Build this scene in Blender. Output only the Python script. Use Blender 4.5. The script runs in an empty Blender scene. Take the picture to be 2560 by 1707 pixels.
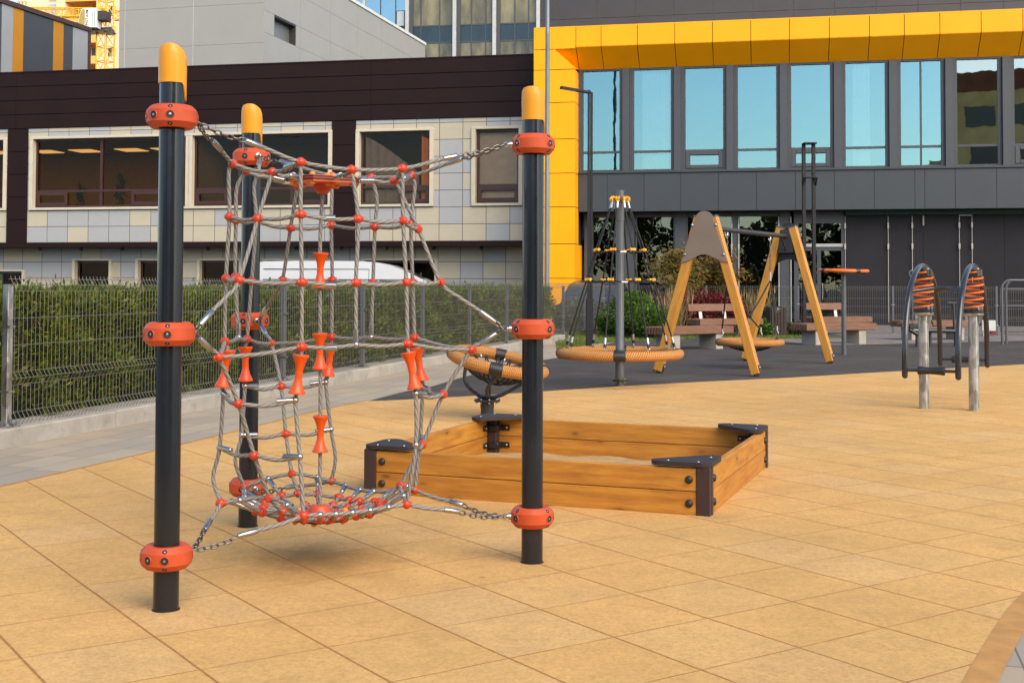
import bpy, math, random
from mathutils import Vector, Matrix
random.seed(7)
sc = bpy.context.scene
COL = sc.collection
V = Vector
PI = math.pi

# ---------------------------------------------------------------- camera
FPX, H, PITCH, ROLL, PV = 3101.0, 1.39, 0.0327, 0.0035, 611.6
RM = Matrix.Rotation(PI/2 + PITCH, 3, 'X') @ Matrix.Rotation(ROLL, 3, 'Z')
EYE = V((0, 0, H))
cd = bpy.data.cameras.new('camera')
cam = bpy.data.objects.new('camera', cd)
COL.objects.link(cam)
cam.location = EYE
cam.rotation_euler = RM.to_euler()
cd.sensor_width = 36
cd.lens = FPX/2560*36
cd.shift_y = -(853.5 - PV)/2560
cd.clip_end = 2000
sc.camera = cam

def ray(u, v):
    return RM @ V(((u-1280)/FPX, -(v-PV)/FPX, -1))
def at(u, v, Y):
    d = ray(u, v)
    return EYE + d*(Y/d.y)
def gnd(u, v, z=0.0):
    d = ray(u, v)
    return EYE + d*((z-H)/d.z)
def plane(u, v, p0, n):
    d = ray(u, v)
    return EYE + d*((V(p0)-EYE).dot(n)/d.dot(n))

# ---------------------------------------------------------------- objects
OFF = {}
def thing(name, label, cat, loc=(0, 0, 0), rotz=0.0, group=None, local=False):
    o = bpy.data.objects.new(name, None)
    COL.objects.link(o)
    o.empty_display_size = 0.2
    o.location = loc
    o.rotation_euler = (0, 0, rotz)
    o['label'] = label
    o['category'] = cat
    if group:
        o['group'] = group
    OFF[o.name] = V((0, 0, 0)) if local else V(loc)
    return o
def tag(o, label, cat, group=None, kind=None):
    o['label'] = label
    o['category'] = cat
    if group:
        o['group'] = group
    if kind:
        o['kind'] = kind
    return o
def struct(o, kind='structure'):
    o['kind'] = kind
    return o
def copy_tree(o, parent=None):
    c = o.copy()
    COL.objects.link(c)
    c.parent = parent
    for ch in o.children:
        copy_tree(ch, c)
    return c

class MB:
    def __init__(self):
        self.v, self.f, self.uv, self.mi, self.m = [], [], {}, [], 0
    def add(self, vs, fs, uvs=None):
        b = len(self.v)
        self.v += [tuple(x) for x in vs]
        for i, f in enumerate(fs):
            if uvs:
                self.uv[len(self.f)] = uvs[i]
            self.f.append([k+b for k in f])
            self.mi.append(self.m)
        return self
    def convex(self, vs, fs, c, uvs=None):
        out, ou = [], []
        for i, f in enumerate(fs):
            a, b_, d = V(vs[f[0]]), V(vs[f[1]]), V(vs[f[2]])
            n = (b_-a).cross(d-a)
            mid = sum((V(vs[k]) for k in f), V((0, 0, 0)))/len(f)
            rev = n.dot(mid-c) < 0
            out.append(list(reversed(f)) if rev else list(f))
            if uvs:
                ou.append(list(reversed(uvs[i])) if rev else uvs[i])
        return self.add(vs, out, ou if uvs else None)
    def box(self, c, size, rot=None, ch=0.0, grain=None):
        c = V(c)
        hx, hy, hz = size[0]/2, size[1]/2, size[2]/2
        R = rot if rot is not None else Matrix.Identity(3)
        vs, fs = [], []
        if ch <= 0:
            idx = {}
            for sx in (-1, 1):
                for sy in (-1, 1):
                    for sz in (-1, 1):
                        idx[sx, sy, sz] = len(vs)
                        vs.append(V((sx*hx, sy*hy, sz*hz)))
            for s in (-1, 1):
                fs.append([idx[s, -1, -1], idx[s, 1, -1], idx[s, 1, 1], idx[s, -1, 1]])
                fs.append([idx[-1, s, -1], idx[1, s, -1], idx[1, s, 1], idx[-1, s, 1]])
                fs.append([idx[-1, -1, s], idx[1, -1, s], idx[1, 1, s], idx[-1, 1, s]])
        else:
            idx = {}
            for sx in (-1, 1):
                for sy in (-1, 1):
                    for sz in (-1, 1):
                        for a in range(3):
                            q = [hx-ch, hy-ch, hz-ch]
                            q[a] = (hx, hy, hz)[a]
                            idx[sx, sy, sz, a] = len(vs)
                            vs.append(V((sx*q[0], sy*q[1], sz*q[2])))
            for s in (-1, 1):
                for a in range(3):
                    o1, o2 = [k for k in range(3) if k != a]
                    q = []
                    for (p1, p2) in ((-1, -1), (1, -1), (1, 1), (-1, 1)):
                        sg = [0, 0, 0]
                        sg[a], sg[o1], sg[o2] = s, p1, p2
                        q.append(idx[sg[0], sg[1], sg[2], a])
                    fs.append(q)
            for a in range(3):
                o1, o2 = [k for k in range(3) if k != a]
                for p1 in (-1, 1):
                    for p2 in (-1, 1):
                        sg = [0, 0, 0]
                        sg[o1], sg[o2] = p1, p2
                        A, B = list(sg), list(sg)
                        A[a], B[a] = -1, 1
                        fs.append([idx[(*A, o1)], idx[(*B, o1)], idx[(*B, o2)], idx[(*A, o2)]])
            for sx in (-1, 1):
                for sy in (-1, 1):
                    for sz in (-1, 1):
                        fs.append([idx[sx, sy, sz, a] for a in range(3)])
        uvs = None
        if grain is not None:
            uvs = []
            ox, oy = random.random()*50, random.random()*50
            o1, o2 = [k for k in range(3) if k != grain]
            for f in fs:
                uvs.append([(vs[k][grain]+ox, vs[k][o1]+vs[k][o2]*1.0+oy) for k in f])
        vs = [c + R @ x for x in vs]
        return self.convex(vs, fs, c, uvs)
    def b2(self, lo, hi, ch=0.0, grain=None):
        lo, hi = V(lo), V(hi)
        return self.box((lo+hi)/2, [abs(hi[k]-lo[k]) for k in range(3)], None, ch, grain)
    def tube(self, pts, r, n=8, closed=False, caps=True, pitch=1.0, ru=None):
        pts = [V(p) for p in pts]
        N = len(pts)
        rs = r if isinstance(r, (list, tuple)) else [r]*N
        vs, fs, uvs = [], [], []
        tans = []
        for i in range(N):
            if closed:
                t = pts[(i+1) % N]-pts[i-1]
            else:
                t = pts[min(i+1, N-1)]-pts[max(i-1, 0)]
            tans.append(t.normalized() if t.length > 1e-9 else V((0, 0, 1)))
        t0 = tans[0]
        up = V((0, 0, 1)) if abs(t0.z) < .9 else V((1, 0, 0))
        nrm = (up - t0*up.dot(t0)).normalized()
        L = [0.0]
        for i in range(1, N):
            L.append(L[-1]+(pts[i]-pts[i-1]).length)
        Ltot = L[-1] + ((pts[0]-pts[-1]).length if closed else 0)
        for i in range(N):
            t = tans[i]
            nrm = (nrm - t*nrm.dot(t))
            nrm = nrm.normalized() if nrm.length > 1e-6 else t.orthogonal().normalized()
            bn = t.cross(nrm)
            for k in range(n):
                a = 2*PI*k/n
                vs.append(pts[i] + (nrm*math.cos(a)+bn*math.sin(a))*rs[i])
        M_ = N if closed else N-1
        for i in range(M_):
            j = (i+1) % N
            l0, l1 = L[i]/pitch, (L[j] if j > i else Ltot)/pitch
            for k in range(n):
                k2 = (k+1) % n
                fs.append([i*n+k, i*n+k2, j*n+k2, j*n+k])
                uvs.append([(l0, k/n), (l0, (k+1)/n), (l1, (k+1)/n), (l1, k/n)])
        if caps and not closed:
            fs.append(list(reversed(range(n))))
            uvs.append([(0, 0)]*n)
            fs.append([(N-1)*n+k for k in range(n)])
            uvs.append([(0, 0)]*n)
        return self.add(vs, fs, uvs)
    def cyl(self, p0, p1, r0, r1=None, n=16):
        return self.tube([p0, p1], [r0, r0 if r1 is None else r1], n)
    def lathe(self, prof, c=(0, 0, 0), n=24, rot=None, a0=0.0, tilt=None, caps=True):
        c = V(c)
        R = rot if rot is not None else Matrix.Identity(3)
        vs, fs = [], []
        for (r, z) in prof:
            for k in range(n):
                a = 2*PI*k/n + a0
                zz = z + (tilt(r, z, a) if tilt else 0)
                vs.append(c + R @ V((r*math.cos(a), r*math.sin(a), zz)))
        for i in range(len(prof)-1):
            for k in range(n):
                k2 = (k+1) % n
                fs.append([i*n+k, i*n+k2, (i+1)*n+k2, (i+1)*n+k])
        if caps:
            fs.append(list(reversed(range(n))))
            m = (len(prof)-1)*n
            fs.append([m+k for k in range(n)])
        return self.add(vs, fs)
    def ball(self, c, r, n=10, m=6, sc_=(1, 1, 1), rot=None):
        prof = [(max(1e-4, r*math.sin(PI*i/m)), -r*math.cos(PI*i/m)) for i in range(m+1)]
        b = len(self.v)
        self.lathe(prof, (0, 0, 0), n)
        R = rot if rot is not None else Matrix.Identity(3)
        for i in range(b, len(self.v)):
            p = V(self.v[i])
            self.v[i] = tuple(V(c) + R @ V((p.x*sc_[0], p.y*sc_[1], p.z*sc_[2])))
        return self
    def prism(self, poly, thick, M4):
        """poly in local xy, extruded in local z from 0 to thick, placed by the 4x4 matrix"""
        n = len(poly)
        A = sum(poly[i][0]*poly[(i+1) % n][1]-poly[(i+1) % n][0]*poly[i][1] for i in range(n))
        if A < 0:
            poly = list(reversed(poly))
        vs = [M4 @ V((x, y, 0)) for x, y in poly] + [M4 @ V((x, y, thick)) for x, y in poly]
        fs = [list(reversed(range(n))), list(range(n, 2*n))]
        for i in range(n):
            j = (i+1) % n
            fs.append([i, j, n+j, n+i])
        if thick < 0:
            fs = [list(reversed(f)) for f in fs]
        return self.add(vs, fs)
    def sheet(self, pts, z=None):
        vs = [V(p) if z is None else V((p[0], p[1], z)) for p in pts]
        return self.add(vs, [list(range(len(vs)))], [[(p[0], p[1]) for p in vs]])
    def build(self, name, mats, parent=None, smooth=35, label=None):
        off = OFF.get(parent.name, V((0, 0, 0))) if parent else V((0, 0, 0))
        me = bpy.data.meshes.new(name)
        vs = [(x-off.x, y-off.y, z-off.z) for x, y, z in self.v]
        me.from_pydata(vs, [], self.f)
        if self.uv:
            l = me.uv_layers.new(name='UVMap')
            li = 0
            for i, f in enumerate(self.f):
                u = self.uv.get(i)
                for k in range(len(f)):
                    if u:
                        l.data[li].uv = u[k]
                    li += 1
        if not isinstance(mats, (list, tuple)):
            mats = [mats]
        for m in mats:
            me.materials.append(m)
        if len(mats) > 1:
            me.polygons.foreach_set('material_index', self.mi)
        if smooth:
            me.polygons.foreach_set('use_smooth', [True]*len(self.f))
            me.set_sharp_from_angle(angle=math.radians(smooth))
        me.update()
        o = bpy.data.objects.new(name, me)
        COL.objects.link(o)
        if parent:
            o.parent = parent
        OFF[o.name] = off
        if label:
            o['label'] = label
        return o

def smoothpts(pts, sub=4):
    pts = [V(p) for p in pts]
    if len(pts) < 3:
        return pts
    out = []
    for i in range(len(pts)-1):
        p0 = pts[i-1] if i > 0 else pts[i]*2-pts[i+1]
        p1, p2 = pts[i], pts[i+1]
        p3 = pts[i+2] if i+2 < len(pts) else p2*2-p1
        for k in range(sub):
            t = k/sub
            out.append(0.5*((2*p1)+(p2-p0)*t+(2*p0-5*p1+4*p2-p3)*t*t+(3*p1-p0-3*p2+p3)*t**3))
    out.append(pts[-1])
    return out
def frame(z, x=None):
    z = V(z).normalized()
    if x is None:
        x = V((0, 0, 1)) if abs(z.z) < .95 else V((1, 0, 0))
    x = V(x)
    x = (x - z*x.dot(z)).normalized()
    y = z.cross(x)
    return Matrix((x, y, z)).transposed()

# ---------------------------------------------------------------- materials
def lin(c):
    return tuple((x/12.92 if x <= .04045 else ((x+.055)/1.055)**2.4) for x in c)
def S(r, g, b, k=1.0):
    """sRGB 0-255 to a linear base colour scaled by k"""
    return tuple(min(.95, x*k) for x in lin((r/255, g/255, b/255)))
class NT:
    def __init__(self, name):
        self.mat = bpy.data.materials.new(name)
        self.mat.use_nodes = True
        self.t = self.mat.node_tree
        self.t.nodes.clear()
    def n(self, typ, ins=None, **props):
        nd = self.t.nodes.new(typ)
        for k, v in props.items():
            setattr(nd, k, v)
        for k, v in (ins or {}).items():
            s = nd.inputs[k]
            if isinstance(v, bpy.types.NodeSocket):
                self.t.links.new(v, s)
            else:
                if s.type == 'RGBA' and len(v) == 3:
                    v = (*v, 1)
                s.default_value = v
        return nd
    def m(self, op, a, b=0.0, c=0.0):
        nd = self.n('ShaderNodeMath', operation=op)
        for i, x in enumerate((a, b, c)):
            if isinstance(x, bpy.types.NodeSocket):
                self.t.links.new(x, nd.inputs[i])
            else:
                nd.inputs[i].default_value = x
        return nd.outputs[0]
    def mix(self, fac, a, b, blend='MIX'):
        nd = self.n('ShaderNodeMix', data_type='RGBA', blend_type=blend)
        for i, x in ((0, fac), (6, a), (7, b)):
            if isinstance(x, bpy.types.NodeSocket):
                self.t.links.new(x, nd.inputs[i])
            else:
                nd.inputs[i].default_value = x if i == 0 else (*x[:3], 1)
        return nd.outputs[2]
    def ramp(self, fac, lo, hi):
        nd = self.n('ShaderNodeMapRange', {'Value': fac, 'From Min': lo, 'From Max': hi})
        return nd.outputs[0]
    def noise(self, vec, scale, detail=3, rough=.55):
        return self.n('ShaderNodeTexNoise', {'Vector': vec, 'Scale': scale, 'Detail': detail, 'Roughness': rough}).outputs['Fac']
    def co(self, which='Object'):
        return self.n('ShaderNodeTexCoord').outputs[which]
    def out(self, col, rough=.5, metal=0.0, normal=None, **kw):
        ins = {'Base Color': col, 'Roughness': rough, 'Metallic': metal}
        ins.update(kw)
        if normal is not None:
            ins['Normal'] = normal
        b = self.n('ShaderNodeBsdfPrincipled', ins)
        o = self.n('ShaderNodeOutputMaterial')
        self.t.links.new(b.outputs[0], o.inputs[0])
        return self.mat
    def surf(self, sh):
        o = self.n('ShaderNodeOutputMaterial')
        self.t.links.new(sh, o.inputs[0])
        return self.mat
    def bump(self, h, strength=.3, dist=.01):
        return self.n('ShaderNodeBump', {'Height': h, 'Strength': strength, 'Distance': dist}).outputs[0]

def M(name, col, rough=.5, metal=0.0, var=.08, vs=4.0, bump=.0, bs=120.0, rv=.1, coat=0.0, dirt=0.0, spec=None):
    """plain surface with mottling, uneven gloss and fine relief"""
    t = NT(name)
    p = t.co()
    nz = t.noise(p, vs, 5)
    c = t.mix(t.ramp(nz, .3, .7), tuple(x*(1-var) for x in col), tuple(min(1, x*(1+var)) for x in col))
    if dirt:
        d = t.noise(p, vs*.6+1.3, 6, .7)
        c = t.mix(t.m('MULTIPLY', t.ramp(d, .52, .75), dirt), c, (.09, .075, .055))
    r = t.m('ADD', rough-rv/2, t.m('MULTIPLY', t.noise(p, vs*2.7, 4), rv))
    nm = t.bump(t.noise(p, bs, 3), bump, .004) if bump else None
    kw = {'Coat Weight': coat} if coat else {}
    if spec is not None:
        kw['Specular IOR Level'] = spec
    return t.out(c, r, metal, nm, **kw)

def wood(name, light, dark, knots=.5, gl=14.0, rough=.5):
    t = NT(name)
    uv = t.co('UV')
    mp = t.n('ShaderNodeMapping', {'Vector': uv, 'Scale': (1.2, gl, 1)}).outputs[0]
    n1 = t.noise(mp, 2.2, 6, .6)
    mp2 = t.n('ShaderNodeMapping', {'Vector': uv, 'Scale': (2.5, gl*5, 1)}).outputs[0]
    n2 = t.noise(mp2, 2.0, 4, .6)
    c = t.mix(t.ramp(n1, .35, .68), light, dark)
    c = t.mix(t.m('MULTIPLY', t.ramp(n2, .5, .8), .45), c, tuple(x*.55 for x in dark))
    mp3 = t.n('ShaderNodeMapping', {'Vector': uv, 'Scale': (2.2, 5.0, 1)}).outputs[0]
    vo = t.n('ShaderNodeTexVoronoi', {'Vector': mp3, 'Scale': 1.6, 'Randomness': 1.0})
    rnd = t.n('ShaderNodeSeparateColor', {'Color': vo.outputs['Color']}).outputs[0]
    k = t.m('MULTIPLY', t.ramp(vo.outputs['Distance'], .15, .05), t.m('GREATER_THAN', rnd, 1-knots))
    ring = t.m('MULTIPLY', t.ramp(vo.outputs['Distance'], .42, .12), t.m('GREATER_THAN', rnd, 1-knots))
    c = t.mix(t.m('MULTIPLY', ring, .35), c, tuple(x*.7 for x in dark))
    c = t.mix(t.m('MULTIPLY', k, .8), c, tuple(x*.28 for x in dark))
    tone = t.noise(uv, .35, 2)
    c = t.mix(t.m('MULTIPLY', t.ramp(tone, .4, .7), .35), c, tuple(x*.8 for x in dark))
    return t.out(c, t.m('ADD', rough, t.m('MULTIPLY', n2, .15)), 0, t.bump(n2, .12, .003))

def rope_mat(name, c1, c2, strands=3.0, twist=1.0, rough=.75):
    """laid rope: the UV runs once round the rope per unit of length"""
    t = NT(name)
    uv = t.n('ShaderNodeSeparateXYZ', {'Vector': t.co('UV')})
    ph = t.m('ADD', t.m('MULTIPLY', uv.outputs[0], twist), t.m('MULTIPLY', uv.outputs[1], strands))
    w = t.m('ABSOLUTE', t.m('SINE', t.m('MULTIPLY', ph, PI)))
    w2 = t.ramp(w, 0, .55)
    nz = t.noise(t.co(), 35, 3)
    c = t.mix(w2, c2, t.mix(nz, tuple(x*.8 for x in c1), tuple(x*1.2 for x in c1)))
    return t.out(c, rough, 0, t.bump(w, .6, .004))

def leafmat(name, a, b, c3=None, amt=.3):
    t = NT(name)
    g = t.n('ShaderNodeNewGeometry')
    r = g.outputs['Random Per Island']
    c = t.mix(r, a, b)
    if c3:
        r2 = t.m('FRACT', t.m('MULTIPLY', r, 7.31))
        c = t.mix(t.m('LESS_THAN', r2, amt), c, c3)
    big = t.noise(t.co(), 1.6, 3)
    c = t.mix(t.m('MULTIPLY', t.ramp(big, .45, .7), .5), c, tuple(x*.55 for x in a))
    d = t.n('ShaderNodeBsdfDiffuse', {'Color': c})
    tr = t.n('ShaderNodeBsdfTranslucent', {'Color': c})
    gl = t.n('ShaderNodeBsdfGlossy', {'Color': (.8, .85, .8), 'Roughness': .45})
    m1 = t.n('ShaderNodeMixShader', {'Fac': .3, 1: d.outputs[0], 2: tr.outputs[0]})
    m2 = t.n('ShaderNodeMixShader', {'Fac': .025, 1: m1.outputs[0], 2: gl.outputs[0]})
    return t.surf(m2.outputs[0])

def glass_mat(name, tint, gloss, gcol=(.9, .95, 1), wav=.0015, rough=.01):
    t = NT(name)
    p = t.co()
    h = t.noise(p, 1.1, 2)
    nm = t.bump(h, .09, wav*20)
    tr = t.n('ShaderNodeBsdfTransparent', {'Color': tint})
    gl = t.n('ShaderNodeBsdfGlossy', {'Color': gcol, 'Roughness': rough, 'Normal': nm})
    fr = t.n('ShaderNodeFresnel', {'IOR': 1.5})
    f = t.m('MINIMUM', t.m('ADD', gloss, fr.outputs[0]), 1.0)
    m1 = t.n('ShaderNodeMixShader', {'Fac': f, 1: tr.outputs[0], 2: gl.outputs[0]})
    return t.surf(m1.outputs[0])
# ================================================================ materials
def rubber(name, col, groove, org, ax, size=.5, patch=.06, stain_shade=True, gw=.0056):
    t = NT(name)
    p = t.co()
    ang = math.atan2(ax[1], ax[0])
    mp = t.n('ShaderNodeMapping', {'Vector': p, 'Location': (0, 0, 0)}, vector_type='POINT')
    q = t.n('ShaderNodeVectorMath', {0: p, 1: (org[0], org[1], 0)}, operation='SUBTRACT').outputs[0]
    q = t.n('ShaderNodeVectorRotate', {'Vector': q, 'Angle': -ang}, rotation_type='Z_AXIS').outputs[0]
    wob = t.m('MULTIPLY', t.m('SUBTRACT', t.noise(p, 1.3, 2), .5), .012)
    xy = t.n('ShaderNodeSeparateXYZ', {'Vector': q})
    cx = t.m('DIVIDE', t.m('ADD', xy.outputs[0], wob), size)
    cy = t.m('DIVIDE', t.m('ADD', xy.outputs[1], wob), size)
    fl = t.n('ShaderNodeCombineXYZ', {0: t.m('FLOOR', cx), 1: t.m('FLOOR', cy)}).outputs[0]
    rnd = t.n('ShaderNodeTexWhiteNoise', {'Vector': fl}, noise_dimensions='2D').outputs[0]
    def edge(c, w):
        f = t.m('FRACT', c)
        d = t.m('MULTIPLY', t.m('MINIMUM', f, t.m('SUBTRACT', 1.0, f)), size)
        return t.ramp(d, w*1.5, w*.2)
    ragged = t.m('MULTIPLY', t.noise(p, 60, 2), 1.0)
    ea = edge(cy, gw)
    eb = t.m('MULTIPLY', edge(cx, gw*.75), t.ramp(t.noise(p, 2.3, 3), .22, .52))
    eb = t.m('MULTIPLY', eb, .9)
    e = t.m('MULTIPLY', t.m('MAXIMUM', ea, eb), t.m('ADD', .45, ragged))
    big = t.noise(p, .55, 5, .6)
    med = t.noise(p, 3.1, 5, .65)
    fine = t.noise(p, 190, 2, .7)
    grain = t.n('ShaderNodeTexVoronoi', {'Vector': p, 'Scale': 110.0})
    gr = t.n('ShaderNodeSeparateColor', {'Color': grain.outputs['Color']}).outputs[0]
    lo = tuple(x*.80 for x in col)
    hi = tuple(min(1, x*1.10) for x in col)
    c = t.mix(t.ramp(t.m('ADD', t.m('MULTIPLY', big, .6), t.m('MULTIPLY', med, .4)), .36, .64), lo, hi)
    c = t.mix(t.m('MULTIPLY', t.m('SUBTRACT', rnd, .5), patch*2), c, (.75, .70, .60) if col[0] > .2 else (.2, .2, .2))
    c = t.mix(t.m('MULTIPLY', t.ramp(gr, .35, 1.0), .38), c, tuple(x*.55 for x in col))
    c = t.mix(t.m('MULTIPLY', t.ramp(fine, .45, .8), .25), c, tuple(min(1, x*1.35) for x in col))
    if stain_shade:
        sn = t.noise(p, 1.9, 6, .72)
        c = t.mix(t.m('MULTIPLY', t.ramp(sn, .57, .72), .6), c, tuple(x*.6 for x in (col[0], col[1]*.97, col[2]*.95)))
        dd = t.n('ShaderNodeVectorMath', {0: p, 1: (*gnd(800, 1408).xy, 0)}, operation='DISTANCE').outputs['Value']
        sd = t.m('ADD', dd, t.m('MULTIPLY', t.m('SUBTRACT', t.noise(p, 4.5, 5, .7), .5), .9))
        c = t.mix(t.m('MULTIPLY', t.ramp(sd, .52, .10), .8), c, tuple(x*.50 for x in (col[0], col[1]*.9, col[2]*.7)))  # stain under the net, with the net's soft shadow painted in
        s5 = t.noise(p, 38.0, 3, .65)
        c = t.mix(t.m('MULTIPLY', t.ramp(s5, .52, .70), .34), c, tuple(x*.58 for x in col))
        c = t.mix(t.m('MULTIPLY', t.ramp(s5, .48, .30), .20), c, tuple(min(1, x*1.30) for x in col))
        s4 = t.noise(p, 11.0, 4, .6)
        c = t.mix(t.m('MULTIPLY', t.ramp(s4, .5, .75), .22), c, tuple(x*.6 for x in col))
        s3 = t.noise(p, 5.3, 3, .5)
        c = t.mix(t.m('MULTIPLY', t.ramp(s3, .74, .80), .55), c, (.16, .10, .05))
    c = t.mix(e, c, groove)
    hgt = t.m('SUBTRACT', t.m('ADD', t.m('MULTIPLY', gr, .35), t.m('MULTIPLY', fine, .5)), t.m('MULTIPLY', e, 2.0))
    return t.out(c, .88, 0, t.bump(hgt, .45, .004), **{'Specular IOR Level': .25})

TILE_O = gnd(210, 1466.8)
TILE_A = (.563, -.826)
m_yellow = rubber('yellow_rubber', S(226, 177, 107, .82), S(190, 126, 64, .60), TILE_O, TILE_A, stain_shade=True)
m_dark = rubber('dark_rubber', S(94, 88, 82, .60), S(48, 44, 41, .5), TILE_O, (.62, .78), patch=.10, stain_shade=False)
m_edge = M('rubber_edge', S(206, 152, 82, .70), .9, var=.16, vs=9, bump=.5, bs=200)

def paver(name, cols, joint, ang, w, h, bump=.25):
    t = NT(name)
    p = t.co()
    q = t.n('ShaderNodeVectorRotate', {'Vector': p, 'Angle': -ang}, rotation_type='Z_AXIS').outputs[0]
    xy = t.n('ShaderNodeSeparateXYZ', {'Vector': q})
    row = t.m('FLOOR', t.m('DIVIDE', xy.outputs[1], h))
    sh = t.n('ShaderNodeTexWhiteNoise', {'W': row}, noise_dimensions='1D').outputs[0]
    cx = t.m('ADD', t.m('DIVIDE', xy.outputs[0], w), sh)
    cy = t.m('DIVIDE', xy.outputs[1], h)
    cell = t.n('ShaderNodeCombineXYZ', {0: t.m('FLOOR', cx), 1: t.m('FLOOR', cy)}).outputs[0]
    rnd = t.n('ShaderNodeTexWhiteNoise', {'Vector': cell}, noise_dimensions='2D').outputs[0]
    rp = t.n('ShaderNodeValToRGB', {'Fac': rnd})
    el = rp.color_ramp.elements
    rp.color_ramp.interpolation = 'CONSTANT'
    for i, c in enumerate(cols):
        e = el[i] if i < 2 else el.new(i/len(cols))
        e.position = i/len(cols)
        e.color = (*c, 1)
    def edge(c, s):
        f = t.m('FRACT', c)
        return t.m('MULTIPLY', t.m('MINIMUM', f, t.m('SUBTRACT', 1.0, f)), s)
    d = t.m('MINIMUM', edge(cx, w), edge(cy, h))
    j = t.ramp(d, .006, .002)
    n1 = t.noise(p, 2.2, 5, .6)
    n2 = t.noise(p, 60, 3, .6)
    c = t.mix(t.m('MULTIPLY', t.ramp(n1, .35, .7), .35), rp.outputs[0], tuple(x*.72 for x in cols[0]))
    c = t.mix(t.m('MULTIPLY', n2, .25), c, tuple(x*.7 for x in cols[0]))
    c = t.mix(t.m('MULTIPLY', j, .8), c, joint)
    return t.out(c, .85, 0, t.bump(t.m('SUBTRACT', n2, t.m('MULTIPLY', j, 2)), bump, .004))

PATH_ANG = math.atan2(.966, .26)
m_path = paver('path_slabs', [S(188, 173, 148, .74), S(182, 168, 147, .74), S(194, 177, 150, .74), S(196, 173, 143, .74), S(176, 163, 145, .74)],
               S(110, 102, 98, .5), PATH_ANG, .62, .31)
m_pave = paver('paving', [S(150, 140, 136, .6), S(142, 134, 132, .6), S(156, 144, 136, .6)], S(110, 100, 96, .5), .2, .4, .4)
m_conc = M('concrete', S(188, 180, 166, .68), .9, var=.18, vs=2.2, bump=.5, bs=45, dirt=.55)
m_soil = M('soil', (.05, .04, .03), .95, var=.3, vs=8, bump=.6, bs=40)
m_asph = M('asphalt', (.07, .07, .072), .9, var=.2, vs=2, bump=.4, bs=120)
m_lawn = M('turf', (.07, .11, .02), .95, var=.3, vs=6, bump=.6, bs=70)

# ================================================================ ground
g = MB()
g.sheet([(-260, -260, 0), (260, -260, 0), (260, 420, 0), (-260, 420, 0)])
struct(g.build('ground', m_asph, smooth=0))

def G(lst, z):
    return [(*gnd(u, v, 0).xy, z) for u, v in lst]
left_b = [(0, 1220), (61, 1206), (140, 1187.5), (224.5, 1168), (374, 1133), (468, 1110), (560, 1087.5), (655, 1064), (767, 1035), (850, 1016.5), (915, 1004.5)]
dark_b = [(915, 1004.5), (1000, 1001), (1137, 993.6), (1250, 987), (1360, 979.5), (1546, 967), (1752, 955.5), (1960, 946), (2200, 931.5), (2400, 920.5), (2560, 911.8)]
L0 = gnd(-120, 1249)
far_r = gnd(2700, 903)
ylw = G(left_b, .008) + G(dark_b[1:], .008) + [(far_r.x, far_r.y, .008)]
RB = [gnd(2560, 1482.5), gnd(2516, 1529), gnd(2457, 1619), gnd(2406.7, 1707), gnd(2348, 1830)]
rd_ = (RB[0]-RB[1])
rb_far = [(RB[0].x+rd_.x*k+.012*k*k, RB[0].y+rd_.y*k, .008) for k in (14, 7, 3, 1)]
ylw += rb_far + [(p.x, p.y, .008) for p in RB] + [(1.0, 2.2, .008), (-3.5, 2.2, .008), (-4.5, 4.0, .008), (-4.4, 6.0, .008), (gnd(-120, 1249).x, gnd(-120, 1249).y, .008)]
y = MB()
y.sheet(ylw)
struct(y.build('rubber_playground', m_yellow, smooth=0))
# edging strips: along the path on the left, and the wide sloped border lower right
def strip(pts, w, z0, z1):
    mb = MB()
    pts = smoothpts([V((p[0], p[1], 0)) for p in pts], 3)
    vs = []
    for i, p in enumerate(pts):
        t = (pts[min(i+1, len(pts)-1)]-pts[max(i-1, 0)]).normalized()
        n = V((-t.y, t.x, 0))
        vs += [(p.x, p.y, z0), (p.x+n.x*w, p.y+n.y*w, z1)]
    mb.add(vs, [[2*i, 2*i+1, 2*i+3, 2*i+2] for i in range(len(pts)-1)])
    return mb
ed = strip(G([(-120, 1249)]+left_b, 0), .045, .0095, .006)
struct(ed.build('path_edging', m_edge))
ed2 = strip([(p[0], p[1]) for p in rb_far]+[(p.x, p.y) for p in RB], .11, .0095, .0055)
struct(ed2.build('rubber_edging', m_edge))

drk = G(dark_b[:1]+[(1000, 982), (1080, 966), (1140, 948.5), (1189.5, 934), (1270, 916), (1357, 900), (1401, 893.5), (1470, 873), (1537, 855), (1635, 850.5), (1731, 847), (1900, 850), (2060, 862), (2300, 858.5), (2560, 852), (2700, 849)], .0) + [(far_r.x, far_r.y, 0)] + G(list(reversed(dark_b[1:])), 0)
d = MB()
d.sheet([(p[0], p[1], .0045) for p in drk])
struct(d.build('dark_rubber_paving', m_dark, smooth=0))

KD = V((.2615, .9652, 0))
KN = V((-.9652, .2615, 0))
kf0 = gnd(0, 1122)
def kp0(s_, w_):
    return kf0 + KD*s_ + KN*w_
# path between the kerb and the rubber, and light paving by the building
pth = MB()
q0, q1 = kp0(-9, .05), kp0(22, .05)
pth.sheet([(q0.x, q0.y, .0022), (40, 1.7, .0022), (40, 33, .0022), (6.3, 33, .0022), (q1.x, q1.y, .0022)])
struct(pth.build('path', m_path, smooth=0))
pv = MB()
pv.sheet([(6.2, 31.0, .0035), (60, 20, .0035), (60, 40, .0035), (6.2, 46.3, .0035)])
struct(pv.build('paving', m_pave, smooth=0))

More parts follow.
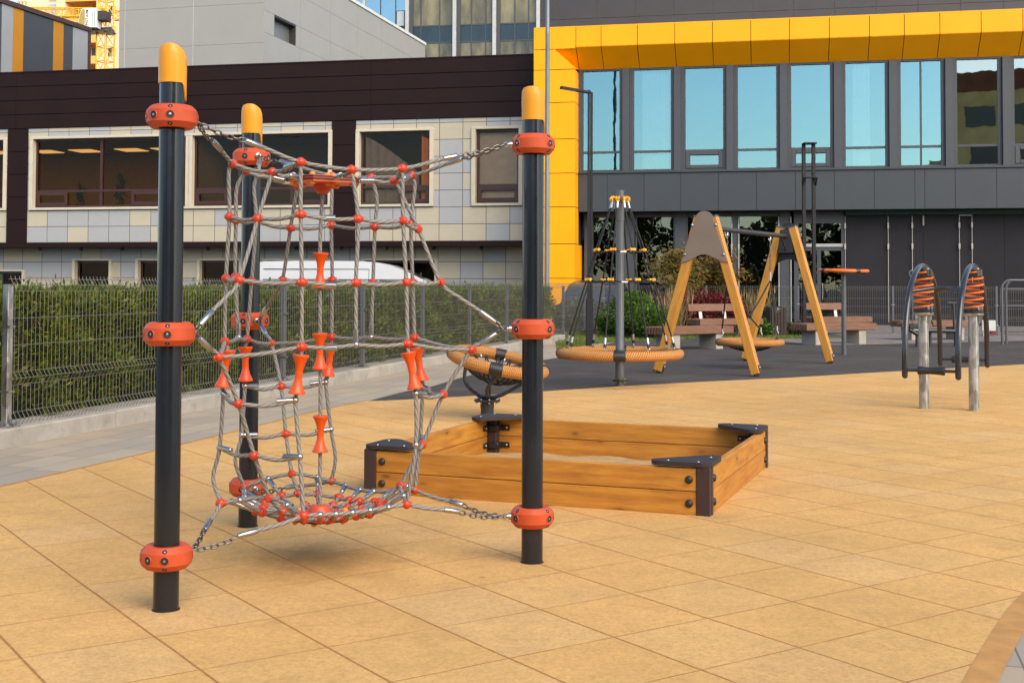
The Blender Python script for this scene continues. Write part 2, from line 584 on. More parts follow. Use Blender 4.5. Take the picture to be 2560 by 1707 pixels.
# kerb under the left fence
KD = V((.2615, .9652, 0))
KN = V((-.9652, .2615, 0))
kf0 = gnd(0, 1122)
def kp(s, w, z):
    p = kf0 + KD*s + KN*w
    return V((p.x, p.y, z))
k = MB()
kz = .156
segs = [-7.5] + [x*2.37-5.4 for x in range(0, 12)] + [21.6]
segs = sorted(segs)
for i in range(len(segs)-1):
    s0, s1 = segs[i]+.003, segs[i+1]-.003
    z1 = kz + random.uniform(-.004, .004)
    vs = [kp(s0, 0, -.05), kp(s1, 0, -.05), kp(s1, .46, -.05), kp(s0, .46, -.05),
          kp(s0, .0, z1-.012), kp(s1, .0, z1-.012), kp(s1, .46, z1), kp(s0, .46, z1),
          kp(s0, .012, z1), kp(s1, .012, z1)]
    k.convex(vs, [[0, 1, 2, 3], [0, 1, 5, 4], [4, 5, 9, 8], [8, 9, 6, 7], [2, 3, 7, 6], [0, 3, 7, 8, 4], [1, 2, 6, 9, 5]], kp((s0+s1)/2, .2, .05))
struct(k.build('kerb', m_conc, smooth=0))

# lawn and planting bed
kl = [kp(20.2, .0, 0), kp(24, .02, 0), kp(28, .05, 0)]
lawn = MB()
lw = [gnd(1392, 884), gnd(1430, 868), gnd(1537, 855), gnd(1635, 850), gnd(1735, 846)]
lawn_poly = [(p.x, p.y, .006) for p in lw] + [(5.6, 32.4, .006), (9.1, 33.2, .006), (9.1, 37.4, .006), (2.2, 38.6, .006), (1.2, 34.2, .006)]
lawn.sheet(lawn_poly)
struct(lawn.build('lawn', m_lawn, smooth=0))
bed = MB()
bed.sheet([(2.0, 34.6, .0085), (9.3, 34.2, .0085), (9.3, 46.5, .0085), (2.2, 47.5, .0085)])
struct(bed.build('planting_bed', m_soil, smooth=0))

def inpoly(x, y, poly):
    r = False
    n = len(poly)
    for i in range(n):
        x1, y1 = poly[i][:2]
        x2, y2 = poly[(i+1) % n][:2]
        if (y1 > y) != (y2 > y) and x < (x2-x1)*(y-y1)/(y2-y1)+x1:
            r = not r
    return r
m_grass = leafmat('grass_blades', (.10, .16, .02), (.17, .22, .035), (.22, .21, .07), .2)
gr = MB()
cnt = 0
while cnt < 15000:
    x, yy = random.uniform(.8, 8.5), random.uniform(26, 36)
    if not inpoly(x, yy, lawn_poly):
        continue
    cnt += 1
    a = random.random()*PI*2
    h = random.uniform(.03, .08)
    w = random.uniform(.006, .012)
    dx, dy = math.cos(a)*w, math.sin(a)*w
    lx, ly = random.uniform(-.03, .03), random.uniform(-.03, .03)
    gr.add([(x-dx, yy-dy, .006), (x+dx, yy+dy, .006), (x+lx, yy+ly, .006+h)], [[0, 1, 2]])
go = gr.build('grass', m_grass, smooth=0)
tag(go, 'short green grass strip in front of the benches and bushes', 'grass', kind='stuff')
# ================================================================ rope climber
m_pole = M('pole_anthracite', S(38, 44, 52, .46), .20, 0, var=.1, vs=3, rv=.14, bump=.05, bs=30, dirt=.10)
m_cap = M('cap_yellow', S(255, 170, 0, .72), .40, var=.05, vs=6, rv=.1)
m_clamp = M('clamp_orange', S(230, 90, 38, .64), .5, var=.08, vs=12, bump=.12, bs=220, rv=.12)
m_shade = M('recess_shade', (.012, .01, .01), .6)  # near black in place of the shade inside pockets and gaps
m_steel = M('stainless', S(190, 188, 184, .85), .28, 1.0, var=.1, vs=9, rv=.18)
m_chain = M('chain_steel', S(140, 132, 124, .8), .36, 1.0, var=.2, vs=30)
m_rope = rope_mat('rope_grey', S(172, 166, 156, .62), S(112, 107, 101, .48), 3, 1.0)
m_knot = M('knot_red', S(230, 74, 34, .66), .38, var=.06, vs=20, rv=.1)
m_grip = M('grip_orange', S(255, 92, 14, .72), .36, var=.05, vs=20, rv=.1, bump=.2, bs=60)
m_ply_o = M('plate_orange', S(226, 84, 40, .75), .42, var=.06, vs=10)
m_ply_b = M('plate_black', (.018, .016, .017), .5)
m_bolt = M('bolt_dark', (.02, .02, .022), .4, .3)
m_ballcap = M('cap_amber', S(250, 150, 20, .8), .4)

def PX(x, y):
    return (x*1.08844, y*1.08844)
def c2(x, y): return (480+x/3.734, 380+y/3.734)
def c3(x, y): return (480+x/3.794, 780+y/3.794)
def c4(x, y): return (460+x/3.36, 1080+y/3.36)

pL, pR, pB = gnd(*PX(381, 1403)), gnd(*PX(1222, 1294)), gnd(*PX(569, 1211))
O3 = (pL+pR+pB)/3
cl = thing('rope_climber', 'three-post rope climbing net with orange clamps, yellow caps and grey ropes', 'climbing net', (O3.x, O3.y, 0))
RAD = .0535
def ztop(p, v):
    u = 1280 + p.x/p.y*FPX
    return at(u, v, p.y).z
def xy_at(p, z):
    return V((p.x, p.y, z))

def pole(p, vt, yaw):
    zt = ztop(p, vt)
    mb = MB()
    mb.lathe([(RAD, -.03), (RAD, zt-.1), (RAD-.003, zt-.06)], (p.x, p.y, 0), 32)
    po = mb.build('pole', m_pole, cl)
    # dark ring painted for the shaded gap where the post goes through the rubber
    hb = MB()
    hb.lathe([(RAD+.006, .0085), (RAD+.005, .0105), (RAD, .011)], (p.x, p.y, 0), 24, tilt=lambda r, z, a: 0)
    hb.build('gap_ring', m_shade, po)
    # cap: a sheath whose hem is lower on one side and whose dome slopes the other way
    cb = MB()
    R = RAD+.006
    n = 32
    rows = []
    hz = zt-.175
    def hem(a):
        c = .5+.5*math.cos(a)
        q = min(1.0, max(0.0, (math.cos(a)-.62)/.34))
        return hz - .075*q*q*(3-2*q)
    prof = [(R-.006, 0.0, 'h'), (R, .0, 'h'), (R, .045, 'h'), (R+.001, zt-.085, 'd'), (R, zt-.048, 'd'), (R*.965, zt-.026, 'd'), (R*.84, zt-.010, 'd'), (R*.55, zt-.003, 'd'), (R*.25, zt-.0005, 'd'), (.001, zt, 'd')]
    vs, fs = [], []
    for (r, z, kind) in prof:
        for k in range(n):
            a = 2*PI*k/n
            x = math.cos(a)
            if kind == 'h':
                zz = hem(a)+z
            else:
                w = max(0.0, (r/R))*1.0
                zz = z - (.024*max(0.0, x*r/R+.2)**1.5 if z > zt-.09 else .012*max(0.0, x))
            aa = a+yaw
            vs.append((p.x+r*math.cos(aa), p.y+r*math.sin(aa), zz))
    for i in range(len(prof)-1):
        for k in range(n):
            k2 = (k+1) % n
            fs.append([i*n+k, i*n+k2, (i+1)*n+k2, (i+1)*n+k])
    cb.add(vs, fs)
    cb.build('cap', m_cap, po)
    return po

def clamp(po, p, z, out):
    """orange two-shell clamp ring; out = angle towards the net"""
    mb = MB()
    R = .107
    def til(r, zz, a):
        return 0
    prof = [(RAD+.001, -.047), (R*.76, -.050), (R*.81, -.048), (R, -.025), (R, .025), (R*.81, .048), (R*.76, .050), (RAD+.001, .047)]
    n = 40
    vs, fs = [], []
    for (r, zz) in prof:
        for k in range(n):
            a = 2*PI*k/n
            # scalloped: the shells bulge and thin towards the seams
            f = 1-.012*max(0, math.cos(2*(a-out))-.6)
            rr = r if r < RAD+.01 else r*f
            z2 = zz
            vs.append((p.x+rr*math.cos(a), p.y+rr*math.sin(a), z+z2))
    for i in range(len(prof)-1):
        for k in range(n):
            k2 = (k+1) % n
            fs.append([i*n+k, i*n+k2, (i+1)*n+k2, (i+1)*n+k])
    mb.add(vs, fs)
    # bolt pockets: dark discs painted for their shade, with a rim and a bolt end
    for deg, zl in ((40, (0, 1, -1)), (140, (0, 1, -1)), (180, (0,)), (220, (0, 1, -1)), (320, (0, 1, -1))):
        for s_ in zl:
            dz, ww = .036*s_, (.62 if s_ else 1.0)
            a = out+math.radians(deg)
            dirv = V((math.cos(a), math.sin(a), 0))
            rr = R*(1.0 if dz == 0 else .892)
            nd = (dirv + V((0, 0, dz*25))).normalized() if dz else dirv
            c = V((p.x, p.y, z+dz)) + dirv*(rr+.0005)
            Rf = frame(nd)
            mb.m = 1
            mb.lathe([(.0001, -.004), (.0165*ww, -.004), (.0165*ww, .0016)], c, 14, Rf)
            mb.m = 2
            mb.lathe([(.005*ww, -.002), (.006*ww, .0018), (.0035*ww, .0024)], c, 6, Rf)
            mb.m = 0
            mb.lathe([(.0165*ww, .0017), (.0175*ww, .0019), (.0195*ww, -.001), (.0165*ww, -.002)], c, 16, Rf, caps=False)
    return mb.build('clamp', [m_clamp, m_shade, m_steel], po, smooth=22)

poles = {}
for key, p, vt, vc in (('L', pL, 109, (294, 834, 1389)), ('R', pR, 216, (362, 822, 1290)), ('B', pB, 260, (395, 802, 1216))):
    po = pole(p, vt, .42)
    dv = (O3-p)
    out = math.atan2(dv.y, dv.x)
    u = 1280 + p.x/p.y*FPX
    zs = []
    for v in vc:
        z = at(u, v, p.y).z
        zs.append(z)
        clamp(po, p, z, out)
    poles[key] = (p, zs, po, out)
dL, dR, dB = [(p-O3).normalized() for p in (pL, pR, pB)]
mF, mL_, mB_ = -dB, -dR, -dL            # outward direction of the front, left and back sides
tF, tL_, tB_ = (pR-pL).normalized(), (pB-pL).normalized(), (pR-pB).normalized()
A_, W_ = .42, .29
plan = {}
for nm, mm, tt in (('F', mF, tF), ('L', mL_, tL_), ('B', mB_, tB_)):
    for i in (1, 2, 3):
        plan[nm+str(i)] = O3 + mm*A_ + tt*W_*(i-2)
def onaxis(uv, d):
    """the point above the axis O3 + r d that is seen at this pixel"""
    dr = ray(*uv)
    # solve X/Y of the ray = (O+rd) ratio
    k = dr.x/dr.y
    r = (O3.x-k*O3.y)/(k*d.y-d.x)
    q = O3 + d*r
    return at(uv[0], uv[1], q.y)
raw = {
 'F1': dict(T=c2(1015, 95), L2=c2(1015, 583), L3=c2(1025, 1215), L4=c3(1040, 330), g0=c3(1035, 405), g1=c3(992, 775), L5=c3(978, 835), L6=c4(972, 207), B=c4(1005, 700)),
 'F2': dict(T=c2(1490, 165), L2=c2(1550, 625), L3=c2(1530, 1220), L4=c3(1555, 310)),
 'F3': dict(T=c2(1965, 155), L2=c2(1970, 640), L3=c2(2000, 1215), L4=c3(2045, 300), g0=c3(2052, 380), g1=c3(2118, 725), L5=c3(2122, 772), L6=c4(1948, 108), B=c4(1870, 605)),
 'L1': dict(T=c2(380, 110), t1=c2(343, 200), L2=c2(350, 605), L3=c2(318, 1180), L4=c3(312, 280), g0=c3(338, 358), g1=c3(290, 712), L5=c3(297, 770), L6=c4(300, 130), b1=c4(245, 385), B=c4(312, 595)),
 'L2': dict(T=c2(510, 180), t1=c2(420, 330), L2=c2(410, 640), L3=c2(405, 1165), L4=c3(440, 240)),
 'L3': dict(T=c2(615, 200), t1=c2(578, 340), L2=c2(600, 640), L3=c2(557, 1205), L4=c3(522, 255), g0=c3(505, 328), g1=c3(508, 655), L5=c3(503, 700), L6=c3(470, 1165), b1=c4(430, 240), B=c4(505, 455)),
 'B1': dict(T=c2(1310, 225), L2=c2(1300, 685), L3=c2(1310, 1195), L4=c3(1325, 235), g0=c3(1322, 300), g1=c3(1287, 608), L5=c3(1268, 665), L6=c3(1318, 1112), b1=c4(1272, 220), B=c4(1238, 410)),
 'B2': dict(T=c2(1675, 240), t1=c2(1727, 440), L2=c2(1708, 700), L3=c2(1690, 1220), L4=c3(1700, 238)),
 'B3': dict(T=c2(2055, 220), t1=c2(2080, 330), L2=c2(2045, 675), L3=c2(2060, 1215), L4=c3(2112, 245), g0=c3(2132, 338), g1=c3(2180, 650), L5=c3(2188, 710), L6=c4(1985, 40), B=c4(1938, 485)),
}
P3 = {}
ORDER = ['T', 't1', 'L2', 'L3', 'L4', 'g0', 'g1', 'L5', 'L6', 'b1', 'B']
BA, BW = .41, .33
for nm, dct in raw.items():
    for lv, uv in dct.items():
        q = plan[nm]
        if lv == 'B':
            side = nm[0]
            mm, tt = {'F': (mF, tF), 'L': (mL_, tL_), 'B': (mB_, tB_)}[side]
            q = O3 + mm*BA + tt*BW*(int(nm[1])-2)
        P3[nm, lv] = at(uv[0], uv[1], q.y)
rawc = {
 'CL': (dL, dict(T=c2(750, 190), L2=c2(614, 622), L3=c2(440, 1195), L4=c3(253, 428), L5=c3(440, 868), L6=c4(590, 195), B=c4(715, 552))),
 'CR': (dR, dict(T=c2(1895, 270), L2=c2(2112, 720), L3=c2(2320, 1213), L4=PX(1083, 803), L5=PX(1018, 905), L6=c4(2003, 105), B=c4(1818, 447))),
 'CB': (dB, dict(T=c2(985, 310), L2=c2(920, 710), L3=c2(845, 1193), L4=c3(755, 300), L5=c3(845, 705), L6=c3(890, 1155), B=c4(905, 350))),
}
for nm, (dd, dct) in rawc.items():
    for lv, uv in dct.items():
        P3[nm, lv] = onaxis(uv, dd)

RR = .0098
ropes = []
def rope(pts, sub=5, r=RR, name='rope', mat=None):
    mb = MB()
    mb.tube(smoothpts(pts, sub), r, 10, pitch=.045)
    o = mb.build(name, mat or m_rope, cl, smooth=60)
    return o
def sag(a, b, s=.012):
    m = (a+b)/2
    return [a, V((m.x, m.y, m.z-s)), b]
# verticals
for nm in raw:
    rope([P3[nm, lv] for lv in ORDER if (nm, lv) in P3], 5)
# corner ropes run out to the middle clamps, then back in to the dish
def clamp_pt(key, lvl, r=.128):
    p, zs, po, out = poles[key]
    return V((p.x+r*math.cos(out), p.y+r*math.sin(out), zs[lvl]))
ferr_n = []
def ferrule(a, b, r=.0135, name='ferrule'):
    a, b = V(a), V(b)
    mb = MB()
    d = (b-a)
    L = d.length
    mb.lathe([(r*.8, 0), (r, .004), (r, L-.004), (r*.8, L)], a, 14, frame(d))
    return mb.build(name, m_steel, cl)
def tee(at_, d_, L=.075):
    """ferrule that ends in an eye round another rope"""
    d_ = V(d_).normalized()
    mb = MB()
    F = frame(d_)
    mb.lathe([(.0125, .0), (.0135, .006), (.0125, L-.003), (.010, L)], at_, 12, F)
    mb.ball(at_, .0165, 12, 8)
    return mb.build('ferrule', m_steel, cl)
def chain(a, b, droop=.0, wire=.0042, ln=.036, parent=None):
    a, b = V(a), V(b)
    L = (b-a).length
    n = max(2, round(L/(ln*.80)))
    mb = MB()
    def pos(t):
        q = a.lerp(b, t)
        q.z -= droop*4*t*(1-t)
        return q
    for i in range(n):
        q0, q1 = pos(i/n), pos((i+1)/n)
        c = (q0+q1)/2
        d = (q1-q0).normalized()
        F = frame(d)
        sx = F.col[0] if i % 2 else F.col[1]
        hl, hw = (q1-q0).length*.5+wire*1.6, .0095
        pts = []
        for k in range(14):
            th = 2*PI*k/14
            ex = math.cos(th)
            ey = math.sin(th)
            pts.append(c + d*(math.copysign(abs(ex)**.7, ex)*(hl-wire)) + sx*(math.copysign(abs(ey)**.75, ey)*hw))
        mb.tube(pts, wire, 6, closed=True)
    return mb.build('chain', m_chain, parent or cl, smooth=80)
def eyebolt(key, lvl):
    p, zs, po, out = poles[key]
    dv = V((math.cos(out), math.sin(out), 0))
    c = V((p.x, p.y, zs[lvl]))
    mb = MB()
    mb.lathe([(.0001, .105), (.018, .105), (.018, .119), (.011, .121), (.011, .128), (.0001, .128)], c, 14, frame(dv))
    e = c+dv*.138
    F = frame(V((0, 0, 1)).cross(dv))
    pts = [e + F.col[0]*.011*math.cos(2*PI*k/12) + F.col[1]*.011*math.sin(2*PI*k/12) for k in range(12)]
    mb.tube(pts, .0045, 6, closed=True)
    mb.build('eye_bolt', m_steel, cl, smooth=60)
    return e+dv*.008
EY = {}
for key in 'LRB':
    for lv in (0, 1, 2):
        EY[key, lv] = eyebolt(key, lv)
for nm, key in (('CL', 'L'), ('CR', 'R'), ('CB', 'B')):
    e = EY[key, 1]
    l3, l4 = P3[nm, 'L3'], P3[nm, 'L4']
    dn, up = (l4-e), (l3-e)
    u0, u1 = e+up.normalized()*.05, e+up.normalized()*.15
    ferrule(u1, u0)
    chain(e, u0)
    rope([P3[nm, 'T'], P3[nm, 'L2'], l3, l3.lerp(u1, .5)-V((0, 0, .008)), u1], 5)
    d0 = e+dn.normalized()*.045
    d1 = e+dn.normalized()*min(.14, dn.length-.03)
    ferrule(d1, d0)
    chain(e, d0)
    rope([d1, l4, P3[nm, 'L5'], P3[nm, 'L6'], P3[nm, 'B']], 5)
# horizontal rings at three levels
RING = ['CL', 'F1', 'F2', 'F3', 'CR', 'B3', 'B2', 'B1', 'CB', 'L3', 'L2', 'L1']
knots = []
for lv, sg in (('L2', .012), ('L3', .012), ('L4', .01)):
    for i in range(12):
        a, b = P3[RING[i], lv], P3[RING[(i+1) % 12], lv]
        rope(sag(a, b, sg), 5)
        if not (lv == 'L4' and RING[i][1] == '2'):
            knots.append((P3[RING[i], lv], (b-a)))
for (u1, u2) in ((c2(1228, 620), c2(1342, 622)), (c2(1240, 1245), c2(1350, 1247)), (c3(1262, 343), c3(1380, 338))):
    Y = (P3['F1', 'L2'].y+P3['F2', 'L2'].y)/2
    ferrule(at(*u1, Y), at(*u2, Y), .0165)
for nm in ('F2', 'L2', 'B2'):
    tee(P3[nm, 'L4'], V((0, 0, 1)))
# rungs of the three corner ladders
for lv in ('L5', 'L6'):
    for (a, c, b) in (('L1', 'CL', 'F1'), ('L3', 'CB', 'B1'), ('F3', 'CR', 'B3')):
        pa, pc, pb = P3[a, lv], P3[c, lv], P3[b, lv]
        rope(sag(pa, pc, .018)+sag(pc, pb, .018)[1:], 5)
        tee(pa, pc-pa, .085)
        tee(pb, pc-pb, .085)
        knots.append((pc, pb-pa))
# top ropes
def top_run(k0, k1, names, f0, f1):
    e0, e1 = EY[k0, 0], EY[k1, 0]
    pts = [P3[n, 'T'] for n in names]
    a0, a1 = e0.lerp(pts[0], f0[0]), e0.lerp(pts[0], f0[1])
    b0, b1 = e1.lerp(pts[-1], f1[0]), e1.lerp(pts[-1], f1[1])
    chain(e0, a0, .012)
    ferrule(a0, a1)
    chain(e1, b0, .008)
    ferrule(b0, b1)
    rope([a1]+pts+[b1], 6)
    for i, p in enumerate(pts):
        knots.append((p, pts[min(i+1, 2)]-pts[max(i-1, 0)]))
top_run('L', 'R', ['F1', 'F2', 'F3'], (.46, .62), (.47, .61))
top_run('L', 'B', ['L1', 'L2', 'L3'], (.45, .66), (.3, .55))
top_run('B', 'R', ['B1', 'B2', 'B3'], (.28, .45), (.45, .60))
for nm in ('CL', 'CR', 'CB'):
    knots.append((P3[nm, 'T'], V((1, 0, 0))))
# top plate
PYz = at(*c2(1230, 268), O3.y).z
PT = V((O3.x, O3.y, PYz))
def hexpoly(R, cut):
    pts = []
    for dd in (dL, dR, dB):
        a = math.atan2(dd.y, dd.x)
        pts.append(((R*math.cos(a-cut), R*math.sin(a-cut)), a-cut))
        pts.append(((R*math.cos(a+cut), R*math.sin(a+cut)), a+cut))
    return [q for q, a in sorted(pts, key=lambda z: z[1])]
tp = MB()
for i, (z0, z1, mi, R) in enumerate(((-.018, -.008, 0, .190), (-.008, .0, 1, .192), (.0, .004, 0, .191), (.004, .012, 1, .192), (.012, .016, 0, .1905))):
    tp.m = mi
    tp.prism(hexpoly(R, .42), z1-z0, Matrix.Translation(PT+V((0, 0, z0))))
tp.m = 0
tp.lathe([(.0001, -.068), (.026, -.066), (.040, -.052), (.044, -.034), (.05, -.018), (.0001, -.018)], PT, 24)
tpl = tp.build('top_plate', [m_ply_o, m_ply_b], cl, smooth=30)
for k, (x, y) in enumerate(hexpoly(.168, .36)+hexpoly(.10, .9)):
    b = MB()
    b.ball(PT+V((x, y, .017)), .0155, 12, 8)
    b.ball(PT+V((x, y, -.020)), .0155, 12, 8)
    b.build('bolt_cap', m_ballcap, tpl, smooth=80)
def to_plate(p, f=.17):
    d = V((p.x-PT.x, p.y-PT.y, 0)).normalized()
    e = PT + d*.19
    q = e.lerp(p, min(.5, .075/max(.08, (p-e).length)))
    rope(sag(p, q, .01), 4)
    ferrule(e, q, .0155)
for nm in ('CL', 'CR', 'CB', 'F2', 'L2', 'B2'):
    to_plate(P3[nm, 'T'])
for a, b in (('F1', 'CL'), ('L1', 'CL'), ('L3', 'CB'), ('B1', 'CB'), ('F3', 'CR'), ('B3', 'CR')):
    pa, pb = P3[a, 'T'], P3[b, 'T']
    rope(sag(pa, pb, .012), 4)
    d = (pa-pb)
    if a in ('F1', 'B3', 'F3'):
        ferrule(pb+d*.45, pb+d*.78, .0145)
# bottom plate, centre rope
BZ = at(*c4(1150, 690), O3.y).z
PB = V((O3.x, O3.y, BZ))
bp = MB()
bp.prism(hexpoly(.165, .55), .018, Matrix.Translation(PB+V((0, 0, -.012))))
bp.m = 1
bp.prism(hexpoly(.163, .55), .009, Matrix.Translation(PB+V((0, 0, -.021))))
bp.m = 0
bp.lathe([(.055, .008), (.052, .026), (.040, .044), (.02, .05), (.0001, .051)], PB, 24)
bpl = bp.build('bottom_plate', [m_ply_o, m_ply_b], cl, smooth=30)
for (x, y) in hexpoly(.135, .45):
    b = MB()
    b.ball(PB+V((x, y, .008)), .0155, 12, 8)
    b.ball(PB+V((x, y, -.022)), .0155, 12, 8)
    b.build('bolt_cap', m_ballcap, bpl, smooth=80)
rope([PT-V((0, 0, .07)), at(*c2(1195, 940), O3.y), at(*c3(1218, 700), O3.y), PB+V((0, 0, .045))], 6)
# hour-glass grips
def grip(a, b):
    a, b = V(a), V(b)
    d = b-a
    L = d.length
    mb = MB()
    prof = [(.011, 0), (.038, 0), (.0395, .005), (.0365, .011), (.026, .034), (.0185, .062), (.0175, .075), (.0165, .08), (.0178, .086), (.0165, .093), (.0178, .1), (.0165, .107), (.0178, .114), (.0185, .121), (.026, .150), (.0365, .173), (.0395, .179), (.038, .184), (.011, .184)]
    k = L/.184
    mb.lathe([(r, z*k) for r, z in prof], a, 20, frame(d))
    mb.build('hand_grip', m_grip, cl, smooth=50)
for nm in ('F1', 'F3', 'L1', 'L3', 'B1', 'B3'):
    grip(P3[nm, 'g0'], P3[nm, 'g1'])
for (a, b) in ((c2(1205, 940), c2(1190, 1268)), (c3(1213, 200), c3(1215, 543)), (c3(1222, 982), c4(1143, 167))):
    grip(at(*a, O3.y), at(*b, O3.y))
# the dish at the bottom
rim = ['F1', 'F3', 'CR', 'B3', 'B1', 'CB', 'L3', 'L1', 'CL']
def rp(n):
    return P3[n, 'B']
spokes = []
for (a, b, k) in (('F1', 'F3', 5), ('B1', 'B3', 4), ('L1', 'L3', 4)):
    pa, pb = rp(a), rp(b)
    mid = (pa+pb)/2
    mm = {'F': mF, 'B': mB_, 'L': mL_}[a[0]]
    cpt = mid - mm*.05 - V((0, 0, .022))
    pts = smoothpts([pa, cpt, pb], 12)
    rope(pts, 1)
    for i in range(k):
        spokes.append((pts[int(round((i+1)/(k+1)*(len(pts)-1)))], 1))
for (a, c, b) in (('L1', 'CL', 'F1'), ('F3', 'CR', 'B3'), ('B1', 'CB', 'L3')):
    pa, pc, pb = rp(a), rp(c), rp(b)
    pts = smoothpts([pa, pc, pb], 8)
    rope(pts, 1)
    spokes.append((pts[3], 1))
    spokes.append((pts[12], 1))
    spokes.append((pc, 0))
for n in ('F1', 'F3', 'B1', 'B3', 'L1', 'L3'):
    knots.append((rp(n), V((1, 0, 0))))
for n in ('CL', 'CR', 'CB'):
    knots.append((rp(n), V((0, 1, 0))))
def dish(p, t):
    """from the rim (t=0) in to the plate (t=1), as a shallow bowl"""
    q = PB + V((0, 0, .0))
    e = V((PB.x+(p.x-PB.x)*.33, PB.y+(p.y-PB.y)*.33, PB.z))
    r = p.lerp(e, t)
    r.z = p.z + (e.z-p.z)*(1-(1-t)**1.7)
    return r
def angk(p):
    return math.atan2(p.y-PB.y, p.x-PB.x)
spokes.sort(key=lambda s: angk(s[0]))
r1, r2 = [], []
for i, (p, t_) in enumerate(spokes):
    full = (i % 2 == 0) or not t_
    end = 1.0 if full else .72
    rope([dish(p, x*end) for x in (0, .33, .66, 1)], 3)
    if t_:
        tee(p, dish(p, .3)-p, .07)
    r1.append(dish(p, .40))
    if full:
        r2.append(dish(p, .74))
for rr in (r1, r2):
    n = len(rr)
    for i in range(n):
        rope([rr[i], (rr[i]+rr[(i+1) % n])/2-V((0, 0, .004)), rr[(i+1) % n]], 3)
        if True:
            knots.append((rr[i], rr[(i+1) % n]-rr[i-1]))
# bottom ropes out to the lower clamps
for key, names, f in (('L', ('F1', 'L1'), ((.40, .58), (.42, .62))), ('R', ('F3', 'B3'), ((.46, .62), (.45, .60))), ('B', ('B1', 'L3'), ((.4, .55), (.5, .8)))):
    e = EY[key, 2]
    for n, (a, b) in zip(names, f):
        p = rp(n)
        q0, q1 = e.lerp(p, a), e.lerp(p, b)
        q0.z -= .004
        q1.z -= .004
        chain(e, q0, .014)
        ferrule(q0, q1)
        rope([q1, q1.lerp(p, .5)-V((0, 0, .006)), p], 4)
# knots: a ball with a collar round the crossing rope
def knot_mesh(mb, p, d):
    F = frame(d if V(d).length > 1e-6 else V((1, 0, 0)))
    mb.ball(p, .0228, 14, 10, (1, 1, .96), F)
    mb.lathe([(.010, -.0245), (.0135, -.024), (.0145, -.016), (.0145, .016), (.0135, .024), (.010, .0245)], p, 12, F)
knots.sort(key=lambda k: k[0].y)
for p, d in knots[:99]:
    mb = MB()
    knot_mesh(mb, p, d)
    mb.build('rope_knot', m_knot, cl, smooth=60)
rest = MB()
for p, d in knots[99:]:
    knot_mesh(rest, p, d)
if knots[99:]:
    struct(rest.build('rope_knots', m_knot, cl, smooth=60), 'stuff')
# ================================================================ sandbox
m_board = wood('board_wood', S(228, 160, 56, .70), S(198, 124, 36, .62), .6, 10)
m_beam = wood('beam_wood', S(240, 178, 74, .66), S(220, 146, 46, .62), .3, 14, .38)
m_bench = wood('bench_wood', S(172, 124, 94, .52), S(146, 100, 74, .48), .3, 14, .6)
m_brown = M('post_brown', S(66, 44, 40, .7), .55, var=.15, vs=5, bump=.1, bs=60)
m_seatp = M('seat_panel', S(76, 66, 62, .46), .6, var=.14, vs=8, bump=.2, bs=160, dirt=.25, spec=.3)
m_sand = M('sand', S(214, 178, 120, .62), .95, var=.14, vs=6, bump=.8, bs=140)
m_blackp = M('black_plastic', (.014, .013, .013), .45, var=.2)
m_grey = M('paint_grey', S(116, 118, 120, .58), .34, .25, var=.08, vs=4, rv=.14, dirt=.12)
m_dkgrey = M('paint_dark_grey', S(56, 57, 60, .62), .38, .0, var=.1, vs=4, rv=.14)
m_galv = None
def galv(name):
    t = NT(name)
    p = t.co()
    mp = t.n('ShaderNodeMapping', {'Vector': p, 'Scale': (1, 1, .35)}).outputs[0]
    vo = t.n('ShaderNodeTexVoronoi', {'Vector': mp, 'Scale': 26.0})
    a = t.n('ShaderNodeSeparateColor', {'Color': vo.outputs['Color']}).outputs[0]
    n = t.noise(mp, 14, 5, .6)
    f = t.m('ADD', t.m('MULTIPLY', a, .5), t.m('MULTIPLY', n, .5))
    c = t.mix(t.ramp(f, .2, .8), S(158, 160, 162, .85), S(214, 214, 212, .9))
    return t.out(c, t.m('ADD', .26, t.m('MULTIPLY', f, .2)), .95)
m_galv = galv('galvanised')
m_black = M('black_gloss', (.018, .017, .018), .24, 0, var=.1, rv=.12, coat=.4)
m_spring = M('spring_orange', S(236, 112, 26, .82), .38, var=.06)
m_brope = M('black_rope', (.012, .011, .011), .8, bump=.3, bs=400)
m_yclamp = M('clamp_yellow', S(245, 176, 16, .8), .45)
m_swhite = M('sleeve_silver', S(205, 205, 205, .9), .3, .8)
def braid(name, c1, c2, nu, nv):
    t = NT(name)
    uv = t.n('ShaderNodeSeparateXYZ', {'Vector': t.co('UV')})
    u, v = uv.outputs[0], uv.outputs[1]
    a = t.m('SINE', t.m('MULTIPLY', t.m('ADD', t.m('MULTIPLY', u, nu), t.m('MULTIPLY', v, nv)), 2*PI))
    b = t.m('SINE', t.m('MULTIPLY', t.m('SUBTRACT', t.m('MULTIPLY', u, nu), t.m('MULTIPLY', v, nv)), 2*PI))
    w = t.m('MULTIPLY', t.m('ABSOLUTE', a), t.m('ADD', .45, t.m('MULTIPLY', t.m('ABSOLUTE', b), .55)))
    n = t.noise(t.co(), 9, 4)
    c = t.mix(t.ramp(w, .02, .42), c2, t.mix(n, tuple(x*.85 for x in c1), tuple(min(1, x*1.15) for x in c1)))
    return t.out(c, .7, 0, t.bump(w, .8, .012))
m_braid = braid('braided_orange', S(242, 168, 84, .62), S(176, 78, 16, .32), 21, 3)

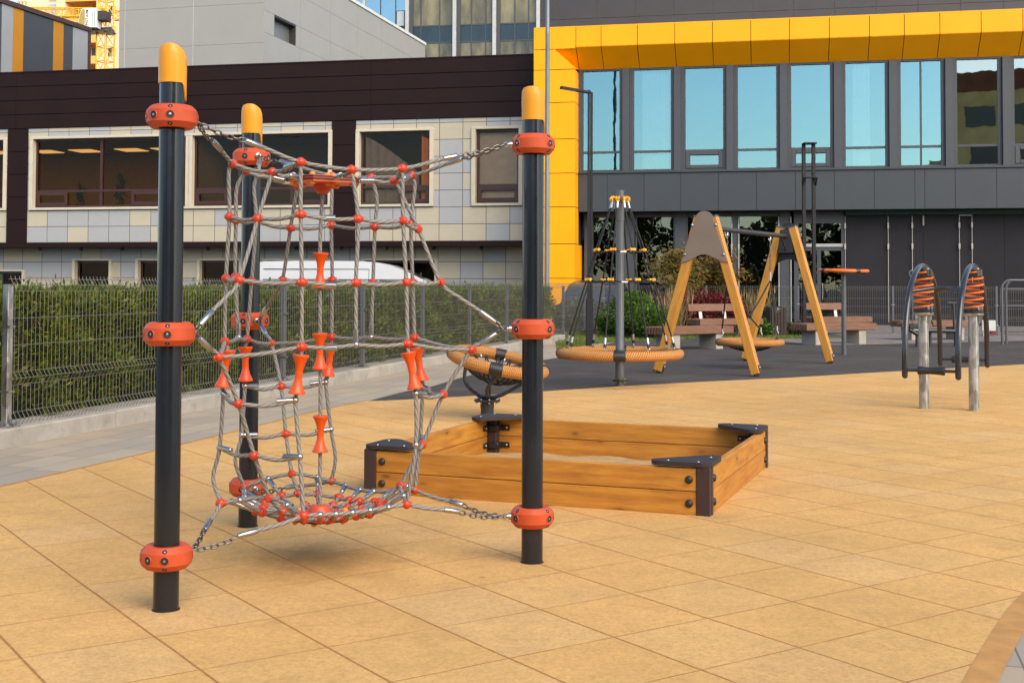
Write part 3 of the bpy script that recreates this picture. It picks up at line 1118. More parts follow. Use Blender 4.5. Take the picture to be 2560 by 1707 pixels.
sb = gnd(905, 1235.6), gnd(1775.4, 1294.3), gnd(1927, 1170)     # left, front and right corner feet
cF = sb[1]
ex = (sb[0]-cF)
ey = (sb[2]-cF)
ex = ex.normalized()
SX0, SY0 = (sb[0]-cF).length, ey.length
eyn = ey.normalized()
rot_ = V((eyn.y, -eyn.x, 0))
if rot_.dot(ex) < 0:
    rot_ = -rot_
ex = (ex*.5+rot_*.5).normalized()
ey_ = V((-ex.y, ex.x, 0))
if ey_.dot(ey) < 0:
    ey_ = -ey_
SX = (sb[0]-cF).length
SY = (sb[2]-cF).length
SX, SY = SX0+.0, SY0+.03
sbx = thing('sandbox', 'square wooden sandpit with orange-brown boards and dark corner seats', 'sandpit', (cF.x, cF.y, 0))
R3 = Matrix((ex, ey_, V((0, 0, 1)))).transposed()
def sp(a, b, z):
    return cF + ex*a + ey_*b + V((0, 0, z))
BH, BT, GAP = .140, .045, .004
def sboard(a0, b0, a1, b1, k):
    z0 = .006+k*(BH+GAP)
    along_x = abs(a1-a0) > abs(b1-b0)
    mb = MB()
    c = sp((a0+a1)/2, (b0+b1)/2, z0+BH/2)
    size = (abs(a1-a0), BT, BH) if along_x else (BT, abs(b1-b0), BH)
    mb.box(c, size, R3, .004, 0 if along_x else 1)
    return mb.build('board', m_board, sbx, smooth=0)
PW = .085
for k in (0, 1):
    sboard(PW, .03, SX-PW, .03, k)
    sboard(PW, SY-.03, SX-PW, SY-.03, k)
    sboard(.03, PW, .03, SY-PW, k)
    sboard(SX-.03, PW, SX-.03, SY-PW, k)
top = .006+2*(BH+GAP)
for (ca, cb, sa, sbb) in ((0, 0, 1, 1), (SX, 0, -1, 1), (0, SY, 1, -1), (SX, SY, -1, -1)):
    mb = MB()
    # L-shaped corner post made of two thick flanges and an inner post
    mb.box(sp(ca+sa*PW/2, cb-sbb*.002+sbb*.022, top/2+.004), (PW, .044, top), R3, .004)
    mb.box(sp(ca-sa*.004+sa*.02, cb+sbb*(PW/2+.022), top/2+.004), (.04, PW-.046, top), R3, .004)
    mb.box(sp(ca+sa*.095, cb+sbb*.095, top/2), (.075, .075, top-.012), R3, .004)
    po = mb.build('corner_post', m_brown, sbx, smooth=0)
    # brackets inside
    for z in (.08, .22):
        br = MB()
        br.box(sp(ca+sa*.175, cb+sbb*.062, z), (.10, .010, .045), R3, .003)
        br.box(sp(ca+sa*.062, cb+sbb*.175, z), (.010, .10, .045), R3, .003)
        br.m = 1
        br.ball(sp(ca+sa*.20, cb+sbb*.070, z), .010, 8, 6)
        br.ball(sp(ca+sa*.070, cb+sbb*.20, z), .010, 8, 6)
        br.m = 0
        br.box(sp(ca+sa*.11, cb+sbb*.11, z), (.09, .09, .045), R3, .003)
        br.build('bracket', [m_blackp, m_steel], po, smooth=40)
    # seat: a rounded triangle lying on the corner
    poly = []
    ctrl = [(.0, .0), (.40, .015), (.015, .40)]
    def arc(cx, cy, r, a0, a1, n):
        return [(cx+r*math.cos(a0+(a1-a0)*i/n), cy+r*math.sin(a0+(a1-a0)*i/n)) for i in range(n+1)]
    pl = arc(.075, .075, .08, PI, 1.5*PI, 6) + arc(.375, .082, .087, -PI/2, PI*.27, 9)
    pl += [(.345, .228), (.228, .345)] + arc(.082, .375, .087, PI*.23, PI, 9)
    sm = [(x*sa*.82, y*sbb*.82) for x, y in pl]
    M4 = Matrix.Translation(sp(ca-sa*.004, cb-sbb*.004, top+.005)) @ R3.to_4x4()
    mb = MB()
    mb.prism(sm, .026, M4)
    st = mb.build('corner_seat', m_seatp, sbx, smooth=0)
    scw = MB()
    for (x, y) in ((.08, .04), (.27, .05), (.05, .27)):
        scw.lathe([(.0001, .0), (.008, .0), (.007, .003), (.0001, .004)], sp(ca+sa*x, cb+sbb*y, top+.031), 8)
    scw.build('screw', m_steel, st)
def capb(a, b, z, nrm, par=sbx):
    mb = MB()
    F = frame(R3 @ V(nrm))
    mb.lathe([(.024, -.002), (.0245, .004), (.022, .012), (.015, .018), (.0001, .020)], sp(a, b, z), 14, F)
    mb.build('bolt_cap', m_blackp, par, smooth=60)
for z in (.076, .22):
    for a in (PW+.045, SX-PW-.045):
        capb(a, .0075, z, (0, -1, 0))
        capb(a, SY-.0075, z, (0, 1, 0))
    for b in (PW+.045, SY-PW-.045):
        capb(.0075, b, z, (-1, 0, 0))
        capb(SX-.0075, b, z, (1, 0, 0))
# sand inside
mb = MB()
N = 26
vs, fs = [], []
for i in range(N+1):
    for j in range(N+1):
        p = sp(.06+(SX-.12)*i/N, .06+(SY-.12)*j/N, 0)
        z = .022+.012*math.sin(i*.9+1.3)*math.cos(j*.7)+random.uniform(-.004, .004)
        vs.append((p.x, p.y, z))
for i in range(N):
    for j in range(N):
        q = [i*(N+1)+j, (i+1)*(N+1)+j, (i+1)*(N+1)+j+1, i*(N+1)+j+1]
        fs.append(q)
mb.convex(vs, fs, sp(SX/2, SY/2, -5))
so = mb.build('sand', m_sand, smooth=60)
tag(so, 'shallow layer of pale beige sand inside the wooden sandpit', 'sand', kind='stuff')

# ================================================================ tilted nest bowl
def torus_pts(c, R, ax, n=56):
    F = frame(ax)
    return [V(c) + F.col[0]*R*math.cos(2*PI*k/n) + F.col[1]*R*math.sin(2*PI*k/n) for k in range(n)], F
def ring_part(name, c, R, r, ax, parent, mat):
    pts, F = torus_pts(c, R, ax)
    mb = MB()
    mb.tube(pts, r, 18, closed=True, pitch=2*PI*R/4.0)
    return mb.build(name, mat, parent, smooth=80)
def wrap_part(c, R, r, ax, parent, angs, name='black_wrap', w=.12):
    F = frame(ax)
    for a0 in angs:
        mb = MB()
        nn = 24
        pts, rr = [], []
        for k in range(nn+1):
            x = a0+(k/nn-.5)*w/R
            pts.append(V(c)+F.col[0]*R*math.cos(x)+F.col[1]*R*math.sin(x))
            rr.append(r+.003+.003*abs(math.sin(k*PI/4)))
        mb.tube(pts, rr, 18)
        mb.build(name, m_blackp, parent, smooth=80)
def netbowl(c, R, ax, depth, parent, name='net', nr=10):
    F = frame(ax)
    up = F.col[2] if F.col[2].z > 0 else -F.col[2]
    mb = MB()
    def q(a, t):
        return V(c)+(F.col[0]*math.cos(a)+F.col[1]*math.sin(a))*R*t - up*depth*(1-t**2.2)
    for k in range(nr*2):
        a = PI*k/nr
        mb.tube([q(a+.25*(1-t), t) for t in (1, .8, .6, .4, .2)], .009, 6)
        mb.tube([q(a-.25*(1-t), t) for t in (1, .8, .6, .4, .2)], .009, 6)
    for t in (.22, .42, .62, .82):
        mb.tube([q(2*PI*k/36, t) for k in range(36)], .010, 6, closed=True)
    mb.lathe([(.0001, -.01), (.09, -.01), (.09, .01), (.0001, .012)], V(c)-up*(depth), 16, frame(up))
    mb.build(name, m_brope, parent, smooth=80)
    sl = MB()
    for k in range(nr):
        a = 2*PI*k/nr+.15
        sl.cyl(q(a, 1.02), q(a, .90), .012, n=8)
    sl.build('sleeve', m_swhite, parent, smooth=60)

bx = at(1218, 1048, (H*FPX)/(1048-713.6))
bx = gnd(1218, 1048)
bwl = thing('nest_spinner', 'tilted orange rope-ring nest on curved grey tubes and short post, behind the sandpit', 'nest spinner', (bx.x, bx.y, 0))
mb = MB()
PR = .072
mb.lathe([(PR-.004, -.02), (PR-.004, .12), (PR, .121), (PR, .185), (PR-.01, .187)], (bx.x, bx.y, 0), 24)
mb.build('post', m_dkgrey, bwl)
mb = MB()
mb.lathe([(.0001, .187), (.135, .187), (.137, .190), (.137, .205), (.134, .209), (.0001, .209)], (bx.x, bx.y, 0), 32)
fl = mb.build('flange', m_dkgrey, bwl)
bo = MB()
for k in range(8):
    a = 2*PI*k/8+.2
    bo.lathe([(.0001, .168), (.010, .168), (.010, .187)], (bx.x+.115*math.cos(a), bx.y+.115*math.sin(a), 0), 6)
    bo.lathe([(.012, .209), (.011, .218), (.0001, .22)], (bx.x+.115*math.cos(a), bx.y+.115*math.sin(a), 0), 8)
bo.build('bolt', m_steel, fl)
rc = at(1246, 905, bx.y-.02)
ax = V((math.sin(math.radians(11.5)), -math.sin(math.radians(6.0)), 1)).normalized()
RB_, rb_ = .48, .062
ring = ring_part('rope_ring', rc, RB_, rb_, ax, bwl, m_braid)
Fx = frame(ax)
def ring_ang(c, ax, dirv):
    F = frame(ax)
    return math.atan2(V(dirv).dot(F.col[1]), V(dirv).dot(F.col[0]))
an = ring_ang(rc, ax, (-.02, -1, 0))
wrap_part(rc, RB_, rb_, ax, bwl, [an, an+PI/2, an+PI, an-PI/2])
netbowl(rc, RB_-.03, ax, .22, bwl)
for a in (PI*.98, PI*1.28, PI*.02, PI*.55):
    dv = Fx.col[0]*math.cos(an+a) + Fx.col[1]*math.sin(an+a)
    e = rc + dv*RB_*.98
    b0 = V((bx.x, bx.y, .225))
    m1 = V((bx.x+dv.x*.14, bx.y+dv.y*.14, .245))
    m2 = V((bx.x+dv.x*.33, bx.y+dv.y*.33, .36+dv.z*.1))
    e2 = V((bx.x, bx.y, 0)).lerp(V((e.x, e.y, 0)), .93)
    tb = MB()
    tb.tube(smoothpts([b0, m1, m2, V((e2.x, e2.y, e.z-.05))], 8), .0195, 12)
    tb.build('support_tube', m_dkgrey, bwl, smooth=80)

# ================================================================ rope carousel
cx_ = gnd(1549.4, 966)
car = thing('rope_carousel', 'rope carousel with tall grey pole, orange ring and black ropes tapering to yellow clamps', 'carousel', (cx_.x, cx_.y, 0))
C0 = V((cx_.x, cx_.y, 0))
zt = at(1551, 476, cx_.y).z
mb = MB()
mb.lathe([(.062, -.02), (.062, .40), (.0585, .41), (.0565, 2.28), (.0565, 2.281), (.0615, 2.285), (.0615, zt-.004), (.058, zt), (.0001, zt)], C0, 32)
mb.build('pole', m_grey, car)
fb = MB()
fb.lathe([(.062, .07), (.098, .07), (.098, .083), (.062, .083)], C0, 24)
fb.lathe([(.062, .086), (.098, .086), (.098, .099), (.062, .099)], C0, 24)
fb.m = 1
for k in range(8):
    a = 2*PI*k/8
    fb.lathe([(.011, .055), (.011, .114)], C0+V((.083*math.cos(a), .083*math.sin(a), 0)), 6)
fb.build('flange', [m_dkgrey, m_steel], car)
zr = .455
RC, rcr = .815, .066
ring_part('rope_ring', C0+V((0, 0, zr)), RC, rcr, V((0, 0, 1)), car, m_braid)
wrap_part(C0+V((0, 0, zr)), RC, rcr, V((0, 0, 1)), car, [-PI/2-.09, PI/2-.12, 0.02, PI-.02], w=.15)
hub = MB()
hub.lathe([(.058, .40), (.21, .405), (.22, .43), (.22, .442), (.20, .447), (.09, .450), (.085, .50), (.058, .505)], C0, 32)
for k in range(4):
    a = PI/2*k+PI/2-.1
    hub.tube([C0+V((.1*math.cos(a), .1*math.sin(a), .425)), C0+V((RC*math.cos(a), RC*math.sin(a), zr-.01))], .019, 10)
hub.build('hub', m_dkgrey, car)
lev = [(2.56, .112), (1.88, .350), (1.47, .478), (zr+.06, .775)]
cl_ang = []
for k in range(8):
    a = math.radians(25)+2*PI*k/8
    cl_ang.append(a)
    dv = V((math.cos(a), math.sin(a), 0))
    def cp(i, dz=0, dr=0):
        z, r = lev[i]
        return C0+dv*(r+dr)+V((0, 0, z+dz))
    top_, bot = cp(0), cp(3)
    mb = MB()
    mb.tube([cp(0, -.05, .012), cp(1), cp(2), C0+dv*(lev[3][1]-.03)+V((0, 0, zr+.19))], .0115, 8)
    ro = mb.build('rope', m_brope, car, smooth=80)
    mb = MB()
    mb.tube([cp(0, .0), cp(0, -.10, .025)], .017, 10)
    mb.build('sleeve', m_swhite, ro, smooth=60)
    mb = MB()
    q0, q1 = C0+dv*(lev[3][1]-.045)+V((0, 0, zr+.24)), C0+dv*(lev[3][1]-.024)+V((0, 0, zr+.16))
    mb.tube([q0, q1], .017, 10)
    mb.build('sleeve', m_swhite, ro, smooth=60)
    mb = MB()
    mb.tube([q1, C0+dv*(lev[3][1]-.01)+V((0, 0, zr+.11))], .02, 8)
    mb.build('thimble', m_blackp, ro, smooth=60)
    mb = MB()
    F = frame(V((-dv.y, dv.x, 0)))
    cc = C0+dv*(lev[3][1]-.005)+V((0, 0, zr+.085))
    mb.tube([cc+F.col[0]*.03*math.cos(2*PI*j/12)+F.col[1]*.022*math.sin(2*PI*j/12) for j in range(12)], .006, 6, closed=True)
    mb.lathe([(.013, 0), (.013, .03)], C0+dv*(lev[3][1]+.0)+V((0, 0, zr+.045)), 8)
    mb.build('shackle', m_steel, ro, smooth=60)
    mb = MB()
    F = frame(V((-dv.y, dv.x, 0)), V((0, 0, 1)))
    c = C0+dv*.105+V((0, 0, 2.585))
    mb.lathe([(.012, -.022), (.040, -.022), (.042, -.017), (.030, -.011), (.030, .011), (.042, .017), (.040, .022), (.012, .022)], c, 16, F)
    mb.m = 1
    mb.lathe([(.0001, -.034), (.016, -.033), (.016, .033), (.0001, .034)], c, 10, F)
    mb.m = 2
    mb.box(C0+dv*.075+V((0, 0, 2.585)), (.07, .03, .05), Matrix.Rotation(a, 3, 'Z'), .004)
    mb.build('top_clamp', [m_yclamp, m_steel, m_blackp], car, smooth=40)
for i in (1, 2):
    z, r = lev[i]
    for k in range(8):
        a0, a1 = cl_ang[k], cl_ang[(k+1) % 8]
        p0 = C0+V((r*math.cos(a0), r*math.sin(a0), z))
        p1 = C0+V((r*math.cos(a1), r*math.sin(a1), z))
        m = (p0+p1)/2-V((0, 0, .035))
        mb = MB()
        mb.tube(smoothpts([p0, m, p1], 5), .011, 8)
        mb.build('cross_rope', m_brope, car, smooth=80)
        mb = MB()
        t = V((-math.sin(a0), math.cos(a0), 0))
        mb.lathe([(.014, -.042), (.022, -.039), (.024, -.028), (.017, -.016), (.021, 0), (.017, .016), (.024, .028), (.022, .039), (.014, .042)], p0, 12, frame(t))
        mb.build('rope_clamp', m_yclamp, car, smooth=40)
    mb = MB()
    a = -PI/2+.06
    pm = C0+V((r*.92*math.cos(a), r*.92*math.sin(a), z-.034))
    mb.cyl(pm-V((.04, 0, 0)), pm+V((.04, 0, 0)), .016, n=12)
    mb.build('sleeve', m_swhite, car, smooth=60)

# ================================================================ nest swing
f1, f2 = gnd(1646, 933), gnd(1891, 942.4)
b1, b2 = gnd(1864, 902.6), gnd(2076, 910)
fm, bm_ = (f1+f2)/2, (b1+b2)/2
swg = thing('swing_frame', 'two A-shaped wooden swing frames joined by a grey tube with taupe end panels', 'swing frame', ((fm.x+bm_.x)/2, (fm.y+bm_.y)/2, 0))
bd = (bm_-fm).normalized()
HT = 2.46
m_taupe = M('panel_taupe', S(150, 132, 116, .62), .55, var=.05, vs=3, bump=.15, bs=200)
m_dkpanel = M('panel_dark', S(48, 46, 48, .65), .5, var=.08)
def aframe(a, b, outd, mat, flip):
    m = (a+b)/2
    w = (b-a).normalized()
    if flip:
        pass
    LEGW = .135
    for s, foot in ((-1, a), (1, b)):
        topc = m + w*(s*.115) + V((0, 0, HT))
        fo = V((foot.x, foot.y, .045))
        d = topc-fo
        L = d.length
        F = frame(d, w)     # x along the frame's width, z along the leg
        R = Matrix((F.col[0], F.col[1], F.col[2])).transposed()
        mb = MB()
        for half in (-1, 1):
            mb.box(fo+d/2+F.col[1]*(half*LEGW*.26), (LEGW, LEGW*.5, L), R, .006, 2)
        lg = mb.build('leg', m_beam, swg, smooth=0)
        mb = MB()
        for side in (-1, 1):
            mb.box(fo+d.normalized()*.05+F.col[0]*(side*(LEGW/2+.004)), (.008, .07, .15), R)
        mb.box(V((fo.x, fo.y, .022)), (.07, .07, .05), None, .004)
        mb.m = 1
        for side in (-1, 1):
            mb.ball(fo+d.normalized()*.085+F.col[0]*(side*(LEGW/2+.012)), .02, 8, 6)
        mb.build('foot_plate', [m_dkgrey, m_galv], lg, smooth=40)
        mb = MB()
        mb.box(fo+d+d.normalized()*.008, (LEGW+.016, LEGW+.016, .022), R, .006)
        mb.build('end_cap', m_grey, lg, smooth=0)
    # end panel outline
    pts = []
    hb, ht = 1.76, 2.56
    wb, wt = .385, .15
    # bottom wave
    n = 16
    for i in range(n+1):
        t = i/n
        x = -wb+2*wb*t
        z = hb + .11*math.sin(PI*t)**1.6*(1.0) - .012*math.sin(3*PI*t)
        pts.append((x, z))
    sl = 14
    for i in range(1, sl):
        t = i/sl
        pts.append((wb+(wt-wb)*t**.9, hb+(ht-.13-hb)*t))
    for i in range(11):
        th = PI*i/10
        pts.append((wt*1.0*math.cos(th), ht-.15+.15*math.sin(th)))
    for i in range(sl-1, 0, -1):
        t = i/sl
        pts.append((-(wb+(wt-wb)*t**.9), hb+(ht-.13-hb)*t))
    M4 = Matrix((( w.x, 0, outd.x, 0), (w.y, 0, outd.y, 0), (w.z, 1, outd.z, 0), (0, 0, 0, 1)))
    M4 = Matrix.Translation(V((m.x, m.y, 0))+outd*.074) @ M4
    mb = MB()
    mb.prism(pts, .016, M4)
    # make sure it faces outwards
    pa = mb.build('end_panel', mat, swg, smooth=0)
    mb = MB()
    for (x, z) in ((-.19, 2.34), (.19, 2.34), (-.315, 1.88), (.315, 1.88)):
        for o_ in (.074, .056):
            mb.ball(V((m.x, m.y, z))+w*x+outd*(.090 if o_ > .07 else .070), .022, 10, 6)
    mb.build('bolt', m_galv, pa, smooth=60)
aframe(f1, f2, -bd, m_taupe, False)
aframe(b1, b2, bd, m_dkpanel, False)
mb = MB()
ZB = 2.30
p0, p1 = V((fm.x, fm.y, ZB))+bd*.0, V((bm_.x, bm_.y, ZB))
mb.cyl(p0, p1, .04, n=16)
for p, s in ((p0, 1), (p1, -1)):
    mb.prism([(-.14, -.30), (.14, -.30), (.10, .12), (-.10, .12)], .012, Matrix.Translation(p+bd*(s*.056)) @ Matrix((((f2-f1).normalized().x, 0, bd.x*s, 0), ((f2-f1).normalized().y, 0, bd.y*s, 0), (0, 1, 0, 0), (0, 0, 0, 1))))
    mb.tube([p+bd*(s*.06)-V((0, 0, .26)), p+bd*(s*.30)-V((0, 0, .02))], .018, 8)
mb.build('top_beam', m_dkgrey, swg)
# seat, chains and ropes: hangs from the frame, a thing of its own
sc_ = V(((fm.x+bm_.x)/2, (fm.y+bm_.y)/2, .44))
ns = thing('nest_swing', 'round orange rope-ring swing seat hanging from the wooden frame on black ropes', 'nest swing seat', (sc_.x, sc_.y, .44))
ring_part('rope_ring', sc_, .515, .06, V((0, 0, 1)), ns, m_braid)
wrap_part(sc_, .515, .06, V((0, 0, 1)), ns, [PI-.1, 0.2])
netbowl(sc_, .48, V((0, 0, 1)), .15, ns)
wv = (f2-f1).normalized()
for t in (.233, .767):
    hp = p0.lerp(p1, t)-V((0, 0, .04))
    mb = MB()
    mb.tube([hp+V((0, 0, .05))+bd*.03, hp-V((0, 0, .05))+bd*.0], .014, 8)
    mb.tube([hp-V((0, 0, .03))+wv*.03, hp-V((0, 0, .10)), hp-V((0, 0, .03))-wv*.03], .01, 8)
    mb.build('hanger', m_steel, ns, smooth=60)
    ce = hp-V((0, 0, .62))
    chain(hp-V((0, 0, .09)), ce, 0, .0065, .06, ns)
    mb = MB()
    mb.cyl(ce, ce-V((0, 0, .16)), .018, n=10)
    mb.build('sleeve', m_swhite, ns, smooth=60)
    cs = ce-V((0, 0, .15))
    sgn = -1 if t < .5 else 1
    for w in (-1, 1):
        q = sc_ + bd*(sgn*.40) + wv*(w*.33) + V((0, 0, .07))
        mb = MB()
        mb.tube(smoothpts([cs, cs.lerp(q, .5)+wv*(w*.01), q+V((0, 0, .16))], 4), .0125, 8)
        mb.build('rope', m_brope, ns, smooth=80)
        mb = MB()
        mb.cyl(q+V((0, 0, .2)), q+V((0, 0, .12)), .017, n=10)
        mb.build('sleeve', m_swhite, ns, smooth=60)
        mb = MB()
        mb.tube([q+V((0, 0, .07))+wv*.022*math.cos(2*PI*j/12)+V((0, 0, .045*math.sin(2*PI*j/12))) for j in range(12)], .007, 6, closed=True)
        mb.build('shackle', m_steel, ns, smooth=60)

# ================================================================ orange-rimmed wheel on a post
tb = gnd(2110, 887.5)
wh = thing('hand_wheel', 'flat orange-rimmed wheel on a slim grey post beside the right benches', 'exercise wheel', (tb.x, tb.y, 0))
zd = at(2110, 676.5, tb.y).z
mb = MB()
mb.lathe([(.048, -.02), (.047, zd-.08), (.06, zd-.075), (.06, zd-.055), (.0001, zd-.05)], (tb.x, tb.y, 0), 20)
mb.build('post', m_grey, wh)
cc = V((tb.x, tb.y, zd))
axw = V((.012, -.03, 1)).normalized()
Fw = frame(axw)
RW = .475
mb = MB()
for k in range(4):
    a0 = PI/2*k+.36
    pts = [cc+(Fw.col[0]*math.cos(a)+Fw.col[1]*math.sin(a))*RW for a in [a0+.09+(PI/2-.18)*i/12 for i in range(13)]]
    mb.tube(pts, .031, 12)
mb.build('rim', m_spring, wh, smooth=80)
for k in range(4):
    a0 = PI/2*k+.36
    mb = MB()
    pts = [cc+(Fw.col[0]*math.cos(a)+Fw.col[1]*math.sin(a))*RW for a in [a0-.1+.2*i/4 for i in range(5)]]
    mb.tube(pts, [.034, .038, .039, .038, .034], 12)
    d = Fw.col[0]*math.cos(a0)+Fw.col[1]*math.sin(a0)
    mb.tube([cc+d*.1-axw*.03, cc+d*RW], .016, 8)
    mb.build('spoke', m_dkgrey, wh, smooth=60)
mb = MB()
mb.lathe([(.0001, -.055), (.19, -.05), (.19, -.035), (.06, -.02), (.05, .02), (.0001, .025)], cc, 24, Fw)
for k in range(4):
    a = PI/2*k+.36
    mb.ball(cc+(Fw.col[0]*math.cos(a)+Fw.col[1]*math.sin(a))*.15+axw*.0, .025, 8, 6)
mb.build('hub', m_dkgrey, wh)

# ================================================================ spring stepper
s1, s2 = gnd(2310.5, 1022.6), gnd(2435.5, 1028.2)
sm_ = (s1+s2)/2
ste = thing('spring_swinger', 'two galvanised posts with orange coil springs carrying arched black tubes and pedals', 'exercise machine', (sm_.x, sm_.y, 0))
m_ffl = V((1.10, 2.06, 0)).normalized()
AL, Z0_, ZT_ = 1.13, .51, 1.625
fronts, backs, mids = [], [], []
for s in (s1, s2):
    S0 = V((s.x, s.y, 0))
    mb = MB()
    mb.lathe([(.056, -.02), (.056, 1.07)], S0, 28)
    mb.build('post', m_galv, ste)
    mb = MB()
    mb.lathe([(.052, 1.06), (.110, 1.072), (.112, 1.076), (.112, 1.09), (.108, 1.094), (.0001, 1.094)], S0, 28)
    for k in range(4):
        a = PI/4+PI/2*k
        R = Matrix.Rotation(a, 3, 'Z')
        mb.prism([(.05, 1.07), (.10, 1.07), (.095, 1.02), (.05, .96)], .008, Matrix.Translation(S0) @ R.to_4x4() @ Matrix(((1, 0, 0, 0), (0, 0, 1, 0), (0, 1, 0, 0), (0, 0, 0, 1))))
    mb.build('flange', m_galv, ste)
    mb = MB()
    mb.lathe([(.0001, 1.094), (.103, 1.094), (.105, 1.10), (.105, 1.165), (.098, 1.18), (.0001, 1.182)], S0, 28)
    mb.build('spring_seat', m_black, ste)
    mb = MB()
    mb.lathe([(.0001, 1.50), (.09, 1.50), (.098, 1.51), (.098, 1.575), (.09, 1.585), (.0001, 1.587)], S0, 28)
    mb.build('spring_seat', m_black, ste)
    mb = MB()
    n = 130
    pts = []
    for i in range(n+1):
        t = i/n
        a = 2*PI*5.6*t+1.0
        r = .101+.004*math.sin(PI*t)
        pts.append(S0+V((r*math.cos(a), r*math.sin(a), 1.125+.43*t)))
    mb.tube(pts, .0105, 8)
    mb.build('spring', m_spring, ste, smooth=80)
    pts = []
    for i in range(29):
        th = PI*i/28
        e = 1.0
        x = -AL*math.copysign(abs(math.cos(th))**.92, math.cos(th))
        z = Z0_+(ZT_-Z0_)*abs(math.sin(th))**.86
        pts.append(S0+m_ffl*x+V((0, 0, z)))
    pts = [pts[0]-V((0, 0, .06))]+pts+[pts[-1]-V((0, 0, .06))]
    mb = MB()
    mb.tube(pts, .031, 16)
    mb.ball(pts[0], .031, 12, 6)
    mb.ball(pts[-1], .031, 12, 6)
    mb.build('arch_tube', m_black, ste, smooth=80)
    fronts.append(pts[1])
    backs.append(pts[-2])
    bo = MB()
    for k in range(4):
        a = PI/2*k+.6
        bo.lathe([(.016, 1.587), (.014, 1.60), (.0001, 1.603)], S0+V((.06*math.cos(a), .06*math.sin(a), 0)), 8)
    bo.build('bolt', m_steel, ste)
for (p, q) in (fronts, backs):
    mb = MB()
    mb.cyl(p, q, .017, n=12)
    pe = mb.build('pedal_bar', m_black, ste, smooth=60)
    mb = MB()
    c = (p+q)/2
    d = (q-p).normalized()
    L = .125
    mb.lathe([(.017, -L-.012), (.043, -L-.010), (.046, -L+.01), (.040, -L+.05), (.036, 0), (.040, L-.05), (.046, L-.01), (.043, L+.010), (.017, L+.012)], c, 20, frame(d))
    mb.build('pedal_grip', m_blackp, pe, smooth=50)
def arch_at(s, x):
    z = Z0_+(ZT_-Z0_)*max(0, 1-(abs(x)/AL)**2.1)**.45
    return V((s.x, s.y, z))+m_ffl*x
for x in (-.80, .80):
    a, b = arch_at(s1, x), arch_at(s2, x)
    mb = MB()
    m = (a+b)/2+m_ffl*(.14 if x < 0 else -.14)+V((0, 0, .035))
    mb.tube(smoothpts([a, m, b], 8), .019, 12)
    mb.build('cross_bar', m_black, ste, smooth=80)

# ================================================================ parallel bars and the low bike machine
pb0, pb1 = gnd(2506, 862), gnd(2516.5, 859)
par = thing('parallel_bars', 'pair of grey tubular exercise bars at the right edge by the gate', 'exercise bars', (pb0.x, pb0.y, 0))
for p in (pb0, pb1):
    q = p+V((2.4, -.35, 0))
    d = (q-p).normalized()
    zt_ = 1.55
    pts = [V((p.x, p.y, -.02)), V((p.x, p.y, zt_-.2))]
    pts += [V((p.x, p.y, zt_-.2))+d*(.2*(1-math.cos(a)))+V((0, 0, .2*math.sin(a))) for a in [PI/2*i/8 for i in range(1, 9)]]
    pts += [V((q.x, q.y, zt_-.2))-d*(.2*(1-math.sin(a)))+V((0, 0, .2*math.cos(a))) for a in [PI/2*i/8 for i in range(0, 9)]]
    pts += [V((q.x, q.y, -.02))]
    mb = MB()
    mb.tube(pts, .030, 14)
    mb.build('bar', m_grey, par, smooth=80)
em0 = gnd(2292, 867.5)
em = thing('exercise_bike', 'low dark grey pedal exercise machine standing behind the left spring post', 'exercise machine', (em0.x, em0.y, 0))
Y0 = em0.y
def ep(u, v, dy=0):
    return at(u, v, Y0+dy)
mb = MB()
mb.tube([ep(2273, 823), ep(2296, 838), ep(2300, 826), ep(2400, 828)], .05, 10)
mb.build('frame', m_dkgrey, em, smooth=40)
mb = MB()
for (u, dy) in ((2292, 0), (2325, .1), (2388, .2)):
    p = ep(u, 826, dy)
    mb.lathe([(.09, .0), (.09, .012), (.035, .016), (.035, p.z)], (p.x, p.y, 0), 12)
mb.build('foot', m_dkgrey, em)
mb = MB()
mb.tube([ep(2386, 828), ep(2384, 770), ep(2383, 757)], .032, 10)
mb.tube([ep(2368, 757), ep(2383, 757.5), ep(2392, 757)], .022, 8)
mb.build('handlebar', m_dkgrey, em, smooth=60)
mb = MB()
mb.tube([ep(2326, 795), ep(2334, 814), ep(2345, 812)], .022, 8)
mb.tube([ep(2277, 815), ep(2258, 808), ep(2243, 808)], .022, 8)
mb.box(ep(2248, 809), (.2, .12, .04), None, .01)
mb.box(ep(2286, 816), (.28, .12, .12), None, .02)
mb.build('pedal', m_blackp, em, smooth=40)
mb = MB()
hk = ep(2280, 690)
mb.tube(smoothpts([ep(2281, 823), ep(2281, 705), ep(2275, 690), ep(2273, 683), ep(2277, 677), ep(2286, 679), ep(2290, 690)], 4), .016, 8)
mb.build('upright_handle', m_grey, em, smooth=80)

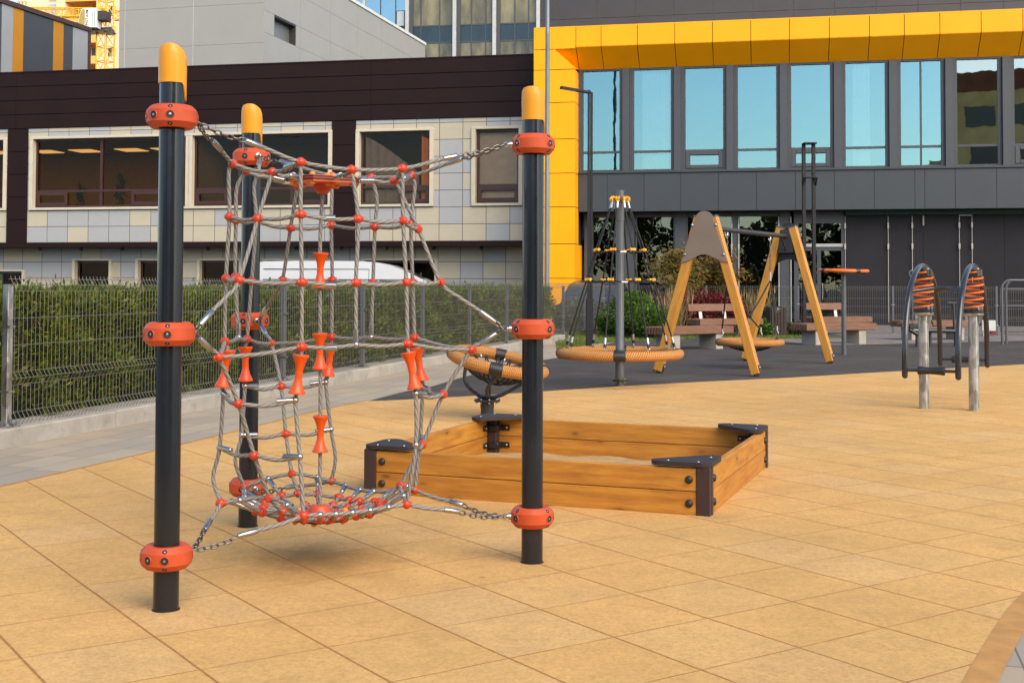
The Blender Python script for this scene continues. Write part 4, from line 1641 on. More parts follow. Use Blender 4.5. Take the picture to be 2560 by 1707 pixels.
# ================================================================ benches
def bench(name, label, back):
    b = thing(name, label, 'bench', (0, 0, 0), 0, 'wooden benches on concrete blocks', local=True)
    L, D = 2.1, .64
    zb, zt_ = .345, .505
    n = 7
    bw = D/n
    mb = MB()
    for k in range(n):
        e = .10 if k % 2 else 0.0
        e = 0
        mb.b2((0+e, k*bw+.012, zb), (L, (k+1)*bw-.012, zt_), .006, 0)
    for xx in (.32, L-.32):
        mb.b2((xx-.02, .015, zb+.03), (xx+.02, D-.015, zb+.09))
    mb.build('seat', m_bench, b, smooth=0)
    for xx in (.40, L-.40):
        k = MB()
        k.b2((xx-.11, .05, -.02), (xx+.11, D-.05, zb), .012)
        k.build('block', m_conc, b, smooth=0)
    if back:
        k = MB()
        R = Matrix.Rotation(math.radians(-10), 3, 'X')
        k.box((L*.40, D+.02, .80), (L*.74, .05, .20), R, .006, 0)
        k.build('backrest', m_bench, b, smooth=0)
        for xx in (L*.22, L*.60):
            k = MB()
            k.box((xx, D+.005, .63), (.10, .014, .44), R)
            k.build('support', m_wsup, b, smooth=0)
    return b
m_wsup = M('support_white', S(214, 214, 210, .75), .5)
bA = bench('bench', 'backless slatted wooden bench, nearest to the swing, behind its left leg', False)
bC = bench('bench', 'wooden bench with a high backrest plank in front of the red shrubs', True)
def put(b, u, v, deg, zref=.345):
    p = plane(u, v, (0, 0, zref), V((0, 0, 1)))
    b.location = (p.x, p.y, 0)
    b.rotation_euler = (0, 0, math.radians(deg))
put(bA, 1661.5, 837.5, 36)
put(bC, 1751, 813.3, 27)
bB = copy_tree(bA)
bB['label'] = 'backless slatted wooden bench behind the slim post of the orange-rimmed wheel'
put(bB, 2018, 826.9, 25)
bD = copy_tree(bC)
bD['label'] = 'wooden bench with a high backrest plank right of the litter bin'
put(bD, 2036, 807.2, 24)
bE = copy_tree(bA)
bE['label'] = 'backless wooden bench partly hidden behind the spring posts, by the fence gate'
put(bE, 2256, 817.5, 12)

# ================================================================ litter bin
lb = at(1932, 838, 34.5)
lbin = thing('litter_bin', 'dark brown slatted litter bin with a black bag over its rim', 'litter bin', (lb.x, lb.y, 0))
m_bin = wood('bin_wood', (.045, .03, .024), (.025, .016, .013), .2, 10, .9)
R = Matrix.Rotation(.45, 3, 'Z')
mb = MB()
for k in range(5):
    o_ = (k-2)*.105
    for (ax_, sgn) in ((0, -1), (0, 1), (1, -1), (1, 1)):
        c = V((o_, sgn*.27, .42)) if ax_ == 0 else V((sgn*.27, o_, .42))
        sz = (.09, .025, .76) if ax_ == 0 else (.025, .09, .76)
        mb.box(V((lb.x, lb.y, 0))+R @ c, sz, R, .004, 2)
mb.box(V((lb.x, lb.y, .4)), (.48, .48, .7), R)
mb.build('bin_body', m_bin, lbin, smooth=0)
m_bag = M('bag_black', (.012, .012, .013), .22, bump=1.0, bs=25)
mb = MB()
pts = []
for i, (r, z) in enumerate(((.225, .74), (.235, .80), (.255, .815), (.285, .80), (.295, .74), (.292, .66))):
    pts.append((r, z))
mb.lathe(pts, (lb.x, lb.y, 0), 22, tilt=lambda r, z, a: .018*math.sin(5*a+z*9)+(-.03*math.sin(9*a) if r > .28 else 0))
mb.build('bin_bag', m_bag, lbin, smooth=60)

# ================================================================ lamps and the tall pole
l0 = at(1473.6, 866, 27.6)
m_lamp = M('lamp_black', (.018, .018, .020), .5, var=.1, spec=.2)
lp = thing('street_lamp', 'black street lamp with one flat tilted head arm, before the yellow column', 'street lamp', (l0.x, l0.y, 0))
X0, Y0 = l0.x, l0.y
ztl = at(1476, 226, Y0).z
mb = MB()
mb.b2((X0-.080, Y0-.07, -.02), (X0+.080, Y0+.07, at(1473, 746, Y0).z), .008)
mb.build('lamp_base', m_lamp, lp, smooth=0)
mb = MB()
zz = at(1473, 746, Y0).z
dx = at(1476, 226, Y0).x - X0
mb.b2((X0-.055+dx*.6, Y0-.05, zz), (X0-.008+dx*.6, Y0+.05, ztl), .004)
mb.b2((X0+.004+dx*.6, Y0-.05, zz), (X0+.058+dx*.6, Y0+.05, ztl-.05), .004)
mb.build('lamp_post', m_lamp, lp, smooth=0)
p0_, p1_ = at(1476, 232, Y0), at(1401, 219, Y0-.15)
d = (p1_-p0_)
R = frame(d, V((0, 0, 1)))
mb = MB()
mb.box((p0_+p1_)/2, (.055, .13, d.length), Matrix((R.col[0], R.col[1], R.col[2])).transposed(), .008)
hd = mb.build('lamp_head', m_lamp, lp, smooth=0)
mb = MB()
mb.box(p0_.lerp(p1_, .72)-R.col[0]*.0295, (.006, .10, d.length*.45), Matrix((R.col[0], R.col[1], R.col[2])).transposed())
mb.build('lens', M('lens_frosted', S(190, 190, 180, .6), .3), hd, smooth=0)

t0 = at(2022, 838, 34.6)
lt = thing('street_lamp', 'black twin-post street lamp seen end-on, in front of the glass door', 'street lamp', (t0.x, t0.y, 0))
ztt = at(2022, 362, t0.y).z
for u in (2010, 2034.5):
    p = at(u, 600, t0.y)
    mb = MB()
    mb.b2((p.x-.045, t0.y-.06, -.02), (p.x+.045, t0.y+.06, ztt), .004)
    mb.build('lamp_post', m_lamp, lt, smooth=0)
pa, pb = at(2010, 600, t0.y).x, at(2034.5, 600, t0.y).x
mb = MB()
mb.b2((pa-.045, t0.y-.25, ztt), (pb+.045, t0.y+.06, ztt+.04), .01)
mb.build('lamp_head', m_lamp, lt, smooth=0)
za = at(2022, 444, t0.y).z
mb = MB()
mb.b2((pa-.07, t0.y-.22, za-.035), (pb+.07, t0.y-.066, za), .01)
for x in (pa-.045, pb+.045):
    mb.tube([(x, t0.y-.2, za-.03), (x, t0.y-.05, za-.22)], .025, 6)
mb.build('lamp_head', m_lamp, lt, smooth=0)

g0 = at(1368, 800, 38.0)
gp = thing('flag_pole', 'tall thin galvanised pole rising in front of the yellow column', 'pole', (g0.x, g0.y, 0))
mb = MB()
gx = at(1368, 400, 38).x
mb.lathe([(.078, -.02), (.076, 4.9), (.07, 4.95), (.066, 9.1), (.069, 9.12), (.069, 9.2), (.064, 9.22), (.062, 13.5), (.0001, 13.52)], (gx, 38, 0), 18)
mb.build('pole', M('pole_zinc', S(150, 158, 164, .52), .45, .35, var=.12, vs=2), gp)
mb = MB()
mb.lathe([(.17, .0), (.17, .02), (.085, .024), (.085, .12), (.076, .122)], (gx, 38, 0), 18)
mb.build('base_plate', m_galv, gp)
# ================================================================ buildings
BE = V((.979, -.204, 0)).normalized()
BN = V((-BE.y, BE.x, 0))            # into the building
BROT = math.atan2(BE.y, BE.x)
class Fac:
    """facade frame: local x along the wall, y into the building, z up"""
    def __init__(self, p0, e=BE):
        self.p0, self.e = V(p0), e
        self.n = V((-e.y, e.x, 0))
        self.rot = math.atan2(e.y, e.x)
    def loc(self, u, v, d=0.0):
        q = plane(u, v, self.p0+self.n*d, self.n)-self.p0
        return q.dot(self.e), q.z
    def s(self, u, d=0.0, v=700):
        return self.loc(u, v, d)[0]
    def z(self, u, v, d=0.0):
        return self.loc(u, v, d)[1]
def g5(x, y): return (1320+x/1.897, y/1.897)
m_yel = M('panel_yellow', S(252, 170, 0, .86), .42, var=.04, vs=1.2, rv=.1, spec=.25)
m_gpan = M('panel_grey', S(78, 86, 93, .43), .42, var=.07, dirt=.06, vs=1.0, rv=.1)
m_gpan2 = M('panel_dark_grey', S(76, 75, 79, .46), .5, var=.07, dirt=.06, vs=1.0, rv=.1)
m_gfrm = M('frame_grey', S(78, 82, 88, .58), .45, var=.05)
m_gwall = M('wall_charcoal', S(62, 61, 66, .40), .8, var=.08, vs=1.5, bump=.15, bs=40, spec=.2)
m_joint = M('joint_light', S(170, 168, 162, .7), .6)
m_back = M('backing_dark', (.02, .02, .022), .8)
m_glassY = glass_mat('glass_sky', (.50, .60, .62), .27, (.52, .93, 1.0))
m_glassW = glass_mat('glass_warm', (.55, .54, .48), .36, (.80, .88, .82), .0006)  # warm cast of the mirrored building put into the pane colour
m_glassG = glass_mat('glass_ground', (.26, .30, .29), .10, (.75, .9, .85))
m_inner = M('room_dark', S(50, 62, 66, .4), .8)
m_blind = M('blind_pale', S(220, 226, 224, .85), .8)
m_cable = M('conduit_white', S(186, 184, 178, .75), .5)

yb0 = at(2400, 816, 43.4)
FY = Fac((yb0.x, yb0.y, 0))
yb = thing('school_building', 'modern grey building with a yellow frame around a row of tall sky-blue windows', 'building', FY.p0, FY.rot, local=True)
def yb_sz(x, y, d=0.0):
    return FY.loc(*g5(x, y), d)
SE = 9.0                                    # right end of what is built
DF = -.75                                   # front of the yellow frame
sl = FY.s(1333, DF)
sin_ = FY.s(1320+222/1.897, DF)
z_top = FY.z(*g5(1200, 92), DF)
z_low = FY.z(*g5(1200, 190), DF)
z_head = FY.z(*g5(1200, 302), .12)
zwb = FY.z(*g5(1200, 800), 0)
zso = FY.z(*g5(1200, 996), 0)
JX = [225, 345, 518, 697, 877, 1060, 1245, 1435, 1627, 1793, 1963, 2160]
js = [FY.s(1320+x/1.897, DF) for x in JX]
step = js[-1]-js[-2]
while js[-1] < SE-step:
    js.append(js[-1]+step)
GP = .012
# yellow frame: front panels, splayed head, column
mb = MB()
edges = [sl]+js+[SE]
for i in range(len(edges)-1):
    a, b = edges[i]+GP, edges[i+1]-GP
    if i == 0:
        continue
    mb.b2((a, DF, z_low), (b, DF+.03, z_top))
    # splay
    za, zb = z_low, z_head
    vs = [(a, DF, za-.006), (b, DF, za-.006), (b, .10, zb), (a, .10, zb), (a, DF, za-.03), (b, DF, za-.03), (b, .10, zb-.03), (a, .10, zb-.03)]
    mb.convex([(x, y_, z_+ (.026 if k < 4 else .026)) for k, (x, y_, z_) in enumerate(vs)], [[0, 1, 2, 3], [4, 5, 6, 7], [0, 1, 5, 4], [2, 3, 7, 6], [0, 3, 7, 4], [1, 2, 6, 5]], V(((a+b)/2, (DF+.1)/2, (za+zb)/2)))
# first bay: front panel with the mitred corner
s_m = FY.s(1320+120/1.897, DF)
jz = [FY.z(1320+150/1.897, y_/1.897, DF) for y_ in (234, 331, 487, 660, 822, 982, 1157, 1320)]
mb.b2((sl, DF, jz[0]+GP), (edges[1]-GP, DF+.03, z_top))
tri = [(s_m, z_low), (edges[1]-GP, z_low), (edges[1]-GP, z_head)]
vs = [(s_m, DF+.002, z_low), (sin_, DF+.002, z_low), (sin_, .10, z_head), (s_m+.0, .10-.6, z_head+.4)]
mb.add([(s_m, DF-.001, z_low), (edges[1]-GP, DF-.001, z_low), (edges[1]-GP, .10, z_head), (sin_, .10, z_head)], [[0, 3, 2, 1]])
mb.add([(s_m, DF, z_low), (sin_, .10, z_head), (sin_, DF, jz[1]+GP)], [[0, 2, 1]])
zz = jz+[0.0]
for i in range(len(zz)-1):
    a, b = zz[i]-GP, zz[i+1]+GP
    if b >= a:
        continue
    if i == 0:
        mb.b2((sl, DF, b), (s_m, DF+.03, a))
        mb.add([(s_m, DF, z_low-GP), (s_m, DF, b), (sin_, DF, b)], [[0, 1, 2]])
    else:
        mb.b2((sl, DF, b), (sin_-.002, DF+.03, a))
        dd = .10 if zz[i] > zso+.1 else 1.1
        mb.b2((sin_-.03, DF+.031, b), (sin_, dd, a))
mb.b2((sl, DF+.035, 0), (sl+.03, 3.0, z_top))
mb.b2((sl, DF+.001, z_top), (SE, 3.0, z_top+.04))
cl_ = mb.build('yellow_cladding', m_yel, yb, smooth=0)
mb = MB()
mb.b2((sl+.04, DF+.04, 0), (sin_-.04, 1.2, jz[1]-.06))
mb.b2((sl+.04, DF+.04, jz[1]-.055), (s_m-.05, 1.2, z_low-.3))
mb.b2((sl+.04, DF+.04, z_low+.02), (SE, 1.2, z_top-.01))
mb.build('backing', m_back, yb, smooth=0)

# upper windows with piers
WX = [(255, 430), (490, 672), (737, 922), (988, 1178), (1243, 1437), (1503, 1700), (1768, 1972), (2040, 2245), (2315, 2520)]
wins = [(FY.s(1320+a/1.897, .05), FY.s(1320+b/1.897, .05)) for a, b in WX]
pitch = (wins[7][0]-wins[0][0])/7
w_ = sum(b-a for a, b in wins[:8])/8
wins = [(wins[0][0]+pitch*i, wins[0][0]+pitch*i+w_) for i in range(12)]
zt0 = z_head
zwt = z_head-.02
ztr = FY.z(*g5(1200, 706), .05)
DG = .22
pm = MB()
for i, (a, b) in enumerate(wins):
    nb = wins[i+1][0] if i+1 < len(wins) else b+.6
    pm.b2((b+.10, -.02, zwb), (b+.10+(nb-b)*.52, DG+.2, zwt))
    pm.b2((b+.10+(nb-b)*.52+.003, .10, zwb), (nb-.05, DG+.2, zwt))
pm.b2((sin_+.004, .06, zwb), (wins[0][0]-.03, DG+.2, zwt))
pm.b2((sin_, .11, zwt), (SE+4, DG+.2, zwt+.5))
pm.build('window_piers', m_gfrm, yb, smooth=0)
for i, (a, b) in enumerate(wins):
    vent = i in (2, 4, 8, 10)
    f = MB()
    t_ = .045
    f.b2((a-.045, DG-.10, zwb), (a+t_-.02, DG+.05, zwt))
    f.b2((b-t_+.02, DG-.10, zwb), (b+.095, DG+.05, zwt))
    f.b2((a+t_-.018, DG-.09, zwt-.05), (b-t_+.018, DG+.05, zwt))
    f.b2((a+t_-.018, DG-.09, zwb), (b-t_+.018, DG+.05, zwb+.06))
    f.b2((a+t_-.018, DG-.06, ztr-.04), (b-t_+.018, DG+.04, ztr+.04))
    if vent:
        f.b2((a+.03, DG-.12, zwb+.062), (a+.19, DG-.02, ztr-.042), .012)
        f.b2((b-.19, DG-.12, zwb+.062), (b-.03, DG-.02, ztr-.042), .012)
        f.b2((a+.192, DG-.12, ztr-.17), (b-.192, DG-.02, ztr-.042), .012)
        f.b2((a+.192, DG-.12, zwb+.062), (b-.192, DG-.02, zwb+.19), .012)
    if i == 6:
        f.b2(((a+b)/2-.03, DG-.06, zwb+.061), ((a+b)/2+.03, DG+.04, ztr-.041))
        f.b2(((a+b)/2-.03, DG-.06, ztr+.041), ((a+b)/2+.03, DG+.04, zwt-.051))
    wo = f.build('window', m_gfrm, yb, smooth=0)
    p = MB()
    tw = random.uniform(-.004, .004)
    p.add([(a, DG, ztr), (b, DG+tw, ztr), (b, DG+tw, zwt-.02), (a, DG, zwt-.02)], [[0, 1, 2, 3]])
    p.add([(a, DG, zwb+.02), (b, DG-tw, zwb+.02), (b, DG-tw, ztr), (a, DG, ztr)], [[0, 1, 2, 3]])
    p.build('pane', m_glassW if i >= 7 else m_glassY, wo, smooth=0)
    if i in (1, 5):
        bl = MB()
        x0, x1 = (a+.45*(b-a)*.5, b-.08) if i == 1 else (a+.2*(b-a), a+.62*(b-a))
        n = 18
        vs = []
        for k in range(n+1):
            x = x0+(x1-x0)*k/n
            yy = DG+.16+.018*math.sin(k*1.9)
            vs += [(x, yy, zwb+.05), (x, yy, zwt-.05)]
        bl.add(vs, [[2*k, 2*k+2, 2*k+3, 2*k+1] for k in range(n)])
        bl.build('curtain', m_blind, wo, smooth=60)
rm = MB()
rm.b2((sin_, 1.6, zwb-.2), (SE+4, 1.7, zwt+.3))
rm.b2((sin_, .45, zwb-.06), (SE+4, 1.6, zwb-.01))
rm.build('room', m_inner, yb, smooth=0)

# spandrel band under the windows
SX_ = [238, 375, 550, 725, 905, 1085, 1270, 1455, 1645, 1838, 1885, 2030, 2227]
ss = [FY.s(1320+x/1.897, 0) for x in SX_]
st_ = ss[2]-ss[1]
while ss[-1] < SE:
    ss.append(ss[-1]+st_)
mb = MB()
for i in range(len(ss)-1):
    mb.b2((ss[i]+.007, 0, zso), (ss[i+1]-.007, .03, zwb-.10))
mb.b2((sin_+.002, -.06, zwb-.085), (SE+4, .25, zwb-.003), .008)
mb.b2((sin_+.002, .035, zso+.004), (SE+4, 1.25, zso+.05))
mb.build('spandrel_panels', m_gpan, yb, smooth=0)
mb = MB()
mb.b2((sin_+.003, .034, zso+.055), (SE+4, .06, zwb-.09))
mb.build('backing', m_back, yb, smooth=0)
gz = zso-.001
mb = MB()
x0 = FY.s(1320+1505/1.897, .9)
mb.b2((x0, .72, zso-.16), (SE+4, .86, zso-.012))
mb.build('soffit_trim', M('trim_green', S(20, 74, 62, .6), .6), yb, smooth=0)

# grey wall above the yellow frame
zu = FY.z(*g5(1200, 78), .4)
mb = MB()
vx = [54, 132, 325, 510, 697, 885, 1078, 1270, 1468, 1635, 1838, 2040, 2250]
us = [FY.s(1320+x/1.897, .4) for x in vx]
st2 = us[5]-us[4]
us = [us[0]]+[us[2]+st2*k for k in range(-1, 14)]
us = [x for i, x in enumerate(us) if i == 0 or x > us[0]+.3]
hz = [z_top+.05-.6, FY.z(*g5(600, 76), .4)]
while hz[-1] < z_top+3:
    hz.append(hz[-1]+1.55)
for i in range(len(us)-1):
    for j in range(len(hz)-1):
        mb.b2((us[i]+.009, .4, hz[j]+.007), (us[i+1]-.009, .43, hz[j+1]-.007))
mb.build('upper_panels', m_gpan2, yb, smooth=0)
mb = MB()
mb.b2((us[0]+.01, .436, z_top-.5), (us[-1], 8, hz[-1]-.02))
mb.build('joint_backing', m_joint, yb, smooth=0)

# ground floor: glazing, piers, door, charcoal wall
DGW = .9
def gs(x):
    return FY.s(1320+x/1.897, DGW)
gl_ = [(308, 418), (516, 692), (757, 965), (1003, 1188)]
pan = []
wl = MB()
pier = [(268, 300), (425, 506), (698, 750), (968, 997), (1196, 1245)]
for a, b in pier:
    wl.b2((gs(a), DGW-.08, 0), (gs(b), DGW+.25, zso-.005))
wl.build('ground_piers', m_gfrm, yb, smooth=0)
for a, b in gl_:
    f = MB()
    x0, x1 = gs(a)-.05, gs(b)+.05
    zt_ = zso-.18
    f.b2((x0, DGW-.03, zt_), (x1, DGW+.08, zso-.01))
    f.b2((x0, DGW-.03, .1), (x0+.06, DGW+.08, zt_-.002))
    f.b2((x1-.06, DGW-.03, .1), (x1, DGW+.08, zt_-.002))
    f.b2((x0+.062, DGW-.03, .1), (x1-.062, DGW+.08, .22))
    wo = f.build('window', m_gfrm, yb, smooth=0)
    p = MB()
    p.add([(x0+.05, DGW+.02, .2), (x1-.05, DGW+.02, .2), (x1-.05, DGW+.02, zt_+.01), (x0+.05, DGW+.02, zt_+.01)], [[0, 1, 2, 3]])
    p.build('pane', m_glassG, wo, smooth=0)
# entrance door
a, b = gs(1262), gs(1500)
zd0 = FY.z(*g5(1380, 1163), DGW)
ztd = FY.z(*g5(1380, 1060), DGW)
f = MB()
f.b2((a, DGW-.04, 0), (a+.16, DGW+.08, zso-.012))
f.b2((b-.10, DGW-.04, 0), (b, DGW+.08, zso-.012))
f.b2((a+.162, DGW-.04, ztd), (b-.102, DGW+.08, zso-.012))
f.b2(((a+b)/2-.07, DGW-.04, .15), ((a+b)/2+.07, DGW+.06, zd0-.07))
f.b2((a+.162, DGW-.03, 0), (b-.102, DGW+.06, .14))
f.b2((a+.162, DGW-.03, zd0-.20), (b-.102, DGW+.06, zd0-.065))
do = f.build('door', m_gfrm, yb, smooth=0)
f = MB()
f.b2((a+.05, DGW-.075, zd0-.06), (b-.05, DGW+.05, zd0+.05))
f.build('transom', m_cable, do, smooth=0)
p = MB()
p.add([(a+.15, DGW+.03, .1), (b-.09, DGW+.03, .1), (b-.09, DGW+.03, ztd+.01), (a+.15, DGW+.03, ztd+.01)], [[0, 1, 2, 3]])
p.build('pane', m_glassG, do, smooth=0)
f = MB()
for x in ((a+b)/2-.12, (a+b)/2+.12):
    f.tube([(x, DGW-.10, .9), (x, DGW-.10, 1.5)], .018, 8)
f.build('handle', m_steel, do, smooth=60)
wl = MB()
wj = [gs(1505), gs(1708), gs(1875), gs(2045), gs(2260), SE+4]
for i in range(len(wj)-1):
    wl.b2((wj[i]+.004, DGW-.05, 0), (wj[i+1]-.004, DGW+.2, zso-.17))
wl.build('ground_wall', m_gwall, yb, smooth=0)
inn = MB()
inn.b2((sin_+.05, 4.0, 0), (gs(1505), 4.1, zso))
inn.b2((sin_+.05, DGW+.3, -.05), (gs(1505), 4.0, .0))
inn.build('room', M('room_black', (.025, .028, .026), .8), yb, smooth=0)
# light conduits hanging down the charcoal wall
for x, zb_ in ((967, 0), (1000, 0), (1190, 0), (1247, 0), (1504, .9), (1708, .1), (1822, .3), (2045, .2), (2105, 1.5)):
    c = MB()
    xx = gs(x)
    c.tube([(xx, DGW-.13, zb_+.0), (xx, DGW-.13, zso-.2)], .020 if x < 1300 else .012, 6)
    for z_ in (zso-.55, zso-1.3):
        c.b2((xx-.03, DGW-.155, z_-.10), (xx+.03, DGW-.105, z_+.10), .006)
    c.build('conduit', m_cable, yb, smooth=40)
c = MB()
c.tube([(gs(2045), DGW-.13, zso-.2), (gs(2105), DGW-.13, zso-.2)], .02, 6)
c.tube([(gs(1875), DGW-.10, zso-.55), (gs(1875), DGW-.10, zso-.2)], .03, 6)
c.build('conduit', m_cable, yb, smooth=40)
bd_ = MB()
bd_.b2((FY.s(1700, .2), .2, 0), (SE+4, .24, .01))
bm2 = MB()
bm2.b2((sl+.1, 4.2, 0), (SE+4, 14, z_top+3))
bm2.build('body', m_gpan2, yb, smooth=0)
lg = MB()
xx, z_ = FY.loc(1320+720/1.897, 1282/1.897, DGW)
R = Matrix.Identity(3)
for k in range(5):
    lg.b2((xx-.22+k*.09, DGW-.062, z_-.05+(k % 2)*.02), (xx-.15+k*.09, DGW-.052, z_+.05))
lg.build('yellow_sign', M('sign_yellow', S(240, 214, 30, .8), .6), yb, smooth=0)

# ---------------------------------------------------------------- brown office building
br0 = at(1333, 700, 48)
FB_ = Fac((br0.x, br0.y, 0))
bb = thing('office_building', 'long two-storey dark brown building clad in beige and grey tiles, behind the hedge', 'building', FB_.p0, FB_.rot, local=True)
m_br = M('panel_brown', S(54, 32, 30, .40), .42, var=.12, vs=.8, rv=.15, spec=.14)
m_beige = M('trim_beige', S(222, 212, 188, .66), .6, var=.05, vs=3)
m_bfr = M('frame_brown', S(72, 38, 28, .6), .4, var=.1)
m_glassB = glass_mat('glass_brown', (.62, .50, .36), -.025, (.9, .8, .7))
m_glassD = glass_mat('glass_dark', (.80, .72, .66), -.02, (.9, .82, .75))
def tiles(name, w, h, k=1.0, org=(0, 0)):
    t = NT(name)
    uv = t.co('UV')
    xy = t.n('ShaderNodeSeparateXYZ', {'Vector': uv})
    cx = t.m('DIVIDE', t.m('SUBTRACT', xy.outputs[0], org[0]), w)
    cy = t.m('DIVIDE', t.m('SUBTRACT', xy.outputs[1], org[1]), h)
    cell = t.n('ShaderNodeCombineXYZ', {0: t.m('FLOOR', cx), 1: t.m('FLOOR', cy)}).outputs[0]
    rnd = t.n('ShaderNodeTexWhiteNoise', {'Vector': cell}, noise_dimensions='2D')
    f = t.m('GREATER_THAN', rnd.outputs[0], .47)
    c = t.mix(f, S(216, 205, 178, .60*k), S(194, 196, 196, .58*k))
    sc2 = t.n('ShaderNodeSeparateColor', {'Color': rnd.outputs[1]}).outputs[1]
    c = t.mix(t.m('MULTIPLY', sc2, .12), c, (.3, .3, .3))
    nz = t.noise(uv, 3.0, 4)
    c = t.mix(t.m('MULTIPLY', t.ramp(nz, .45, .75), .14), c, (.25, .23, .2))
    def edge(cc, s_):
        fr = t.m('FRACT', cc)
        return t.m('MULTIPLY', t.m('MINIMUM', fr, t.m('SUBTRACT', 1.0, fr)), s_)
    j = t.ramp(t.m('MINIMUM', edge(cx, w), edge(cy, h)), .018, .008)
    c = t.mix(t.m('MULTIPLY', j, .85), c, (.05, .045, .045))
    return t.out(c, .45, 0, t.bump(t.m('MULTIPLY', j, -1.0), .5, .02))
U0 = 176
zr = {k: FB_.z(U0, v) for k, v in dict(tt=320, tb=336.6, wt=346.9, wb=519, fb=527, r1=566.5, r2=606.4, bb=617.8).items()}
zr['top'] = FB_.z(653, 162)
z_fb = zr['tt']
th = (zr['fb']-zr['r2'])/2
TW = .95
sA = FB_.s(64), FB_.s(827)
sB = FB_.s(887), 2.0
s0 = FB_.s(-160), FB_.s(14)
m_tile = tiles('facade_tiles', TW, th, 1.0, (sA[0], zr['r2']))
m_tile2 = tiles('ground_tiles', TW*.98, th*1.02, .95, (sA[0]+.02, zr['bb']-.6))
ND = 4
mb = MB()
ph = (zr['top']-z_fb)/ND
for k in range(ND):
    x = s0[0]-20
    for seg in range(9):
        w = 7.9
        mb.b2((x+.004, -.02*(1), z_fb+ph*k+.028), (x+w-.004, .06, z_fb+ph*(k+1)-.002))
        x += w
        if x > 3:
            break
mb.b2((s0[0]-20, .04, z_fb), (3, .2, zr['top']-.03))
mb.b2((s0[0]-20, -.05, zr['top']), (3, .6, zr['top']+.05))
for a, b in ((s0[1], sA[0]), (sA[1], sB[0])):
    n = 5
    hh = (z_fb-zr['r2'])/n
    for k in range(n):
        mb.b2((a, -.02, zr['r2']+hh*k+.012), (b, .06, zr['r2']+hh*(k+1)-.012))
    mb.b2((a, .04, zr['r2']), (b, .2, z_fb))
mb.b2((s0[0]-20, -.06, zr['bb']), (3, 1.3, zr['r2']-.002))
mb.build('brown_cladding', m_br, bb, smooth=0)

def field(name, s0_, s1_, z0, z1, holes, mat, d=.03, par=None):
    """tiled wall around rectangular holes"""
    xs = sorted({s0_, s1_}|{min(max(x, s0_), s1_) for h in holes for x in h[:2]})
    zs = sorted({z0, z1}|{min(max(z, z0), z1) for h in holes for z in h[2:]})
    mb = MB()
    for i in range(len(xs)-1):
        for j in range(len(zs)-1):
            cx, cz = (xs[i]+xs[i+1])/2, (zs[j]+zs[j+1])/2
            if any(h[0] < cx < h[1] and h[2] < cz < h[3] for h in holes):
                continue
            q = [(xs[i], zs[j]), (xs[i+1], zs[j]), (xs[i+1], zs[j+1]), (xs[i], zs[j+1])]
            mb.add([(x, d, z) for x, z in q], [[0, 1, 2, 3]], [q])
    return mb.build(name, mat, par or bb, smooth=0)
def bwin(s0_, s1_, z0, z1, bars, vents, d=.0, glass=None, room=None, lights=(), beige=True, tw=.16, fr=None):
    if beige:
        b = MB()
        b.b2((s0_-tw, d-.07, z1), (s1_+tw, d+.35, z1+tw*.62), .01)
        b.b2((s0_-tw, d-.07, z0-tw*.62), (s1_+tw, d+.35, z0), .01)
        b.b2((s0_-tw, d-.069, z0+.001), (s0_, d+.35, z1-.001))
        b.b2((s1_, d-.069, z0+.001), (s1_+tw, d+.35, z1-.001))
        b.build('window_surround', m_beige, bb, smooth=0)
    f = MB()
    D = d+.22
    t_ = .09
    f.b2((s0_+.002, D-.04, z0+.002), (s0_+t_, D+.06, z1-.002))
    f.b2((s1_-t_, D-.04, z0+.002), (s1_-.002, D+.06, z1-.002))
    f.b2((s0_+t_, D-.04, z1-t_), (s1_-t_, D+.06, z1-.002))
    f.b2((s0_+t_, D-.04, z0+.002), (s1_-t_, D+.06, z0+t_))
    if vents is not None:
        zt_, vl = vents
        f.b2((s0_+t_, D-.045, zt_-.05), (s1_-t_, D+.05, zt_+.05))
        for (a, b_) in vl:
            f.b2((a, D-.07, z0+t_), (a+.13, D-.045, zt_-.052))
            f.b2((b_-.13, D-.07, z0+t_), (b_, D-.045, zt_-.052))
            f.b2((a+.131, D-.07, z0+t_), (b_-.131, D-.045, z0+t_+.13))
            f.b2((a+.131, D-.07, zt_-.18), (b_-.131, D-.045, zt_-.053))
    for x in bars:
        f.b2((x-.06, D-.05, z0+t_), (x+.06, D+.055, z1-t_))
    wo = f.build('window', fr or m_bfr, bb, smooth=0)
    p = MB()
    p.add([(s0_+.05, D+.01, z0+.05), (s1_-.05, D+.01, z0+.05), (s1_-.05, D+.01, z1-.05), (s0_+.05, D+.01, z1-.05)], [[0, 1, 2, 3]])
    p.build('pane', glass or m_glassB, wo, smooth=0)
    return wo
ztr2 = FB_.z(U0, 280+672/3.41)
wA1 = (FB_.s(79), FB_.s(462), zr['wb'], zr['wt'])
wA2 = (FB_.s(478), FB_.s(819), zr['wb'], zr['wt'])
wB1 = (FB_.s(897), FB_.s(1073), zr['wb'], zr['wt'])
wB2 = (FB_.s(1188), FB_.s(1296), zr['wb'], zr['wt'])
w0 = (FB_.s(-200), FB_.s(5), zr['wb'], zr['wt'])
field('tile_field', sA[0], sA[1], zr['r2'], z_fb, [wA1, wA2], m_tile)
field('tile_field', sB[0], sB[1], zr['r2'], z_fb, [wB1, wB2], m_tile)
field('tile_field', s0[0]-20, s0[1], zr['r2'], z_fb, [w0], m_tile)
def S_(u): return FB_.s(u)
bwin(*wA1, [S_(244), S_(408)], (ztr2, [(S_(84), S_(160)), (S_(321), S_(398))]))
bwin(*wA2, [S_(592)], (ztr2, [(S_(484), S_(562)), (S_(720), S_(812))]), glass=m_glassD)
